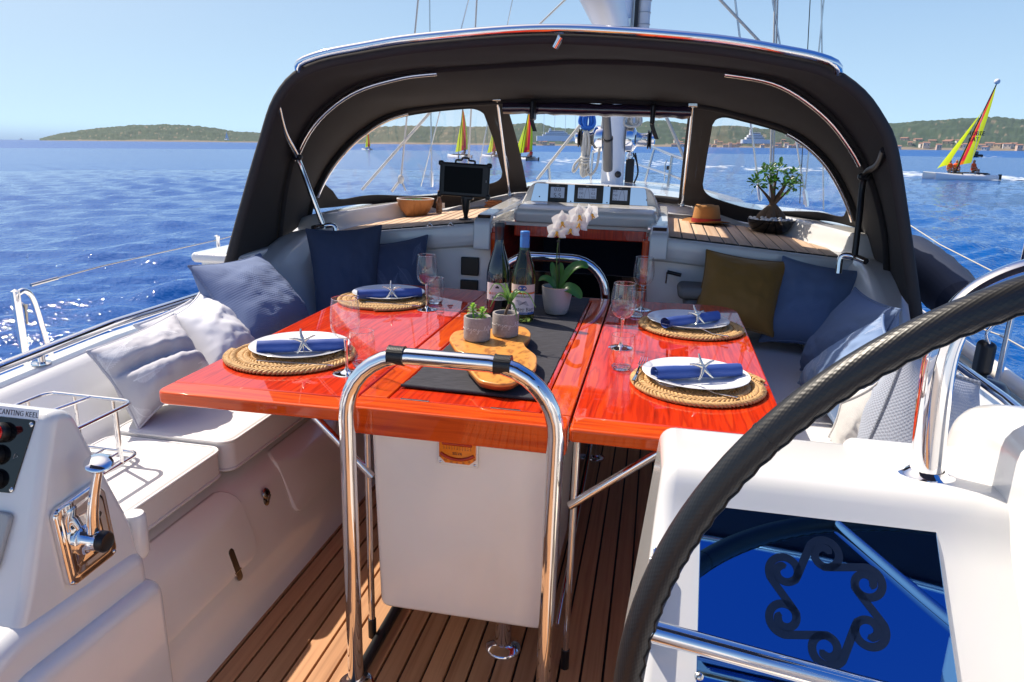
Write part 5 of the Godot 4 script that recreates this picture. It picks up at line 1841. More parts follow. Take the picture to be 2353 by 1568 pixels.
	for k in 24:
		var a := TAU * k / 24
		var a2 := TAU * (k + 1) / 24
		var pts := []
		for e in [Vector2.ZERO, Vector2(cos(a), sin(a)), Vector2(cos(a2), sin(a2))]:
			var o: float = e.x * 0.36
			pts.append(Vector3(sin(o) * 0.0402, 0.1165 + e.y * 0.0095, cos(o) * 0.0402))
		ov.flat_tri(pts[0], pts[1], pts[2], Vector3.BACK)
	part("oval_badge", ov, M.print_blue, green, turn)
	part("print", letters_round("Oyster Bay", 0.0125, 0.0400), M.print_black, green, Transform3D(Basis(Vector3.UP, 0.10), Vector3(0, 0.044, 0)))
	part("print", letters_round("Chardonnay", 0.0075, 0.0400), M.print_black, green, Transform3D(Basis(Vector3.UP, 0.10), Vector3(0, 0.089, 0)))
	part("print", letters_round("NEW ZEALAND", 0.0042, 0.0402), M.paper, green, Transform3D(Basis(Vector3.UP, 0.10), Vector3(0, 0.0307, 0)))
	for k in 6:
		var sb := MB.new()
		var line := []
		for i in 9:
			var o: float = -0.55 + 0.85 * i / 8.0 + 0.06 * k
			line.append(Vector3(sin(o) * 0.0400, 0.072 - k * 0.0022 + 0.003 * sin(i * 0.8 + k), cos(o) * 0.0400))
		part("landscape_line", tubes(line, 0.0006, 4), M.stoneware_dot, green, turn)
	build_orchid()
func label_wrap(rad: float, y0: float, y1: float, arc: float) -> MB:
	var b := MB.new()
	var rows := []
	for y in [y0, y1]:
		var row := []
		for k in 25:
			var o := lerpf(-arc, arc, k / 24.0) * 0.5 * 1.4
			row.append(Vector3(sin(o) * rad, y, cos(o) * rad))
		rows.append(row)
	b.grid(rows, Vector3.BACK)
	return b
func petal(l: float, w: float, cup: float) -> MB:
	var b := MB.new()
	var rows := []
	for i in 7:
		var u := i / 6.0
		var ww := w * sin(PI * pow(u, 0.75) * 0.94 + 0.12)
		var row := []
		for j in 5:
			var s := (j - 2) / 2.0
			row.append(Vector3(s * ww, l * u, cup * (u * u) * l - 0.25 * absf(s) * s * s * ww * 0.0 + 0.10 * l * s * s * (1 - u)))
		rows.append(row)
	b.grid(rows, Vector3.BACK)
	return b
func build_orchid() -> void:
	var at := on_y(1275, 727, TY) + Vector3(0, 0.0045, -0.03)
	var t := thing("orchid", "white moth orchid in a dimpled grey pot on the runner", "orchid", at)
	part("pot", lathed([Vector2(0.0, 0.0), Vector2(0.034, 0.0), Vector2(0.040, 0.005), Vector2(0.046, 0.03), Vector2(0.0525, 0.07), Vector2(0.0545, 0.096), Vector2(0.0505, 0.0962), Vector2(0.049, 0.082), Vector2(0.0, 0.082)], 56), M.stoneware, t)
	part("rim", torus(0.0526, 0.0022, 0.0965), M.stoneware_rim, t)
	var dots := MB.new()
	for r in 9:
		for k in 36:
			var y := 0.014 + r * 0.0098
			var a := TAU * (k + 0.5 * (r % 2)) / 36
			var rad := lerpf(0.0425, 0.0547, (y - 0.012) / 0.088) - 0.0002
			dots.ball(Vector3(cos(a) * rad, y, sin(a) * rad), Vector3(0.0011, 0.0011, 0.0011), 5, 4)
	var dm := part("dimples", dots, M.stoneware_dot, t)
	dm.set_meta("kind", "stuff")
	part("bark_mix", lathed([Vector2(0, 0.087), Vector2(0.03, 0.086), Vector2(0.049, 0.080)], 24), M.soil, t)
	for q in [[-0.02, 0.02], [-0.03, 0.012], [0.02, 0.028], [0.0, 0.035]]:
		var cb := MB.new()
		cb.rbox(Vector3(0.018, 0.008, 0.012), 0.003, Transform3D(Basis.from_euler(Vector3(0.2, q[0] * 70, 0.3)), Vector3(q[0], 0.089, q[1])), 1)
		part("bark_chip", cb, M.bark_chip, t)
	# leaves: to pixel tips measured in the plane of the plant
	var zc := at.z
	var o := at + Vector3(0, 0.088, 0)
	for q in [[1352, 615, 0.020, 0.035, 0.0], [1336, 686, 0.022, 0.02, 0.045], [1238, 645, 0.013, 0.020, 0.0], [1290, 604, 0.017, 0.0, -0.02], [1268, 602, 0.012, 0.0, -0.035]]:
		var tip := on_z(q[0], q[1], zc + q[4]) - at
		var st := Vector3(0.0, 0.086, 0.0)
		var path := smooth([st, st.lerp(tip, 0.4) + Vector3(0, q[3], q[4] * 0.2), st.lerp(tip, 0.75) + Vector3(0, q[3] * 0.8, 0), tip], 5)
		var w := []
		for i in path.size():
			var u := i / float(path.size() - 1)
			w.append(q[2] * (0.35 + 0.65 * sin(PI * minf(1, u * 0.9 + 0.08))) * (1.0 if u < 0.9 else sqrt(maxf(0.0, 1.02 - u) * 8.5)))
		part("leaf", blade(path, w, 0.28, Vector3(-0.15, 0.75, 0.65).normalized()), M.leaf_orchid, t)
	# stem and spray
	var s0 := Vector3(0, 0.085, 0)
	var s1 := on_z(1283, 555, zc) - at
	part("stem", tubes(smooth([s0, s0.lerp(s1, 0.5) + Vector3(-0.004, 0, 0), s1, on_z(1292, 545, zc) - at, on_z(1310, 527, zc) - at, on_z(1340, 508, zc) - at, on_z(1354, 496, zc) - at], 5), 0.0022, 7), M.stem, t)
	part("support_stick", tubes([s0 + Vector3(0.006, 0, -0.004), s1 + Vector3(0.002, 0.01, -0.004)], 0.0020, 6), M.black_plastic, t)
	part("clip", boxed(Vector3(0.012, 0.008, 0.012), 0.003, T(s1)), M.black_plastic, t)
	var pm := petal(0.026, 0.0155, 0.10).commit()
	var sep := petal(0.026, 0.009, 0.08).commit()
	var fl := [[1280, 532, 1.0, 0.0], [1292, 510, 1.05, 0.15], [1312, 526, 1.0, -0.1], [1331, 495, 1.05, 0.2], [1332, 514, 0.95, -0.2], [1358, 492, 0.95, 0.8]]
	for q in fl:
		var c: Vector3 = on_z(q[0], q[1], zc + 0.012) - at
		var fb := Basis(Vector3.UP, q[3] + 0.05) * Basis(Vector3.RIGHT, -0.12) * Basis(Vector3.BACK, q[3] * 0.4)
		var flower := part("flower", lathed([Vector2(0, 0.003), Vector2(0.003, 0.0015), Vector2(0.002, -0.003), Vector2(0, -0.004)], 10, Transform3D(Basis(Vector3.RIGHT, PI / 2), Vector3(0, 0, 0.001))), M.petal, t, Transform3D(fb * (q[2] * 1.45), c))
		for a in [0.0, TAU * 0.34, -TAU * 0.34]: part("sepal", sep, M.petal, flower, Transform3D(Basis(Vector3.BACK, a), Vector3(0, 0, -0.001)))
		for a in [TAU * 0.19, -TAU * 0.19]: part("petal", pm, M.petal, flower, Transform3D(Basis(Vector3.BACK, a), Vector3(0, 0, 0.001)))
		var lip := MB.new()
		lip.ball(Vector3(0, -0.003, 0.004), Vector3(0.0036, 0.004, 0.003), 8, 6)
		lip.tube([Vector3(0, -0.004, 0.004), Vector3(-0.003, -0.010, 0.006), Vector3(-0.006, -0.013, 0.004)], [0.002, 0.0016, 0.0005], 5)
		lip.tube([Vector3(0, -0.004, 0.004), Vector3(0.003, -0.010, 0.006), Vector3(0.006, -0.013, 0.004)], [0.002, 0.0016, 0.0005], 5)
		part("lip", lip, M.petal_heart, flower)
	part("bud", lathed([Vector2(0, 0.0), Vector2(0.007, 0.006), Vector2(0.006, 0.014), Vector2(0, 0.019)], 12, T(on_z(1304, 512, zc - 0.01) - at)), M.petal, t)

# ---------------------------------------------------------------- things on the cabin top
func shelf_point(px: float, py: float) -> Vector3:
	var p := on_y(px, py, 0.88)
	for k in 8: p = on_y(px, py, shelf_y(p.x, p.z) + 0.0058)
	return p
func build_cabin_things() -> void:
	# salad bowl
	var p := shelf_point(955, 496)
	var b := thing("salad_bowl", "wooden salad bowl holding green leaves, on the port cabin top", "bowl", p)
	part("bowl", lathed([Vector2(0.0, 0.0), Vector2(0.055, 0.0), Vector2(0.062, 0.004), Vector2(0.088, 0.035), Vector2(0.105, 0.07), Vector2(0.112, 0.098), Vector2(0.113, 0.101), Vector2(0.106, 0.101), Vector2(0.098, 0.07), Vector2(0.078, 0.035), Vector2(0.05, 0.014), Vector2(0.0, 0.012)], 48), M.bowl_wood, b)
	part("rim", torus(0.1098, 0.0036, 0.1012), M.paper, b)
	var g := RandomNumberGenerator.new()
	g.seed = 12
	for k in 14:
		var a := g.randf() * TAU
		var c := Vector3(cos(a) * g.randf_range(0.0, 0.05), 0.082, sin(a) * g.randf_range(0.0, 0.05))
		var d := Vector3(cos(a * 1.7), 0.15, sin(a * 1.7)) * 0.045
		part("salad_leaf", blade(smooth([c - d, c + Vector3(0, 0.012, 0), c + d], 4), [0.004, 0.014, 0.02, 0.022, 0.022, 0.022, 0.018, 0.012, 0.003], 0.3, Vector3.UP), M.leaf_orchid, b)
	# spice bottle
	p = shelf_point(1009, 491)
	var s := thing("spice_bottle", "small corked bottle of peppercorns beside the wooden bowl", "bottle", p)
	part("glass", lathed(sm2([Vector2(0.0, 0.0), Vector2(0.018, 0.0), Vector2(0.0195, 0.004), Vector2(0.0195, 0.06), Vector2(0.017, 0.075), Vector2(0.011, 0.09), Vector2(0.0095, 0.105), Vector2(0.0095, 0.125), Vector2(0.0115, 0.127), Vector2(0.0115, 0.134)]), 24), M.glass_wall, s)
	var pc := MB.new()
	for k in 240:
		var a := g.randf() * TAU
		var y := g.randf_range(0.004, 0.095)
		var mx := 0.0165 if y < 0.065 else lerpf(0.0165, 0.007, (y - 0.065) / 0.03)
		pc.ball(Vector3(cos(a) * mx, y, sin(a) * mx), Vector3.ONE * 0.0026, 5, 4)
	var pp := part("peppercorns", pc, M.pepper, s)
	pp.set_meta("kind", "stuff")
	part("fill", lathed([Vector2(0, 0.003), Vector2(0.016, 0.004), Vector2(0.016, 0.065), Vector2(0.007, 0.095), Vector2(0, 0.096)], 16), M.pepper, s)
	part("cork", lathed([Vector2(0.0, 0.115), Vector2(0.0085, 0.116), Vector2(0.0095, 0.138), Vector2(0.0, 0.139)], 16), M.cork, s)
	part("paper_tag", boxed(Vector3(0.016, 0.03, 0.0008), 0.0003, Transform3D(Basis(Vector3.UP, 0.4), Vector3(0.028, 0.05, 0.006)), 1), M.paper, s)
	# tablet on its stand
	p = shelf_point(1070, 505)
	var t := thing("tablet_stand", "black rugged tablet on a short pedestal mount on the cabin top", "tablet", p)
	var k := 0.00248   # metres for one pixel there
	part("foot", lathed([Vector2(0.0, 0.014), Vector2(0.012, 0.014), Vector2(0.016, 0.008), Vector2(0.034, 0.006), Vector2(0.036, 0.0)], 20), M.black_plastic, t)
	part("pedestal", lathed([Vector2(0.010, 0.012), Vector2(0.012, 0.03), Vector2(0.018, 0.05), Vector2(0.023, 0.10), Vector2(0.022, 0.115)], 18), M.black_plastic, t)
	part("bracket", boxed(Vector3(0.06, 0.022, 0.04), 0.006, T(Vector3(0.01, 0.112, 0.0))), M.black_plastic, t)
	var tilt := Transform3D(Basis(Vector3.RIGHT, -0.05) * Basis(Vector3.BACK, -0.03), Vector3(-0.006, 0.20, 0.01))
	var cs := part("case", boxed(Vector3(0.262, 0.168, 0.022), 0.010, Transform3D.IDENTITY, 3), M.black_plastic, t, tilt)
	part("screen", boxed(Vector3(0.20, 0.128, 0.002), 0.0008, T(Vector3(-0.004, 0, 0.0112)), 1), M.screen_off, cs)
	part("carry_loop", tubes(smooth([Vector3(-0.05, 0.082, 0), Vector3(-0.048, 0.096, 0), Vector3(-0.02, 0.098, 0), Vector3(-0.015, 0.108, 0), Vector3(0.015, 0.108, 0), Vector3(0.02, 0.098, 0), Vector3(0.048, 0.096, 0), Vector3(0.05, 0.082, 0)], 3), 0.005, 8), M.black_plastic, cs)
	for e in [[-0.126, -0.078], [0.126, -0.078], [-0.126, 0.078], [0.126, 0.078]]: part("bumper", boxed(Vector3(0.026, 0.026, 0.027), 0.009, T(Vector3(e[0], e[1], 0))), M.black_plastic, cs)
	part("button", boxed(Vector3(0.004, 0.012, 0.003), 0.001, T(Vector3(0.116, 0.0, 0.0115)), 1), M.grey_plastic, cs)
	# folded leather case behind it
	var q := on_y(1140, 446, top_y(-0.5, -4.42) + 0.002)
	q = on_z(1135, 452, -4.40)
	var lc := thing("leather_pouch", "folded brown leather pouch lying behind the tablet", "pouch", Vector3(q.x, top_y(q.x, q.z), q.z))
	var fm := MB.new()
	for n in 3: fm.rbox(Vector3(0.11 - n * 0.012, 0.016, 0.05), 0.007, Transform3D(Basis(Vector3.UP, 0.06 * n), Vector3(0.004 * n, 0.010 + n * 0.015, 0)), 3)
	part("fold", fm, M.brown_leather, lc)
	part("strap", tubes(smooth([Vector3(-0.05, 0.03, 0.024), Vector3(0, 0.044, 0.028), Vector3(0.05, 0.026, 0.026)], 4), 0.004, 6), M.brown_leather, lc)
	# two small deck eyes at the edge of the teak
	for e in [[988, 520], [1036, 519]]:
		var r := shelf_point(e[0], e[1])
		var o := thing("deck_eye", "small chrome deck fitting at the edge of the teak shelf", "deck fitting", r, "pair of chrome deck fittings")
		part("dome", lathed([Vector2(0, 0.012), Vector2(0.008, 0.010), Vector2(0.011, 0.004), Vector2(0.016, 0.002), Vector2(0.016, 0)], 16), M.chrome, o)
		part("bail", tubes(smooth([Vector3(-0.009, 0.004, 0.004), Vector3(0, 0.017, 0.004), Vector3(0.009, 0.004, 0.004)], 4), 0.0022, 6), M.chrome, o)
	# quilted cushion and a winch handle before the starboard bulkhead
	var qc := thing("quilted_cushion", "small grey quilted cushion beside the mustard pillow", "cushion", on_z(1598, 668, -3.30))
	part("pad", boxed(Vector3(0.22, 0.055, 0.20), 0.026, T(Vector3(0.03, 0.0, 0)), 4), M.cushion_grey, qc)
	part("pad", boxed(Vector3(0.20, 0.055, 0.18), 0.026, T(Vector3(0.05, -0.055, 0.01)), 4), M.cushion_grey, qc)
	var wd := thing("winch_handle", "black gripped winch handle clipped to the starboard bulkhead", "winch handle", on_z(1548, 628, -3.445))
	part("grip", tubes([Vector3(-0.03, 0.006, 0.01), Vector3(0.035, -0.004, 0.02)], 0.009, 10), M.black_plastic, wd)
	part("arm", tubes([Vector3(-0.03, 0.006, 0.01), Vector3(-0.032, -0.05, 0.0)], 0.004, 8), M.steel, wd)
	# straw hat
	p = shelf_point(1622, 513)
	var h := thing("straw_hat", "tan straw trilby with a red band on the starboard teak", "hat", p)
	h.rotation.y = 0.5
	var brim := MB.new()
	var br := []
	for i in 7:
		var u := i / 6.0
		var row := []
		for n in 48:
			var a := TAU * n / 48
			var rx := lerpf(0.082, 0.142, u)
			var rz := lerpf(0.070, 0.122, u)
			row.append(Vector3(rx * cos(a), 0.006 + u * u * (0.012 * absf(sin(a)) ** 2.0 * 1.6 - 0.002), rz * sin(a)))
		br.append(row)
	brim.grid(br, Vector3.UP, true)
	part("brim", brim, M.felt_hat, h)
	var crown := MB.new()
	var cr := []
	for i in 14:
		var u := i / 13.0
		var row := []
		for n in 48:
			var a := TAU * n / 48
			var rr := 1.0 - 0.18 * u if u < 0.75 else (0.865 * sqrt(maxf(0.0, 1 - ((u - 0.75) / 0.25) ** 2)))
			var y := 0.006 + 0.098 * minf(1.0, u / 0.85)
			var x := 0.084 * rr * cos(a)
			var z := 0.071 * rr * sin(a)
			# pinched ridge and dent in the top
			var dent := 0.030 * exp(-(z * z) / 0.0004) * smoothstep(0.6, 1.0, u) * (0.6 + 0.4 * cos(a))
			z *= 1.0 - 0.28 * smoothstep(0.3, 1.0, u) * smoothstep(-0.2, 0.9, cos(a))
			row.append(Vector3(x, y - dent, z))
		cr.append(row)
	crown.grid(cr, Vector3.UP, true)
	part("crown", crown, M.felt_hat, h)
	var band := MB.new()
	var bd := []
	for y in [0.008, 0.03]:
		var row := []
		for n in 48:
			var a := TAU * n / 48
			row.append(Vector3(0.0855 * cos(a), y, 0.0725 * sin(a)))
		bd.append(row)
	band.grid(bd, Vector3.ZERO, true)
	part("band", band, M.hat_band, h)
	# bonsai
	p = shelf_point(1768, 534)
	var bo := thing("bonsai", "ficus bonsai with swollen roots in a black bowl of white pebbles", "bonsai", p)
	part("bowl", lathed([Vector2(0.0, 0.0), Vector2(0.075, 0.0), Vector2(0.09, 0.006), Vector2(0.112, 0.035), Vector2(0.122, 0.065), Vector2(0.124, 0.072), Vector2(0.118, 0.072), Vector2(0.11, 0.055), Vector2(0.0, 0.05)], 48), M.black_gloss, bo)
	for n in 62:
		var a := n * 2.39996
		var r := 0.110 * sqrt(n / 62.0)
		var pb := MB.new()
		pb.ball(Vector3.ZERO, Vector3(g.randf_range(0.009, 0.014), g.randf_range(0.007, 0.010), g.randf_range(0.009, 0.013)), 8, 6)
		part("pebble", pb, M.pebble, bo, Transform3D(Basis(Vector3.UP, g.randf() * 6), Vector3(r * cos(a), 0.068 + g.randf() * 0.006 + (0.008 if r < 0.07 else 0.0), r * sin(a))))
	# trunk: bulbous roots that join
	var kk := 0.00258
	var tr := MB.new()
	for e in [[-0.045, 0.012, 0.030], [0.038, 0.0, 0.034], [-0.01, 0.03, 0.028], [0.012, -0.03, 0.026]]:
		tr.tube(smooth([Vector3(e[0] * 1.3, 0.055, e[1] * 1.3), Vector3(e[0], 0.082, e[1]), Vector3(e[0] * 0.6, 0.112, e[1] * 0.6), Vector3(0, 0.148, 0), Vector3(0, 0.168, 0)], 4), [e[2] * 0.75, e[2] * 0.95, e[2] * 1.05, e[2] * 1.1, e[2] * 1.1, e[2] * 1.05, e[2] * 0.98, e[2] * 0.9, e[2] * 0.82, e[2] * 0.74, e[2] * 0.68, e[2] * 0.62, e[2] * 0.58, e[2] * 0.52, e[2] * 0.48, e[2] * 0.45, e[2] * 0.42], 10)
	var tips := []
	var limbs := [[Vector3(-0.095, 0.255, 0.0), Vector3(-0.03, 0.19, 0)], [Vector3(-0.055, 0.315, 0.03), Vector3(-0.01, 0.22, 0.01)], [Vector3(0.01, 0.335, -0.03), Vector3(0.0, 0.24, -0.01)], [Vector3(0.085, 0.31, 0.0), Vector3(0.03, 0.22, 0)], [Vector3(0.045, 0.25, 0.06), Vector3(0.02, 0.19, 0.02)], [Vector3(-0.035, 0.26, 0.055), Vector3(-0.01, 0.2, 0.02)], [Vector3(0.10, 0.255, -0.03), Vector3(0.04, 0.19, -0.01)]]
	for l in limbs:
		tr.tube(smooth([Vector3(0, 0.15, 0), l[1], l[0]], 5), [0.012, 0.0115, 0.011, 0.010, 0.009, 0.008, 0.007, 0.006, 0.005, 0.004, 0.003], 8)
		tips.append(l[0])
	part("trunk", tr, M.bark, bo)
	var lm := []
	for n in 3: lm.append(blade(smooth([Vector3.ZERO, Vector3(0, 0.004, 0.016), Vector3(0, 0.002, 0.034)], 3), [0.001, 0.006, 0.0095, 0.011, 0.0105, 0.0075, 0.001], 0.25 + 0.1 * n, Vector3.UP).commit())
	var nn := 0
	for tp in tips:
		for n in 42:
			var dv := Vector3(g.randfn(0, 1), g.randfn(0.35, 0.8), g.randfn(0, 1)).normalized()
			var o: Vector3 = tp + dv * g.randf_range(0.004, 0.042) + Vector3(0, 0.004, 0)
			var bs := Basis.looking_at(-dv, Vector3.UP if absf(dv.y) < 0.95 else Vector3.RIGHT) * Basis(Vector3.BACK, g.randf_range(-0.8, 0.8))
			part("leaf", lm[nn % 3], M.leaf_bonsai, bo, Transform3D(bs * g.randf_range(0.6, 0.95), o))
			nn += 1

func on_plane(px: float, py: float, p0: Vector3, n: Vector3) -> Vector3:
	var d := ray(px, py)
	return EYE + d * ((p0 - EYE).dot(n) / d.dot(n))

# ---------------------------------------------------------------- mast, boom, shrouds
func build_rig() -> void:
	var zm := -6.5
	var foot := on_z(1409, 416, zm)
	var mast := thing("mast", "white yacht mast standing on the cabin roof beyond the sprayhood", "mast", Vector3(0.0, 0, zm))
	var tube_rows := []
	for y in [0.55, 2.0, 4.0, 9.0]:
		var row := []
		for k in 28:
			var a := TAU * k / 28
			row.append(Vector3(0.098 * signf(cos(a)) * absf(cos(a)) ** 0.8, y, 0.16 * sin(a)))
		tube_rows.append(row)
	var mb := MB.new()
	mb.grid(tube_rows, Vector3.ZERO, true)
	part("spar", mb, M.alloy, mast)
	part("mast_collar", lathed([Vector2(0.17, 0.80), Vector2(0.19, 0.84), Vector2(0.16, 0.90), Vector2(0.11, 0.93)], 28), M.gelcoat, mast)
	part("track", boxed(Vector3(0.028, 6.6, 0.03), 0.004, T(Vector3(0.115, 5.2, 0.1))), M.black_metal, mast)
	part("furled_sail", tubes([Vector3(0.175, 2.0, 0.05), Vector3(0.18, 4, 0.05), Vector3(0.18, 8.5, 0.05)], 0.052, 14), M.linen_white, mast)
	for k in 7: part("sail_tie", torus(0.053, 0.003, 0.0), M.grey_plastic, mast, T(Vector3(0.178, 2.1 + k * 0.09, 0.05)))
	part("jumper_light", lathed([Vector2(0, 0.014), Vector2(0.02, 0.012), Vector2(0.028, 0.0)], 14, Transform3D(Basis(Vector3.RIGHT, PI / 2), on_z(1420, 401, zm + 0.17) - mast.position)), M.black_plastic, mast)
	# boom
	var g := on_z(1418, 84, zm + 0.12)
	var a := on_z(1390, 0, -4.75)
	var e := g + (a - g) * 1.55
	var bm := thing("boom", "white boom rising aft from the mast above the sprayhood", "boom")
	var rows := []
	var ax := (e - g).normalized()
	var sx := ax.cross(Vector3.UP).normalized()
	var uy := sx.cross(ax)
	for k in 12:
		var c: Vector3 = g.lerp(e, k / 11.0)
		var row := []
		for i in 24:
			var o := TAU * i / 24
			row.append(c + sx * 0.105 * signf(cos(o)) * absf(cos(o)) ** 0.7 + uy * 0.15 * signf(sin(o)) * absf(sin(o)) ** 0.7)
		rows.append(row)
	var bb := MB.new()
	bb.grid(rows, Vector3.ZERO, true)
	part("spar", bb, M.alloy, bm)
	part("gooseneck", boxed(Vector3(0.06, 0.22, 0.16), 0.01, T(g + Vector3(0.075, 0.03, -0.03))), M.steel, bm)
	for k in 2: part("bolt", lathed([Vector2(0, 0.012), Vector2(0.012, 0.01), Vector2(0.016, 0)], 12, Transform3D(Basis(Vector3.RIGHT, PI / 2), g + Vector3(0.08, 0.09 - k * 0.06, 0.06))), M.black_metal, bm)
	part("vang_lug", boxed(Vector3(0.035, 0.24, 0.05), 0.01, Transform3D(Basis(Vector3.BACK, 0.08), on_z(1377, 28, -5.35) + Vector3(0, 0.01, 0.05))), M.alloy, bm)
	# rigid vang
	var v := thing("boom_vang", "dark grey telescopic vang strut between mast foot and boom", "vang")
	var v0 := on_z(1400, 414, zm + 0.26)
	var v1 := on_z(1397, 392, zm + 0.30)
	var v2 := on_z(1397, 320, -6.02)
	var v3 := on_z(1377, 42, -5.35)
	part("rod", tubes([v0, v1], 0.013, 10), M.chrome, v)
	part("lower_tube", tubes([v1, v1.lerp(v2, 0.04), v2], [0.02, 0.04, 0.04], 16), M.grey_metal, v)
	part("collar", tubes([v2, v2.lerp(v3, 0.012)], 0.043, 16), M.black_plastic, v)
	part("upper_tube", tubes([v2, v3], 0.034, 16), M.grey_metal, v)
	part("end_fork", tubes([v3.lerp(v2, 0.06), v3], 0.046, 16), M.black_metal, v)
	# mast winches
	for s in [-1.0, 1.0]:
		var c := on_z(1368, 318, zm) if s < 0 else on_z(1446, 320, zm)
		var w := thing("mast_winch", "polished mast winch with black jaws " + ("draped with a white rope coil" if s < 0 else "with nothing on its drum"), "winch", Vector3(s * 0.10, c.y, zm + 0.02))
		var xf := Transform3D(Basis(Vector3(0, 1, 0), Vector3(s, 0, 0), Vector3(0, 0, 1 * -s)), Vector3.ZERO)
		part("base", lathed([Vector2(0.0, 0.0), Vector2(0.108, 0.0), Vector2(0.108, 0.05), Vector2(0.098, 0.068), Vector2(0.07, 0.085)], 32, xf), M.chrome, w)
		part("drum", lathed([Vector2(0.072, 0.08), Vector2(0.056, 0.10), Vector2(0.052, 0.13), Vector2(0.056, 0.175), Vector2(0.06, 0.18)], 28, xf), M.steel, w)
		part("jaw", lathed([Vector2(0.04, 0.178), Vector2(0.078, 0.180), Vector2(0.080, 0.19), Vector2(0.055, 0.197), Vector2(0.08, 0.205), Vector2(0.078, 0.214), Vector2(0.04, 0.216)], 28, xf), M.black_plastic, w)
		part("cap", lathed([Vector2(0.045, 0.214), Vector2(0.045, 0.235), Vector2(0.03, 0.245), Vector2(0, 0.246)], 24, xf), M.chrome, w)
	# rope coils
	rope_coil("white rope coil hanging from the port mast winch", on_z(1348, 302, zm + 0.06), 0.37, 0.042, M.rope_white, 7, true)
	rope_coil("bright blue rope coil hanging on the mast above the winch", on_z(1351, 252, zm + 0.05), 0.16, 0.062, M.rope_blue, 9, false)
	rope_coil("white rope coil tied high on the mast beside the track", on_z(1458, 256, zm + 0.08), 0.12, 0.075, M.rope_white, 6, false)
	# furler at the mast foot
	var fz := zm - 0.2
	var fu := thing("mast_furler", "black electric furler with chrome stem beside the mast foot", "furler", Vector3(on_z(1446, 405, fz).x, 0, fz))
	var fy := on_z(1446, 415, fz).y
	part("motor", boxed(Vector3(0.075, 0.22, 0.09), 0.012, T(Vector3(0, fy + 0.08, 0))), M.black_plastic, fu)
	part("stem", lathed([Vector2(0.03, 0.0), Vector2(0.036, 0.03), Vector2(0.022, 0.05), Vector2(0.022, 0.11), Vector2(0.03, 0.12), Vector2(0.012, 0.16)], 16, T(Vector3(-0.005, fy + 0.19, 0))), M.chrome, fu)
	part("foil", tubes([Vector3(0.0, fy + 0.33, 0), Vector3(0.005, fy + 1.2, 0)], 0.03, 12), M.alloy, fu)
	for k in 2: part("hose", tubes(smooth([Vector3(0.035, fy - 0.05, 0.03), Vector3(0.075, fy + 0.06, 0.03 + k * 0.02), Vector3(0.06, fy + 0.16, 0.03), Vector3(0.02 + k * 0.02, fy + 0.24, 0)], 4), 0.008, 6), M.black_plastic, fu)
	# bars round the mast
	var gb := thing("mast_bars", "bluish steel guard bars standing on deck forward of the mast", "guard bars")
	var b0 := on_z(1495, 336, -7.6)
	var b1 := on_z(1545, 357, -6.6)
	var b2 := on_z(1590, 372, -6.3)
	part("top_bar", tubes([b0, b1, b2], 0.013, 8), M.steel, gb)
	part("leg", tubes([on_z(1504, 341, -7.4), on_z(1478, 432, -7.4)], 0.013, 8), M.steel, gb)
	part("leg", tubes([b1, on_z(1533, 445, -6.6)], 0.013, 8), M.steel, gb)
	part("mid_bar", tubes([on_z(1458, 375, -7.9), on_z(1540, 402, -6.6), on_z(1580, 418, -6.3)], 0.010, 8), M.steel, gb)
	part("leg", tubes(smooth([on_z(1383, 345, -7.2), on_z(1367, 348, -7.2), on_z(1362, 356, -7.2), on_z(1356, 432, -7.2)], 4), 0.013, 8), M.steel, gb)
	part("lamp_post", tubes([on_z(1533, 367, -7.6), on_z(1528, 380, -7.6), on_z(1527, 415, -7.6)], 0.008, 6), M.steel, gb)
	part("deck_light", boxed(Vector3(0.04, 0.04, 0.04), 0.006, T(on_z(1536, 386, -7.6))), M.black_plastic, gb)
	var sp := thing("stanchion_post", "short steel post standing forward of the white rope line", "post")
	part("tube", tubes([on_z(1260, 376, -7.0), on_z(1264, 425, -7.0)], 0.016, 8), M.steel, sp)
	part("cap", lathed([Vector2(0.017, 0), Vector2(0.017, 0.01), Vector2(0, 0.018)], 10, T(on_z(1260, 376, -7.0))), M.chrome, sp)
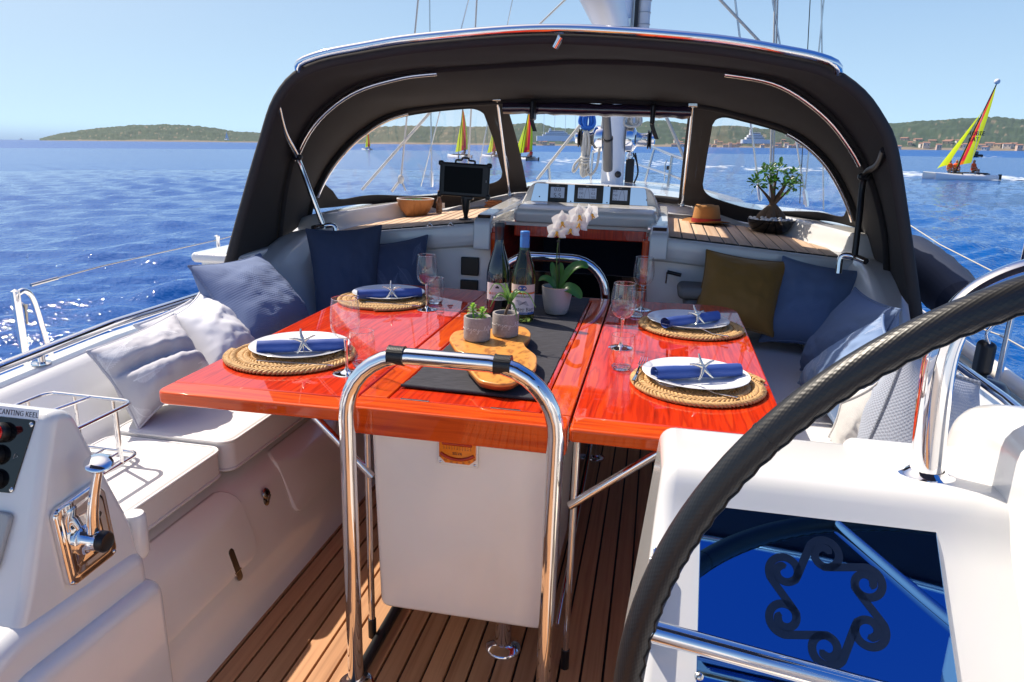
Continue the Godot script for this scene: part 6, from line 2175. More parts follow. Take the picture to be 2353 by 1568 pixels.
	# shrouds and lines: from bottom pixel to top pixel in the plane of the mast
	var lines := [
		["wire shroud with a long chrome turnbuckle seen beside the tablet", 992, 430, 987, 0, 0.0065, "steel", true],
		["thin wire stay slanting across the port sprayhood window", 967, 428, 1076.5, 0, 0.0055, "steel", false],
		["braided flecked halyard dropping behind the tablet", 1075, 400, 1095.5, 0, 0.0075, "rope_white", false],
		["wire stay slanting down past the tablet's upper corner", 1096, 405, 1177.5, 0, 0.005, "steel", false],
		["thick white rope sloping down through the port window to the deck", 832, 436, 990, 256, 0.013, "rope_white", false],
		["white line running up over the sprayhood towards the boom", 1210, 84, 1298, 0, 0.008, "rope_white", false],
		["white rope sloping from the mast winch down to the console", 1234, 413, 1333, 288, 0.012, "rope_white", false],
		["white rope slanting beside the chrome sprayhood post", 1572, 362, 1528, 262, 0.013, "rope_white", false],
		["sunlit white line crossing the sky above the sprayhood", 1766, 117, 1655.5, 0, 0.011, "rope_white", false],
		["wire shroud rising just inboard of the bonsai", 1748, 462, 1689.5, 0, 0.008, "steel", true],
		["dark flecked halyard rising behind the bonsai crown", 1769, 460, 1781, 0, 0.008, "rope_white", false],
		["second flecked halyard close beside the first behind the bonsai", 1775, 460, 1787, 0, 0.007, "rope_white", false],
		["wire shroud leaning inboard just past the bonsai", 1855, 475, 1775.5, 0, 0.007, "steel", true],
		["thin dark line hanging between the starboard shrouds", 1838, 468, 1862, 0, 0.0035, "black_plastic", false],
		["wire shroud crossing another near the sprayhood's starboard shoulder", 1847, 470, 1893.5, 0, 0.006, "steel", false],
		["upright outer wire shroud on the starboard side", 1893, 482, 1888, 0, 0.006, "steel", false]]
	for q in lines:
		var p0 := on_z(q[1], q[2], zm + 0.3)
		var p1 := on_z(q[3], q[4], zm + 0.3)
		var top := p1
		if q[4] < 10: top = p0 + (p1 - p0) * 1.6
		var o := thing("rigging_line", q[0], "rigging", p0)
		var m: Material = M[q[6]]
		if q[6] == "rope_white":
			var path := []
			for k in 9: path.append((top - p0) * k / 8.0)
			part("rope", tubes(path, q[5], 8), m, o)
		else:
			part("wire", tubes([Vector3.ZERO, top - p0], q[5], 8), m, o)
		if q[7]:
			var d := (top - p0).normalized()
			part("turnbuckle", tubes([d * 0.0, d * 0.02, d * 0.12, d * 0.14], [0.012, 0.018, 0.018, 0.009], 10), M.chrome, o)
	# a rope with a knotted bridle
	var k0 := on_z(921, 412, zm + 0.3)
	var k1 := on_z(960.5, 0, zm + 0.3)
	var br := thing("rigging_line", "white rope ending in a knotted bridle above the wooden bowl", "rigging", k0)
	part("rope", tubes([Vector3.ZERO, (k1 - k0) * 1.5], 0.008, 8), M.rope_white, br)
	var kn := MB.new()
	kn.ball(Vector3.ZERO, Vector3(0.03, 0.04, 0.03), 10, 8)
	part("knot", kn, M.rope_white, br)
	part("bridle_leg", tubes([Vector3.ZERO, on_z(900, 440, zm + 0.3) - k0], 0.012, 8), M.rope_white, br)
	part("bridle_leg", tubes([Vector3.ZERO, on_z(932, 438, zm + 0.3) - k0], 0.009, 8), M.rope_white, br)
func rope_coil(label: String, at: Vector3, drop: float, half: float, m: Material, loops: int, tied: bool) -> void:
	var t := thing("rope_coil", label, "rope", at)
	var g := RandomNumberGenerator.new()
	g.seed = loops * 17
	for k in loops:
		var w := half * g.randf_range(0.25, 1.0)
		var off := g.randf_range(-0.3, 0.3) * half
		var z := g.randf_range(-0.03, 0.04)
		var d := drop * g.randf_range(0.85, 1.05)
		var pth := [Vector3(off, 0, z), Vector3(off - w * 0.7, -d * 0.25, z), Vector3(off - w * (0.45 if tied else 1.0), -d * 0.65, z + 0.01), Vector3(off - w * 0.7, -d * 0.92, z), Vector3(off, -d, z), Vector3(off + w * 0.7, -d * 0.92, z), Vector3(off + w * (0.45 if tied else 1.0), -d * 0.65, z - 0.01), Vector3(off + w * 0.7, -d * 0.25, z)]
		part("loop", tubes(smooth(pth, 4, true), 0.011, 7, true), m, t)
	if tied:
		for k in 3: part("wrap", tubes(smooth([Vector3(-half * 0.8, -drop * 0.58 - k * 0.022, 0.02), Vector3(0, -drop * 0.60 - k * 0.022, 0.06), Vector3(half * 0.8, -drop * 0.58 - k * 0.022, 0.02), Vector3(0, -drop * 0.57 - k * 0.022, -0.05)], 4, true), 0.011, 7, true), m, t)
		part("loop", tubes(smooth([Vector3(-half * 0.6, -drop * 0.6, 0.03), Vector3(-half * 2.0, -drop * 0.75, 0.03), Vector3(-half * 2.3, -drop * 0.92, 0.03), Vector3(-half * 1.6, -drop * 0.85, 0.03)], 4, true), 0.011, 7, true), m, t)
		part("tail", tubes(smooth([Vector3(half * 0.5, -drop * 0.9, 0.02), Vector3(half * 1.4, -drop * 0.98, 0.02), Vector3(half * 2.6, -drop * 0.75, 0.02), Vector3(half * 3.0, -drop * 0.1, 0.02), Vector3(half * 3.3, drop * 0.35, 0.02)], 5), 0.011, 7), m, t)

# ---------------------------------------------------------------- helm consoles and wheel
func extrude_x(poly: Array, x0: float, x1: float, bev: float, radii, seg := 5) -> MB:
	# poly in (z, y)
	var b := MB.new()
	var ol := round_poly(poly, radii, seg)
	b.slab(ol, -absf(x1 - x0) / 2, absf(x1 - x0) / 2, bev, Transform3D(Basis(Vector3(0, 0, 1), Vector3(-1, 0, 0), Vector3(0, 1, 0)), Vector3((x0 + x1) / 2, 0, 0)), 5)
	return b
func build_helm() -> void:
	# --- port console
	var pc := thing("helm_console", "white moulded port helm console with the engine lever", "console")
	part("base", extrude_x([Vector2(-1.205, 0.0), Vector2(-1.205, 0.445), Vector2(-0.86, 0.465), Vector2(-0.74, 0.40), Vector2(0.35, 0.36), Vector2(0.35, 0.0)], -1.12, -0.618, 0.035, [0.0, 0.05, 0.06, 0.06, 0.05, 0.0]), M.gelcoat, pc)
	part("plinth", extrude_x([Vector2(-1.215, 0.0), Vector2(-1.215, 0.37), Vector2(-0.84, 0.385), Vector2(-0.70, 0.31), Vector2(0.36, 0.28), Vector2(0.36, 0.0)], -1.10, -0.592, 0.03, [0.0, 0.05, 0.06, 0.06, 0.05, 0.0]), M.gelcoat, pc)
	part("pod", extrude_x([Vector2(-1.195, 0.42), Vector2(-1.188, 0.50), Vector2(-1.072, 0.803), Vector2(-1.022, 0.815), Vector2(-0.912, 0.50), Vector2(-0.87, 0.43)], -1.12, -0.632, 0.020, [0.0, 0.03, 0.028, 0.024, 0.06, 0.0]), M.gelcoat, pc)
	var lg := MB.new()
	lg.lathe([Vector2(0.0, -0.055), Vector2(0.018, -0.052), Vector2(0.024, -0.04), Vector2(0.024, 0.045), Vector2(0.02, 0.052), Vector2(0.0, 0.053)], 24, T(Vector3(-0.648, 0.462, -1.205)))
	part("lug", lg, M.gelcoat, pc)
	# aft face frame
	var f0 := Vector3(-0.64, 0.804, -1.033)
	var dn := Vector3(0, 0.500 - 0.812, -0.912 + 1.022).normalized()
	var fn := Vector3(0, 0.110, 0.312).normalized()
	f0 = Vector3(-0.64, 0.812, -1.022)
	var face := Basis(Vector3.RIGHT, fn, Vector3.RIGHT.cross(fn))
	var lab := on_plane(43, 950, f0, fn)
	part("name_plate", boxed(Vector3(0.084, 0.0012, 0.020), 0.0004, T(Vector3(0.0, 0.0008, 0.0)), 1), M.alloy, pc, Transform3D(face, lab))
	part("name_print", letters("CANTING KEEL", 0.0096, 0.0006), M.print_black, pc, Transform3D(face * Basis(Vector3.RIGHT, -PI / 2), lab + fn * 0.0016))
	var spn := MB.new()
	var quad := []
	var o := on_plane(20, 1045, f0, fn)
	var inv := face.inverse()
	for q in [[-80, 948], [84, 966], [30, 1134], [-140, 1118]]:
		var p := inv * (on_plane(q[0], q[1], f0, fn) - o)
		quad.append(Vector2(p.x, p.z))
	spn.slab(round_poly(quad, 0.008, 4), 0.0006, 0.003, 0.0008, Transform3D.IDENTITY, 2)
	var sw := part("switch_panel", spn, M.black_gloss, pc, Transform3D(face, o))
	for q in [[8, 994, "red_plastic", true], [-6, 1046, "dark_red_plastic", false], [-10, 1102, "green_plastic", false]]:
		var c := inv * (on_plane(q[0], q[1], f0, fn) - o)
		part("button_housing", lathed([Vector2(0.0, 0.016), Vector2(0.0165, 0.016), Vector2(0.0185, 0.012), Vector2(0.0185, 0.0)], 28, T(c + Vector3(0, 0.002, 0))), M.black_plastic, sw)
		if q[3]:
			part("red_knob", boxed(Vector3(0.030, 0.018, 0.012), 0.004, Transform3D(Basis(Vector3.UP, 0.5), c + Vector3(0, 0.026, 0))), M[q[2]], sw)
			part("red_cap", lathed([Vector2(0, 0.0225), Vector2(0.0135, 0.022), Vector2(0.015, 0.018)], 24, T(c)), M[q[2]], sw)
		else:
			part("button", lathed([Vector2(0, 0.021), Vector2(0.012, 0.0205), Vector2(0.0135, 0.017)], 24, T(c)), M[q[2]], sw)
	for q in [[74, 976], [28, 1125]]:
		var c := inv * (on_plane(q[0], q[1], f0, fn) - o)
		part("screw", lathed([Vector2(0, 0.0045), Vector2(0.003, 0.004), Vector2(0.0045, 0.003)], 14, T(c)), M.steel, sw)
	var tr := []
	for q in [[38, 1042], [44, 1049], [33, 1055]]:
		tr.append(inv * (on_plane(q[0], q[1], f0, fn) - o) + Vector3(0, 0.0034, 0))
	part("arrow_mark", tubes(tr, 0.0004, 4, true), M.chalk, sw)
	# display lower on the same face
	var ds := MB.new()
	quad = []
	o = on_plane(-40, 1240, f0, fn)
	for q in [[-150, 1150], [36, 1180], [-2, 1318], [-200, 1290]]:
		var p := inv * (on_plane(q[0], q[1], f0, fn) - o)
		quad.append(Vector2(p.x, p.z))
	ds.slab(round_poly(quad, 0.014, 5), 0.0, 0.011, 0.004, Transform3D(face, o), 3)
	part("display_bezel", ds, M.grey_plastic, pc)
	# engine control on the inboard face
	var xf := -0.631
	var ec := thing("engine_control", "chrome engine throttle lever on the port helm console", "throttle", on_x(187, 1228, xf))
	var ib := Basis(Vector3(0, 0, -1), Vector3(1, 0, 0), Vector3(0, -1, 0))   # local y out of the face
	var pl := []
	for q in [[210, 1107], [231, 1125], [259, 1255], [253, 1275], [165, 1345], [150, 1346], [113, 1190], [120, 1170]]:
		var p := ib.inverse() * (on_x(q[0], q[1], xf) - ec.position)
		pl.append(Vector2(p.x, p.z))
	var pm := MB.new()
	pm.slab(round_poly(pl, 0.006, 4), 0.0, 0.012, 0.006, Transform3D(ib, Vector3.ZERO), 4, 0.0)
	var plate := part("plate", pm, M.chrome, ec)
	var im := MB.new()
	var dish := []
	var rp := round_poly(pl, 0.008, 4)
	for k in 7:
		var row := []
		for p in rp:
			var sc: float = [0.84, 0.80, 0.74, 0.62, 0.52, 0.3, 0.01][k]
			row.append(ib * Vector3(p.x * sc, [0.0122, 0.0132, 0.0125, 0.0126, 0.0124, 0.0123, 0.0123][k] + (0.0 if k < 2 else 0.004 * absf(sc - 0.62) * 4.0), p.y * sc))
		dish.append(row)
	im.grid(dish, Vector3.RIGHT, true)
	part("dish", im, M.chrome, plate)
	for q in [[212, 1116], [250, 1266], [155, 1338], [117, 1181]]:
		part("screw", lathed([Vector2(0, 0.004), Vector2(0.0035, 0.0032), Vector2(0.005, 0.0)], 14, Transform3D(ib, on_x(q[0], q[1], xf) - ec.position + Vector3(0.0105, 0, 0))), M.steel, plate)
	var hub := on_x(180, 1236, xf) - ec.position
	part("hub", lathed([Vector2(0.03, 0.0), Vector2(0.03, 0.018), Vector2(0.021, 0.024), Vector2(0.0195, 0.05)], 30, Transform3D(ib, hub)), M.chrome, ec)
	part("hub_cap", lathed([Vector2(0.020, 0.049), Vector2(0.0205, 0.060), Vector2(0.017, 0.064), Vector2(0.012, 0.062), Vector2(0, 0.062)], 30, Transform3D(ib, hub)), M.black_plastic, ec)
	var tip := hub + Vector3(0.055, 0.150, -0.012)
	part("lever", tubes(smooth([hub + Vector3(0.034, 0.004, 0), hub + Vector3(0.038, 0.05, 0), hub + Vector3(0.045, 0.10, -0.005), tip], 5), [0.0115, 0.0115, 0.0115, 0.0112, 0.011, 0.0108, 0.0105, 0.0100, 0.0097, 0.0093, 0.009, 0.0088, 0.0086, 0.0084, 0.0082, 0.008], 14), M.chrome, ec)
	part("knob", lathed([Vector2(0.006, -0.006), Vector2(0.022, 0.0), Vector2(0.0255, 0.006), Vector2(0.023, 0.011), Vector2(0.010, 0.0135), Vector2(0.0, 0.0138)], 30, Transform3D(Basis(Vector3.BACK, -0.25) * Basis(Vector3.RIGHT, 0.18), tip)), M.chrome, ec)
	part("stop_hole", lathed([Vector2(0, 0.0), Vector2(0.006, 0.0005), Vector2(0.0065, -0.002)], 16, Transform3D(ib, on_x(213, 1180, xf) - ec.position + Vector3(0.0142, 0, 0))), M.black_plastic, plate)
	part("stop_hole", lathed([Vector2(0, 0.0), Vector2(0.005, 0.0005), Vector2(0.0055, -0.002)], 16, Transform3D(ib, on_x(204, 1264, xf) - ec.position + Vector3(0.0142, 0, 0))), M.black_plastic, plate)
	# wire holder behind the console
	wire_holder("chrome wire drinks holder behind the port helm console", [Vector3(-1.03, 0.478, -1.41), Vector3(0.26, 0.145, 0.27)])
	# --- starboard pedestal
	var sp := thing("helm_pedestal", "white starboard steering pedestal with a dark glossy panel", "pedestal")
	var py := func(z: float) -> float: return 0.872 - (z + 0.945) * 0.95
	var ped := extrude_x([Vector2(-1.16, 0.0), Vector2(-1.13, 0.868), Vector2(-0.935, 0.883), Vector2(-0.905, 0.825), Vector2(-0.60, 0.505), Vector2(-0.57, 0.0)], 0.437, 0.90, 0.022, [0.0, 0.03, 0.026, 0.024, 0.06, 0.0], 6)
	for i in ped.v.size():
		if ped.v[i].x < 0.55: ped.v[i].x -= 0.085 * (0.88 - ped.v[i].y)
	part("body", ped, M.gelcoat, sp)
	part("side_bulge", extrude_x([Vector2(-1.20, 0.0), Vector2(-1.18, 0.93), Vector2(-1.02, 0.985), Vector2(-0.3, 0.93), Vector2(0.3, 0.80), Vector2(0.3, 0.0)], 0.868, 1.26, 0.045, [0.0, 0.06, 0.08, 0.1, 0.1, 0.0], 6), M.gelcoat, sp)
	part("top_step", boxed(Vector3(0.20, 0.05, 0.13), 0.018, T(Vector3(0.81, 0.856, -1.06)), 3), M.gelcoat, sp)
	# dark panel with the scroll emblem
	var n2 := Vector3(0, 0.305, 0.32).normalized()
	var s0 := Vector3(0.5, 0.825, -0.905) + n2 * 0.0005
	var pf := Basis(Vector3.RIGHT, n2, Vector3.RIGHT.cross(n2))
	var po := on_plane(1890, 1390, s0, n2)
	var pq := []
	var pinv := pf.inverse()
	for q in [[1608, 1232], [1618, 1160], [1700, 1152], [2155, 1206], [2150, 1228], [2166, 1345], [2200, 1580], [2215, 1660], [1597, 1660]]:
		var p := pinv * (on_plane(q[0], q[1], s0, n2) - po)
		pq.append(Vector2(p.x, p.z))
	var pb := MB.new()
	pb.slab(round_poly(pq, [0.01, 0.01, 0.02, 0.003, 0.004, 0.02, 0.01, 0.01, 0.01], 4), 0.0, 0.004, 0.001, Transform3D.IDENTITY, 2)
	var panel := part("panel", pb, M.helm_panel, sp, Transform3D(pf, po))
	for q in [[2167, 1206], [1607, 1556]]:
		var c := pinv * (on_plane(q[0], q[1], s0, n2) - po)
		part("screw", lathed([Vector2(0, 0.004), Vector2(0.004, 0.0032), Vector2(0.006, 0.0)], 14, T(c + Vector3(0, 0.002, 0))), M.steel, panel)
	# six linked scrolls
	var em := func(px: float, pyy: float) -> Vector2:
		var p := pinv * (on_plane(px, pyy, s0, n2) - po)
		return Vector2(p.x, p.z)
	var ctr: Vector2 = em.call(1896, 1382)
	var spots := [em.call(1897, 1272), em.call(2003, 1336), em.call(1990, 1466), em.call(1893, 1492), em.call(1790, 1420), em.call(1799, 1314)]
	spots = []
	var erad := 0.0565
	for k in 6:
		var a := PI / 2 - k * TAU / 6 - 0.02
		spots.append(ctr + Vector2(cos(a), -sin(a)) * erad)
	var R := 0.0195
	for k in 6:
		var c0: Vector2 = spots[k]
		var c1: Vector2 = spots[(k + 1) % 6]
		var er0 := (c0 - ctr).normalized()
		var et0 := Vector2(-er0.y, er0.x)
		if et0.dot(c1 - c0) < 0: et0 = -et0
		var er1 := (c1 - ctr).normalized()
		var et1 := (et0.rotated((c1 - ctr).angle() - (c0 - ctr).angle()))
		var path := []
		for i in 12:
			var u := i / 11.0
			var a := deg_to_rad(lerpf(15, 285, u))
			var r := R * lerpf(0.30, 0.80, u)
			path.append(c0 + et0 * cos(a) * r + er0 * sin(a) * r)
		for i in 13:
			var u := i / 12.0
			var a := deg_to_rad(lerpf(165, -105, u))
			var r := R * lerpf(1.02, 0.78, u)
			path.append(c1 + et1 * cos(a) * r + er1 * sin(a) * r)
		path.append(c1 + et1 * cos(deg_to_rad(-135)) * R * 0.62 + er1 * sin(deg_to_rad(-135)) * R * 0.62)
		var sm := smooth(path, 4)
		var rb := MB.new()
		var rws := []
		for i in sm.size():
			var d: Vector2 = (sm[mini(i + 1, sm.size() - 1)] - sm[maxi(i - 1, 0)]).normalized()
			var nn := Vector2(-d.y, d.x)
			var end: float = i / float(sm.size() - 1)
			var w := 0.0049 * clampf((1.0 - end) * 9.0, 0.05, 1.0) * clampf(0.45 + end * 9, 0.6, 1.0)
			rws.append([Vector3(sm[i].x + nn.x * w, 0.0044, sm[i].y + nn.y * w), Vector3(sm[i].x - nn.x * w, 0.0044, sm[i].y - nn.y * w)])
		rb.grid(rws, Vector3.UP)
		part("scroll", rb, M.emblem, panel)
	# small plate on the pedestal's edge
	part("edge_plate", boxed(Vector3(0.006, 0.12, 0.05), 0.002, Transform3D(Basis(Vector3.RIGHT, -0.75), Vector3(0.434, 0.74, -0.83))), M.chrome, sp)
	for k in 3: part("screw", lathed([Vector2(0, 0.004), Vector2(0.004, 0.003), Vector2(0.005, 0)], 10, Transform3D(Basis(Vector3.BACK, PI / 2), Vector3(0.431, 0.775 - k * 0.035, -0.862 + k * 0.033))), M.steel, sp)
	# --- steering wheel
	var wz := -0.70
	var wc := Vector3(0.951, 0.695, wz)
	var wh := thing("steering_wheel", "large steering wheel with stitched black leather rim before the starboard pedestal", "steering wheel", wc)
	var ring := []
	for k in 140: ring.append(Vector3(cos(TAU * k / 140), sin(TAU * k / 140), 0) * 0.540)
	part("rim", tubes(ring, 0.0168, 20, true), M.leather, wh)
	# stitching inside the rim: a wavy cord
	var st := []
	for k in 560:
		var a := TAU * k / 560
		var up := 0.5 + 0.5 * sin(k * PI / 2.0)
		var ang := 0.55 + 0.30 * up
		st.append(Vector3(cos(a), sin(a), 0) * (0.540 - 0.0172 * cos(ang)) + Vector3(0, 0, 0.0172 * sin(ang)))
	part("stitching", tubes(st, 0.0014, 5, true), M.leather, wh)
	for a in [142.0, 20.0, 262.0]:
		var d := Vector3(cos(deg_to_rad(a)), sin(deg_to_rad(a)), 0)
		var c := d * 0.540
		var tg := Vector3(-d.y, d.x, 0)
		part("leather_joint", tubes([c - tg * 0.002, c + tg * 0.002], 0.0175, 20), M.leather, wh)
	for k in 6:
		var a := deg_to_rad(170.0 + 60 * k)
		var d := Vector3(cos(a), sin(a), 0)
		part("spoke", tubes([d * 0.06 + Vector3(0, 0, -0.03), d * 0.30 + Vector3(0, 0, -0.012), d * 0.53], 0.0125, 14), M.chrome, wh)
	part("hub", lathed([Vector2(0.0, 0.03), Vector2(0.05, 0.025), Vector2(0.07, 0.0), Vector2(0.07, -0.05), Vector2(0.03, -0.08)], 28, Transform3D(Basis(Vector3.RIGHT, PI / 2), Vector3(0, 0, -0.03))), M.chrome, wh)
	# --- guard rail above the pedestal
	var gz := -1.0
	var gr := thing("helm_guard_rail", "polished chrome guard rail rising from the starboard pedestal", "guard rail")
	var fo := on_z(2128, 1098, gz)
	var pts := [fo + Vector3(0, 0.0, 0), on_z(2137, 1000, gz), on_z(2150, 890, gz), on_z(2168, 800, gz), on_z(2200, 733, gz), on_z(2250, 682, gz), on_z(2330, 642, gz), on_z(2420, 622, gz), on_z(2560, 612, gz)]
	part("tube", tubes(smooth(pts, 5), 0.0205, 22), M.chrome, gr)
	part("flange", lathed([Vector2(0.0207, 0.016), Vector2(0.028, 0.008), Vector2(0.036, 0.006), Vector2(0.037, 0.0), Vector2(0.0, -0.002)], 30, T(fo + Vector3(0, -0.002, 0))), M.chrome, gr)
	# wire holder on the forward side of the pedestal
	var hb := thing("drinks_rail", "chrome tube drinks rail standing behind the starboard pedestal", "rail")
	var hz := -1.22
	part("tube", tubes(smooth([on_z(1553, 1090, hz), on_z(1558, 1062, hz), on_z(1585, 1043, hz), on_z(1660, 1044, hz), on_z(1760, 1055, hz), on_z(1812, 1062, hz), on_z(1832, 1078, hz), on_z(1834, 1115, hz)], 5), 0.0062, 10), M.chrome, hb)
	for q in [[1637, 1043, 1636, 1085], [1779, 1057, 1775, 1110]]: part("leg", tubes([on_z(q[0], q[1], hz), on_z(q[2], q[3], hz)], 0.005, 8), M.chrome, hb)
	part("eye", tubes(smooth([on_z(1862, 1108, hz), on_z(1866, 1088, hz), on_z(1880, 1083, hz), on_z(1893, 1092, hz), on_z(1893, 1112, hz)], 4), 0.005, 8), M.chrome, hb)
	# --- bimini overhead, which the dark panel and the chrome mirror
	var bi := thing("bimini", "dark canvas bimini stretched over the helm", "bimini")
	var cn := MB.new()
	var rws2 := []
	for i in 11:
		var z := lerpf(-1.0, 0.06, i / 10.0)
		var row := []
		for k in 15:
			var x := lerpf(-1.25, 1.45, k / 14.0)
			row.append(Vector3(x, 2.34 - 0.14 * pow(absf(x - 0.1) / 1.3, 3.0), z))
		rws2.append(row)
	cn.grid(rws2, Vector3.UP)
	part("canopy", cn, M.canvas_navy, bi)
	for z in [-1.0, 0.06]:
		var bow := []
		for k in 15:
			var x := lerpf(-1.25, 1.45, k / 14.0)
			bow.append(Vector3(x, 2.33 - 0.14 * pow(absf(x - 0.1) / 1.3, 3.0), z))
		part("bow", tubes(bow, 0.014, 8), M.chrome, bi)
	for s in [-1.0, 1.0]: part("leg", tubes([Vector3(0.1 + s * 1.35, 2.19, 0.06), Vector3(0.1 + s * 1.35, 0.60, 0.9)], 0.014, 8), M.chrome, bi)
func wire_holder(label: String, q: Array) -> void:
	var t := thing("wire_holder", label, "drinks holder", Vector3(q[0].x, q[0].y, q[0].z))
	var w: float = q[1].x / 2
	var h: float = q[1].y
	var d: float = q[1].z / 2
	for y in [0.0, h]:
		var ring := []
		for p in round_rect(-w, -d, w, d, 0.03, 4): ring.append(Vector3(p.x, y, p.y))
		part("ring", tubes(ring, 0.0055, 8, true), M.chrome, t)
	for e in [[-w, -d * 0.5], [-w, d * 0.5], [w, -d * 0.5], [w, d * 0.4], [-w * 0.4, -d], [w * 0.5, -d]]: part("upright", tubes([Vector3(e[0], 0, e[1]), Vector3(e[0], h, e[1])], 0.005, 8), M.chrome, t)
	part("cross_bar", tubes([Vector3(0, h, -d), Vector3(-w * 0.3, h, d)], 0.005, 8), M.chrome, t)
	part("mid_bar", tubes(smooth([Vector3(-w * 0.2, h * 0.62, d), Vector3(w * 0.7, h * 0.62, d), Vector3(w, h * 0.5, d * 0.9), Vector3(w, 0, d * 0.9)], 4), 0.005, 8), M.chrome, t)
	for k in 4: part("floor_wire", tubes([Vector3(-w + w * 2 * (k + 1) / 5.0, 0, -d), Vector3(-w + w * 2 * (k + 1) / 5.0, 0, d)], 0.004, 6), M.chrome, t)

# ---------------------------------------------------------------- rails, stanchions and lifelines
func build_rails() -> void:
	for s in [-1.0, 1.0]:
		var where := "port" if s < 0 else "starboard"
		var t := thing("coaming_rail", "polished handrail along the " + where + " cockpit coaming", "handrail")
		var path := []
		for z in zrange(0.4, -2.55, 12): path.append(Vector3(s * 1.345, coaming_top(z) + 0.036, z))
		path.append(Vector3(s * 1.35, coaming_top(-2.6) + 0.02, -2.62)); path.append(Vector3(s * 1.35, coaming_top(-2.6) - 0.03, -2.66))
		part("tube", tubes(path, 0.0155, 14), M.chrome, t)
		for z in [-0.5, on_x(93, 825, -1.345).z, on_x(397, 706, -1.345).z]:
			var y := coaming_top(z)
			var p := part("support", tubes([Vector3(s * 1.345, y - 0.01, z), Vector3(s * 1.345, y + 0.032, z)], 0.0125, 12), M.chrome, t)
			part("flange", lathed([Vector2(0.013, 0.006), Vector2(0.026, 0.004), Vector2(0.027, 0.0), Vector2(0.0, -0.002)], 20, T(Vector3(s * 1.345, y + 0.001, z))), M.chrome, p)
	# port gate stanchion
	var X := -1.75
	var top := on_x(34, 672, X)
	var g := thing("gate_stanchion", "chrome gate stanchion with a curved brace outside the port coaming", "stanchion", Vector3(X, 0.31, top.z))
	part("post", tubes([Vector3.ZERO, Vector3(0, top.y - 0.31, 0)], 0.0145, 12), M.chrome, g)
	part("cap", lathed([Vector2(0.0145, 0), Vector2(0.0145, 0.004), Vector2(0, 0.012)], 12, T(Vector3(0, top.y - 0.31, 0))), M.chrome, g)
	var b1 := on_x(76, 690, X) - g.position
	var b2 := on_x(122, 835, X) - g.position
	part("brace", tubes(smooth([Vector3(0, top.y - 0.32, 0), Vector3(0, top.y - 0.312, b1.z * 0.55), b1, b1.lerp(b2, 0.5), b2, b2 + (b2 - b1) * 0.35], 5), 0.0105, 10), M.chrome, g)
	var hk := on_x(57, 700, X) - g.position
	part("hook_line", tubes([Vector3(0, top.y - 0.35, -0.02), hk], 0.0015, 5), M.steel, g)
	part("pelican_hook", tubes([hk, hk + Vector3(0, -0.02, 0), hk + Vector3(0, -0.07, 0.003)], [0.009, 0.005, 0.004], 8), M.dark_steel, g)
	var p2 := on_x(498, 548, X)
	var s2 := thing("stanchion_post", "chrome stanchion standing outboard of the sprayhood's port skirt", "stanchion", Vector3(X, 0.34, p2.z))
	part("post", tubes([Vector3.ZERO, Vector3(0, p2.y - 0.34, 0)], 0.013, 12), M.chrome, s2)
	part("cap", lathed([Vector2(0.015, 0), Vector2(0.015, 0.012), Vector2(0, 0.018)], 12, T(Vector3(0, p2.y - 0.34, 0))), M.chrome, s2)
	var l0 := on_x(70, 656, X)
	var ll := thing("lifeline", "thin wire lifeline running along the port side above the sea", "lifeline", l0)
	var pl := []
	for q in [[70, 656], [232, 612], [380, 578], [498, 552], [560, 535]]: pl.append(on_x(q[0], q[1], X) - l0)
	part("wire", tubes(pl, 0.0028, 6), M.steel, ll)
	part("end_fitting", tubes([Vector3.ZERO, (pl[1] - pl[0]) * 0.35], 0.006, 8), M.steel, ll)
	# white moulding outboard of the sprayhood on the port side
	var fx := on_x(505, 590, -1.52)
	var fm := thing("deck_locker", "white rounded deck moulding outside the sprayhood's port skirt", "deck moulding", Vector3(-1.50, 0.44, fx.z - 0.45))
	part("moulding", boxed(Vector3(0.22, fx.y + 0.02 - 0.44, 1.0), 0.06, T(Vector3(0, (fx.y + 0.02 - 0.44) / 2, 0)), 4), M.gelcoat, fm)
	part("lid", boxed(Vector3(0.25, 0.045, 1.04), 0.02, T(Vector3(0, fx.y - 0.44, 0)), 3), M.gelcoat, fm)
	# starboard: covered roll, stanchion, lifelines, block and sheet
	var cr := thing("covered_roll", "navy fabric cover rolled along the starboard side deck", "covered roll")
	var a := on_x(2085, 598, 1.52)
	var c := on_x(2225, 712, 1.52)
	var rp := []
	var rr := []
	for k in 14:
		var u := k / 13.0
		rp.append(a.lerp(c, u) + Vector3(0, 0.015 * sin(u * PI), 0)); rr.append(0.115 * (1 - 0.25 * u) * (0.35 if k == 13 else 1.0) * (1 + 0.03 * sin(k * 2.3)))
	part("cover", tubes(rp, rr, 20), M.canvas_navy, cr)
	var X2 := 1.92
	var bt := on_y(2290, 892, 0.36)
	var s3 := thing("stanchion_post", "chrome stanchion on the starboard toe rail behind the woven pillow", "stanchion", bt)
	part("post", tubes([Vector3.ZERO, Vector3(0, 0.66, 0)], 0.0135, 12), M.chrome, s3)
	part("foot", lathed([Vector2(0.014, 0.03), Vector2(0.02, 0.01), Vector2(0.035, 0.004), Vector2(0.036, 0)], 16), M.chrome, s3)
	var lw := thing("lifeline", "upper wire lifeline on the starboard side above the navy roll", "lifeline", bt + Vector3(0, 0.61, 0))
	part("wire", tubes([on_x(2080, 510, bt.x) - lw.position, on_x(2160, 562, bt.x) - lw.position, on_x(2290, 628, bt.x) - lw.position, on_x(2420, 690, bt.x) - lw.position], 0.003, 6), M.rope_white, lw)
	part("end_fitting", tubes([on_x(2290, 628, bt.x) - lw.position, on_x(2310, 638, bt.x) - lw.position], 0.006, 6), M.steel, lw)
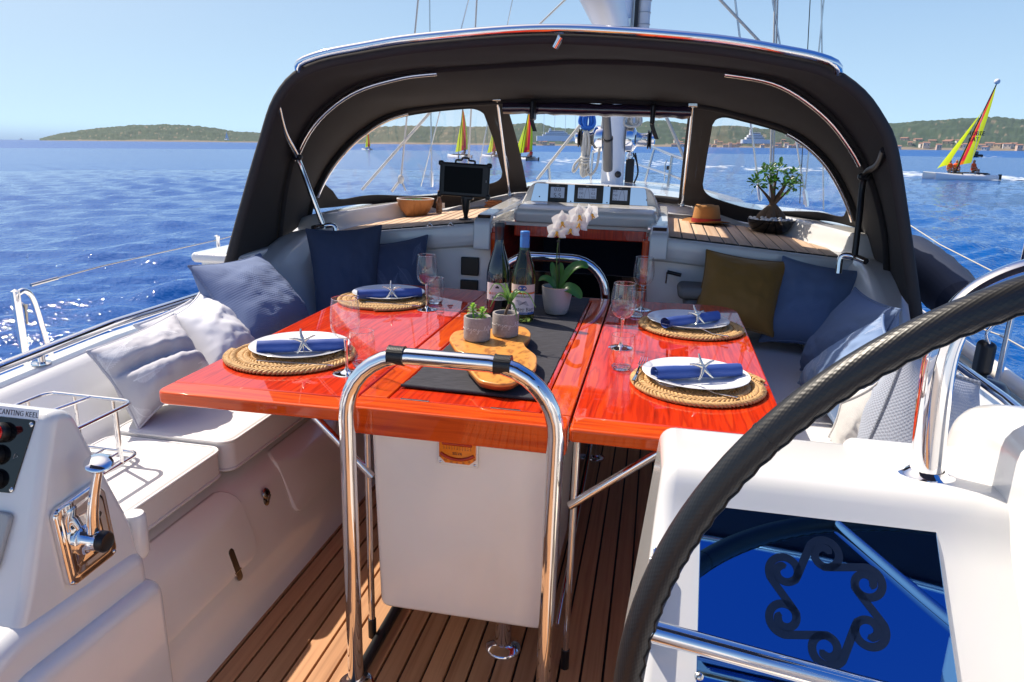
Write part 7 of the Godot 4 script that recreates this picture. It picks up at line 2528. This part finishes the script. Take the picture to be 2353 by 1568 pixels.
	var lw2 := thing("lifeline", "lower wire lifeline on the starboard side crossing the stanchion", "lifeline", bt + Vector3(0, 0.3, 0))
	part("wire", tubes([on_x(2245, 752, bt.x) - lw2.position, on_x(2303, 772, bt.x) - lw2.position, on_x(2420, 838, bt.x) - lw2.position], 0.003, 6), M.rope_white, lw2)
	part("end_fitting", tubes([on_x(2300, 771, bt.x) - lw2.position, on_x(2312, 777, bt.x) - lw2.position], 0.006, 6), M.steel, lw2)
	var bp := on_x(2262, 822, 1.55)
	var bk := thing("sheet_block", "black pulley block with its sheet on the starboard side deck", "pulley block", bp)
	part("cheek", boxed(Vector3(0.05, 0.12, 0.07), 0.02, Transform3D.IDENTITY, 3), M.black_plastic, bk)
	part("shackle", tubes(smooth([Vector3(0, 0.05, 0.02), Vector3(-0.02, 0.09, 0.03), Vector3(0, 0.12, 0.02)], 4), 0.006, 8), M.chrome, bk)
	part("sheave_base", lathed([Vector2(0, 0.03), Vector2(0.05, 0.02), Vector2(0.07, -0.01), Vector2(0.07, -0.03)], 20, T(Vector3(0.02, -0.10, 0.02))), M.grey_metal, bk)
	part("post", tubes([Vector3(0, -0.05, 0), Vector3(0.01, 0.33 - bp.y, 0.01)], 0.02, 8), M.black_plastic, bk)
	var sh := thing("jib_sheet", "blue-grey sheet led aft along the starboard side deck", "rope", on_y(2275, 870, 0.47))
	part("rope", tubes([Vector3.ZERO, on_y(2345, 985, 0.47) - sh.position], 0.010, 8), M.linen_blue, sh)
	part("bitter_end", tubes([on_y(2345, 985, 0.47) - sh.position, on_y(2390, 1060, 0.47) - sh.position], 0.010, 8), M.linen_blue, sh)

# ---------------------------------------------------------------- people: one skin pulled over a skeleton of tapered bones
func capsule_field(p: Vector3, bones: Array, soft: float) -> float:
	var d := 1e9
	for b in bones:
		var ab: Vector3 = b[1] - b[0]
		var h := clampf((p - b[0]).dot(ab) / maxf(ab.length_squared(), 1e-9), 0, 1)
		var q: float = (p - b[0] - ab * h).length() - lerpf(b[2], b[3], h)
		var k := maxf(soft - absf(d - q), 0.0) / soft
		d = minf(d, q) - k * k * soft * 0.25
	return d
func skin_mesh(bones: Array, cell: float, soft: float) -> MB:
	var lo := Vector3.ONE * 1e9
	var hi := -lo
	for b in bones:
		for e in [0, 1]:
			lo = lo.min(b[e] - Vector3.ONE * (b[2 + e] + cell * 2)); hi = hi.max(b[e] + Vector3.ONE * (b[2 + e] + cell * 2))
	var nx := int((hi.x - lo.x) / cell) + 2
	var ny := int((hi.y - lo.y) / cell) + 2
	var nz := int((hi.z - lo.z) / cell) + 2
	var f := PackedFloat32Array()
	f.resize(nx * ny * nz)
	for z in nz:
		for y in ny:
			for x in nx: f[(z * ny + y) * nx + x] = capsule_field(lo + Vector3(x, y, z) * cell, bones, soft)
	var mb := MB.new()
	var id := {}
	for z in nz - 1:
		for y in ny - 1:
			for x in nx - 1:
				var s := Vector3.ZERO
				var c := 0
				for e in [[0, 0, 0, 1, 0, 0], [0, 1, 0, 1, 1, 0], [0, 0, 1, 1, 0, 1], [0, 1, 1, 1, 1, 1], [0, 0, 0, 0, 1, 0], [1, 0, 0, 1, 1, 0], [0, 0, 1, 0, 1, 1], [1, 0, 1, 1, 1, 1], [0, 0, 0, 0, 0, 1], [1, 0, 0, 1, 0, 1], [0, 1, 0, 0, 1, 1], [1, 1, 0, 1, 1, 1]]:
					var a := f[((z + e[2]) * ny + y + e[1]) * nx + x + e[0]]
					var b := f[((z + e[5]) * ny + y + e[4]) * nx + x + e[3]]
					if (a < 0) != (b < 0):
						s += Vector3(e[0], e[1], e[2]).lerp(Vector3(e[3], e[4], e[5]), a / (a - b)); c += 1
				if c > 0:
					var p := lo + (Vector3(x, y, z) + s / c) * cell
					var h := cell * 0.5
					var g := Vector3(capsule_field(p + Vector3(h, 0, 0), bones, soft) - capsule_field(p - Vector3(h, 0, 0), bones, soft), capsule_field(p + Vector3(0, h, 0), bones, soft) - capsule_field(p - Vector3(0, h, 0), bones, soft), capsule_field(p + Vector3(0, 0, h), bones, soft) - capsule_field(p - Vector3(0, 0, h), bones, soft))
					id[(z * ny + y) * nx + x] = mb.vert(p, g.normalized())
	for z in range(1, nz - 1):
		for y in range(1, ny - 1):
			for x in range(1, nx - 1):
				var a := f[(z * ny + y) * nx + x]
				for ax in 3:
					var o := [1, nx, nx * ny]
					var b := f[(z * ny + y) * nx + x + o[ax]]
					if (a < 0) != (b < 0):
						var u: int = o[(ax + 1) % 3]
						var w: int = o[(ax + 2) % 3]
						var i := (z * ny + y) * nx + x
						if id.has(i) and id.has(i - u) and id.has(i - w) and id.has(i - u - w): mb.quad(id[i], id[i - u], id[i - u - w], id[i - w])
	return mb
func seated_bones() -> Array:
	return [[Vector3(0, 0.12, 0), Vector3(-0.05, 0.55, 0), 0.15, 0.16], [Vector3(-0.05, 0.55, 0), Vector3(-0.03, 0.68, 0), 0.09, 0.055], [Vector3(-0.03, 0.76, 0), Vector3(-0.02, 0.85, 0), 0.095, 0.095],
		[Vector3(-0.05, 0.55, 0.17), Vector3(0.06, 0.32, 0.24), 0.06, 0.048], [Vector3(0.06, 0.32, 0.24), Vector3(0.28, 0.34, 0.15), 0.045, 0.035], [Vector3(0.28, 0.34, 0.15), Vector3(0.36, 0.35, 0.12), 0.035, 0.025],
		[Vector3(-0.05, 0.55, -0.17), Vector3(0.05, 0.32, -0.26), 0.06, 0.048], [Vector3(0.05, 0.32, -0.26), Vector3(0.22, 0.22, -0.22), 0.045, 0.035],
		[Vector3(0.02, 0.10, 0.09), Vector3(0.42, 0.22, 0.12), 0.085, 0.065], [Vector3(0.42, 0.22, 0.12), Vector3(0.55, -0.12, 0.10), 0.062, 0.04], [Vector3(0.55, -0.12, 0.10), Vector3(0.66, -0.14, 0.10), 0.04, 0.035],
		[Vector3(0.02, 0.10, -0.09), Vector3(0.40, 0.18, -0.14), 0.085, 0.065], [Vector3(0.40, 0.18, -0.14), Vector3(0.48, -0.14, -0.12), 0.062, 0.04], [Vector3(0.48, -0.14, -0.12), Vector3(0.58, -0.15, -0.12), 0.04, 0.035]]
var sailor_body: ArrayMesh
var sailor_vest: ArrayMesh
var sailor_hair: ArrayMesh
func sailor(xf: Transform3D, label: String, vest: Material) -> void:
	if sailor_body == null:
		sailor_body = skin_mesh(seated_bones(), 0.03, 0.04).commit()
		sailor_vest = skin_mesh([[Vector3(0, 0.22, 0), Vector3(-0.045, 0.52, 0), 0.185, 0.19], [Vector3(-0.045, 0.54, 0.1), Vector3(-0.045, 0.54, -0.1), 0.13, 0.13]], 0.04, 0.05).commit()
		sailor_hair = skin_mesh([[Vector3(-0.045, 0.84, 0), Vector3(-0.035, 0.87, 0), 0.092, 0.085]], 0.03, 0.03).commit()
	var t := thing("person", label, "person", xf.origin)
	t.basis = xf.basis
	part("body", sailor_body, M.skin, t)
	part("life_vest", sailor_vest, vest, t)
	part("hair", sailor_hair, M.hair, t)

# ---------------------------------------------------------------- small sailing catamarans
func sail_panel(p: Callable, u0: float, u1: float, v0: float, v1: float) -> MB:
	var b := MB.new()
	var rows := []
	for i in 13:
		var row := []
		for j in 5: row.append(p.call(lerpf(u0, u1, j / 4.0), lerpf(v0, v1, i / 12.0)))
		rows.append(row)
	b.grid(rows, Vector3.BACK)
	return b
func catamaran(label: String, at: Vector3, yaw: float, big: float, crew: Array, lettered: bool) -> void:
	# local +x is the bow
	var xf := Transform3D(sea_basis * Basis(Vector3.UP, yaw) * Basis.from_scale(Vector3.ONE * big), at)
	var t := thing("sailing_catamaran", label, "catamaran", at, "beach catamarans sailing past")
	t.basis = xf.basis
	for s in [-1.0, 1.0]:
		var rows := []
		for i in 15:
			var u := i / 14.0
			var x := lerpf(-2.4, 2.5, u)
			var w: float = 0.19 * sqrt(maxf(0.02, sin(PI * clampf(u * 0.92 + 0.06, 0, 1))))
			var top: float = 0.42 + 0.18 * u * u
			var row := []
			for k in 12:
				var o := TAU * k / 12
				row.append(Vector3(x, lerpf(-0.15, top, 0.5 + 0.5 * sin(o)), s * 1.1 + w * cos(o)))
			rows.append(row)
		var b := MB.new()
		b.grid(rows, Vector3.ZERO, true)
		part("hull", b, M.hull_white, t)
		part("rudder", boxed(Vector3(0.28, 0.7, 0.04), 0.015, T(Vector3(-2.5, 0.15, s * 1.1))), M.black_plastic, t)
	part("trampoline", boxed(Vector3(2.0, 0.05, 2.1), 0.02, T(Vector3(-0.6, 0.56, 0))), M.dark_clothes, t)
	for x in [0.45, -1.65]: part("beam", tubes([Vector3(x, 0.5, -1.15), Vector3(x, 0.5, 1.15)], 0.05, 8), M.black_metal, t)
	var foot := Vector3(0.45, 0.6, 0)
	var head := Vector3(-1.55, 7.4, 0)
	part("mast", tubes([foot, foot.lerp(head, 0.5) + Vector3(0.06, 0, 0), head], 0.05, 8), M.black_metal, t)
	var flt := MB.new()
	flt.ball(head + Vector3(-0.03, 0.25, 0), Vector3(0.22, 0.22, 0.22), 12, 8)
	part("mast_float", flt, M.hull_white, t)
	part("float_stalk", tubes([head, head + Vector3(-0.03, 0.25, 0)], 0.03, 6), M.black_metal, t)
	var clew := Vector3(-1.15, 1.2, 0.95)
	var main := func(u: float, v: float) -> Vector3:
		var l := (foot + Vector3(0, 0.45, 0)).lerp(head, v)
		var r: float = pow(1 - v, 0.8) + 0.06 * sin(v * PI)
		var tip := clew - (foot + Vector3(0, 0.45, 0))
		return l + tip * u * r + Vector3(0, 0.12 * u * r, 0.35 * sin(u * PI) * r)
	part("mainsail_panel", sail_panel(main, 0.0, 0.18, 0, 1), M.sail_yellow, t)
	part("mainsail_panel", sail_panel(main, 0.18, 0.36, 0.12, 0.97), M.sail_orange, t)
	part("mainsail_panel", sail_panel(main, 0.36, 0.60, 0.05, 0.96), M.sail_red, t)
	part("mainsail_panel", sail_panel(main, 0.60, 1.0, 0.0, 0.97), M.sail_yellow, t)
	part("mainsail_panel", sail_panel(main, 0.18, 0.36, 0.0, 0.12), M.sail_red, t)
	part("mainsail_panel", sail_panel(main, 0.36, 0.60, 0.0, 0.05), M.sail_orange, t)
	var tack := Vector3(1.95, 0.85, 0)
	var jclew := Vector3(0.78, 1.15, 0.7)
	var jhead := foot.lerp(head, 0.72) + Vector3(0.08, 0, 0)
	var jib := func(u: float, v: float) -> Vector3:
		var l := tack.lerp(jhead, v)
		return l + (jclew - tack) * u * (1 - v) + Vector3(0, 0, 0.22 * sin(u * PI) * (1 - v))
	part("jib", sail_panel(jib, 0, 1, 0, 1), M.sail_yellow, t)
	for z in [-1.1, 1.1]: part("shroud", tubes([Vector3(-0.1, 0.55, z), jhead], 0.02, 5), M.steel, t)
	if lettered:
		for q in [["HOBIE", 0.40], ["CAT", 0.325]]:
			var o: Vector3 = main.call(0.42, q[1]) + Vector3(0, 0, 0.06)
			# the sail is read from the side the camera sees
			part("sail_lettering", letters(q[0], 0.34, 0.02, "sans", true), M.print_black, t, Transform3D(Basis(Vector3.UP, PI), main.call(0.45, q[1]) + Vector3(0, 0, -0.16)))
	for c in crew:
		var p := xf * Vector3(c[0], 0.60, c[1])
		sailor(Transform3D(xf.basis.orthonormalized() * Basis(Vector3.UP, c[2]), p), c[3], M[c[4]])
func build_boats() -> void:
	# yaw PI: bow towards the camera's left
	catamaran("catamaran under bright yellow and red sails, alone off the wooded hill", on_sea(2206, 413), PI + 0.12, 0.97, [[0.6, 0.75, 1.5, "sailor in an orange vest forward on the lone catamaran", "life_jacket"], [0.1, 0.7, 1.4, "second sailor in an orange vest amidships on the lone catamaran", "life_jacket"], [-1.35, 0.8, 1.9, "helmsman in an orange vest at the stern of the lone catamaran", "life_jacket"]], true)
	catamaran("striped catamaran with a red-vested pair, framed by the open middle window", on_sea(1200, 369), PI - 0.75, 1.05, [[-0.9, 0.8, 1.6, "sailor in a red vest seated aft, seen through the open window", "life_jacket_red"], [-1.4, 0.6, 1.6, "helmsman in a red vest behind the other, seen through the open window", "life_jacket_red"]], false)
	catamaran("striped catamaran standing tall above the tablet", on_sea(1056, 363), PI - 0.95, 1.12, [[-0.6, 0.6, 1.5, "sailor in dark clothes on the catamaran above the tablet", "dark_clothes"]], false)
	catamaran("pale spray-blown catamaran beside the canvas pillar", on_sea(1128, 361), PI - 0.9, 0.85, [[-0.6, 0.6, 1.5, "sailor in dark clothes on the catamaran by the canvas pillar", "dark_clothes"]], false)
	catamaran("catamaran half hidden by the canvas pillar of the sprayhood", on_sea(1152, 352), PI - 0.7, 1.2, [[-1.2, 0.5, 1.5, "sailor on the catamaran hidden by the pillar", "dark_clothes"]], false)
	catamaran("small distant catamaran low in the corner of the port window", on_sea(843, 345), PI - 0.9, 1.0, [[-0.6, 0.6, 1.5, "sailor on the distant catamaran in the corner of the port window", "dark_clothes"]], false)
	# ship at anchor
	ship("large white four-masted sailing ship at anchor off the far shore", on_dist(1284, 322, 1100), 66.0, true)
	ship("white motor yacht at anchor behind the bonsai", on_dist(1737, 327, 900), 34.0, false)
	# far small craft
	var o := on_dist(521, 321, 1500)
	var sb := thing("far_sailboat", "tiny white sailing boat before the wooded headland", "sailboat", o)
	part("hull", boxed(Vector3(9, 1.4, 2.6), 0.6, T(Vector3(0, 0.2, 0)), 2), M.hull_white, sb)
	var sl := MB.new()
	sl.flat_tri(Vector3(-3.5, 2, 0), Vector3(0.5, 2, 0), Vector3(0.4, 15, 0), Vector3.BACK)
	sl.flat_tri(Vector3(0.8, 2, 0), Vector3(4, 2, 0), Vector3(0.6, 13, 0), Vector3.BACK)
	part("sail", sl, M.linen_white, sb)
	part("mast", tubes([Vector3(0.5, 0.8, 0), Vector3(0.5, 15, 0)], 0.12, 6), M.alloy, sb)
	for q in [["far_motorboat", "tiny white motorboat on the open horizon", 48, 321, 1400, 8.0], ["far_motorboat", "tiny motorboat trailing spray behind the lone catamaran", 2236, 361, 0, 5.0]]:
		var p := on_dist(q[2], q[3], q[4]) if q[4] > 0 else on_sea(q[2], q[3])
		var m := thing(q[0], q[1], "motorboat", p)
		part("hull", boxed(Vector3(q[5], 0.9, 2.0), 0.4, T(Vector3(0, 0.4, 0)), 2), M.hull_white if q[4] > 0 else M.black_metal, m)
		part("cabin", boxed(Vector3(q[5] * 0.35, 1.0, 1.5), 0.3, T(Vector3(0.3, 1.2, 0)), 2), M.ship_window, m)
	# wakes: flecks of foam lying on the water
	for q in [[2060, 398, 2150, 404, "streak of foam ahead of the lone catamaran", 90, 1.0], [2265, 408, 2400, 415, "streak of foam astern of the lone catamaran", 150, 1.2], [2240, 361, 2300, 362, "foam behind the tiny motorboat", 30, 0.7], [1245, 369, 1570, 376, "long foam line across the water seen past the mast", 260, 1.3], [1620, 385, 1960, 392, "foam line seen through the starboard window", 220, 1.1], [1700, 336, 1790, 339, "thin foam line near the far harbour", 60, 2.0]]:
		var g := RandomNumberGenerator.new()
		g.seed = int(q[0])
		var b := MB.new()
		for k in q[5] / 3:
			var u := g.randf()
			var c := on_sea(lerpf(q[0], q[2], u), lerpf(q[1], q[3], u) + g.randfn(0, 2.4) * q[6])
			var w := g.randf_range(0.05, 0.22)
			var l := g.randf_range(0.2, 1.3)
			var f := b.v.size()
			b.vert(c + SEA_UP * 0.10, SEA_UP)
			for e in 7:
				var a := TAU * e / 7
				b.vert(c + sea_basis * Vector3(l * cos(a) * g.randf_range(0.6, 1.1), 0.05, w * sin(a) * g.randf_range(0.6, 1.2)), SEA_UP)
			for e in 7: b.tri(f, f + 1 + e, f + 1 + (e + 1) % 7)
		setting("foam", b, M.foam, q[4], "stuff", "foam")
func ship(label: String, at: Vector3, long: float, masts: bool) -> void:
	var t := thing("anchored_ship", label, "ship", at)
	t.basis = sea_basis * Basis(Vector3.UP, 0.25)
	var ol := round_poly([Vector2(-long / 2, -4.2), Vector2(long * 0.30, -4.2), Vector2(long / 2, 0), Vector2(long * 0.30, 4.2), Vector2(-long / 2, 4.2)], [2.0, 6.0, 0.5, 6.0, 2.0])
	var b := MB.new()
	b.slab(ol, -1.5, long * 0.085, 0.2)
	part("hull", b, M.hull_white, t)
	for k in 3:
		part("deckhouse", boxed(Vector3(long * (0.62 - k * 0.13), 2.6, 6.5 - k), 0.4, T(Vector3(-long * 0.06, long * 0.085 + 1.3 + k * 2.5, 0)), 1), M.hull_white, t)
		part("window_band", boxed(Vector3(long * (0.58 - k * 0.13), 0.8, 6.7 - k), 0.1, T(Vector3(-long * 0.06, long * 0.085 + 1.6 + k * 2.5, 0)), 1), M.ship_window, t)
	part("funnel", boxed(Vector3(3, 4, 2.5), 0.5, T(Vector3(-long * 0.2, long * 0.085 + 8.8, 0)), 1), M.hull_white, t)
	if masts:
		for x in [-0.34, -0.10, 0.14, 0.36]: part("mast", tubes([Vector3(x * long, 4, 0), Vector3(x * long, 46, 0)], 0.30, 6), M.hull_white, t)
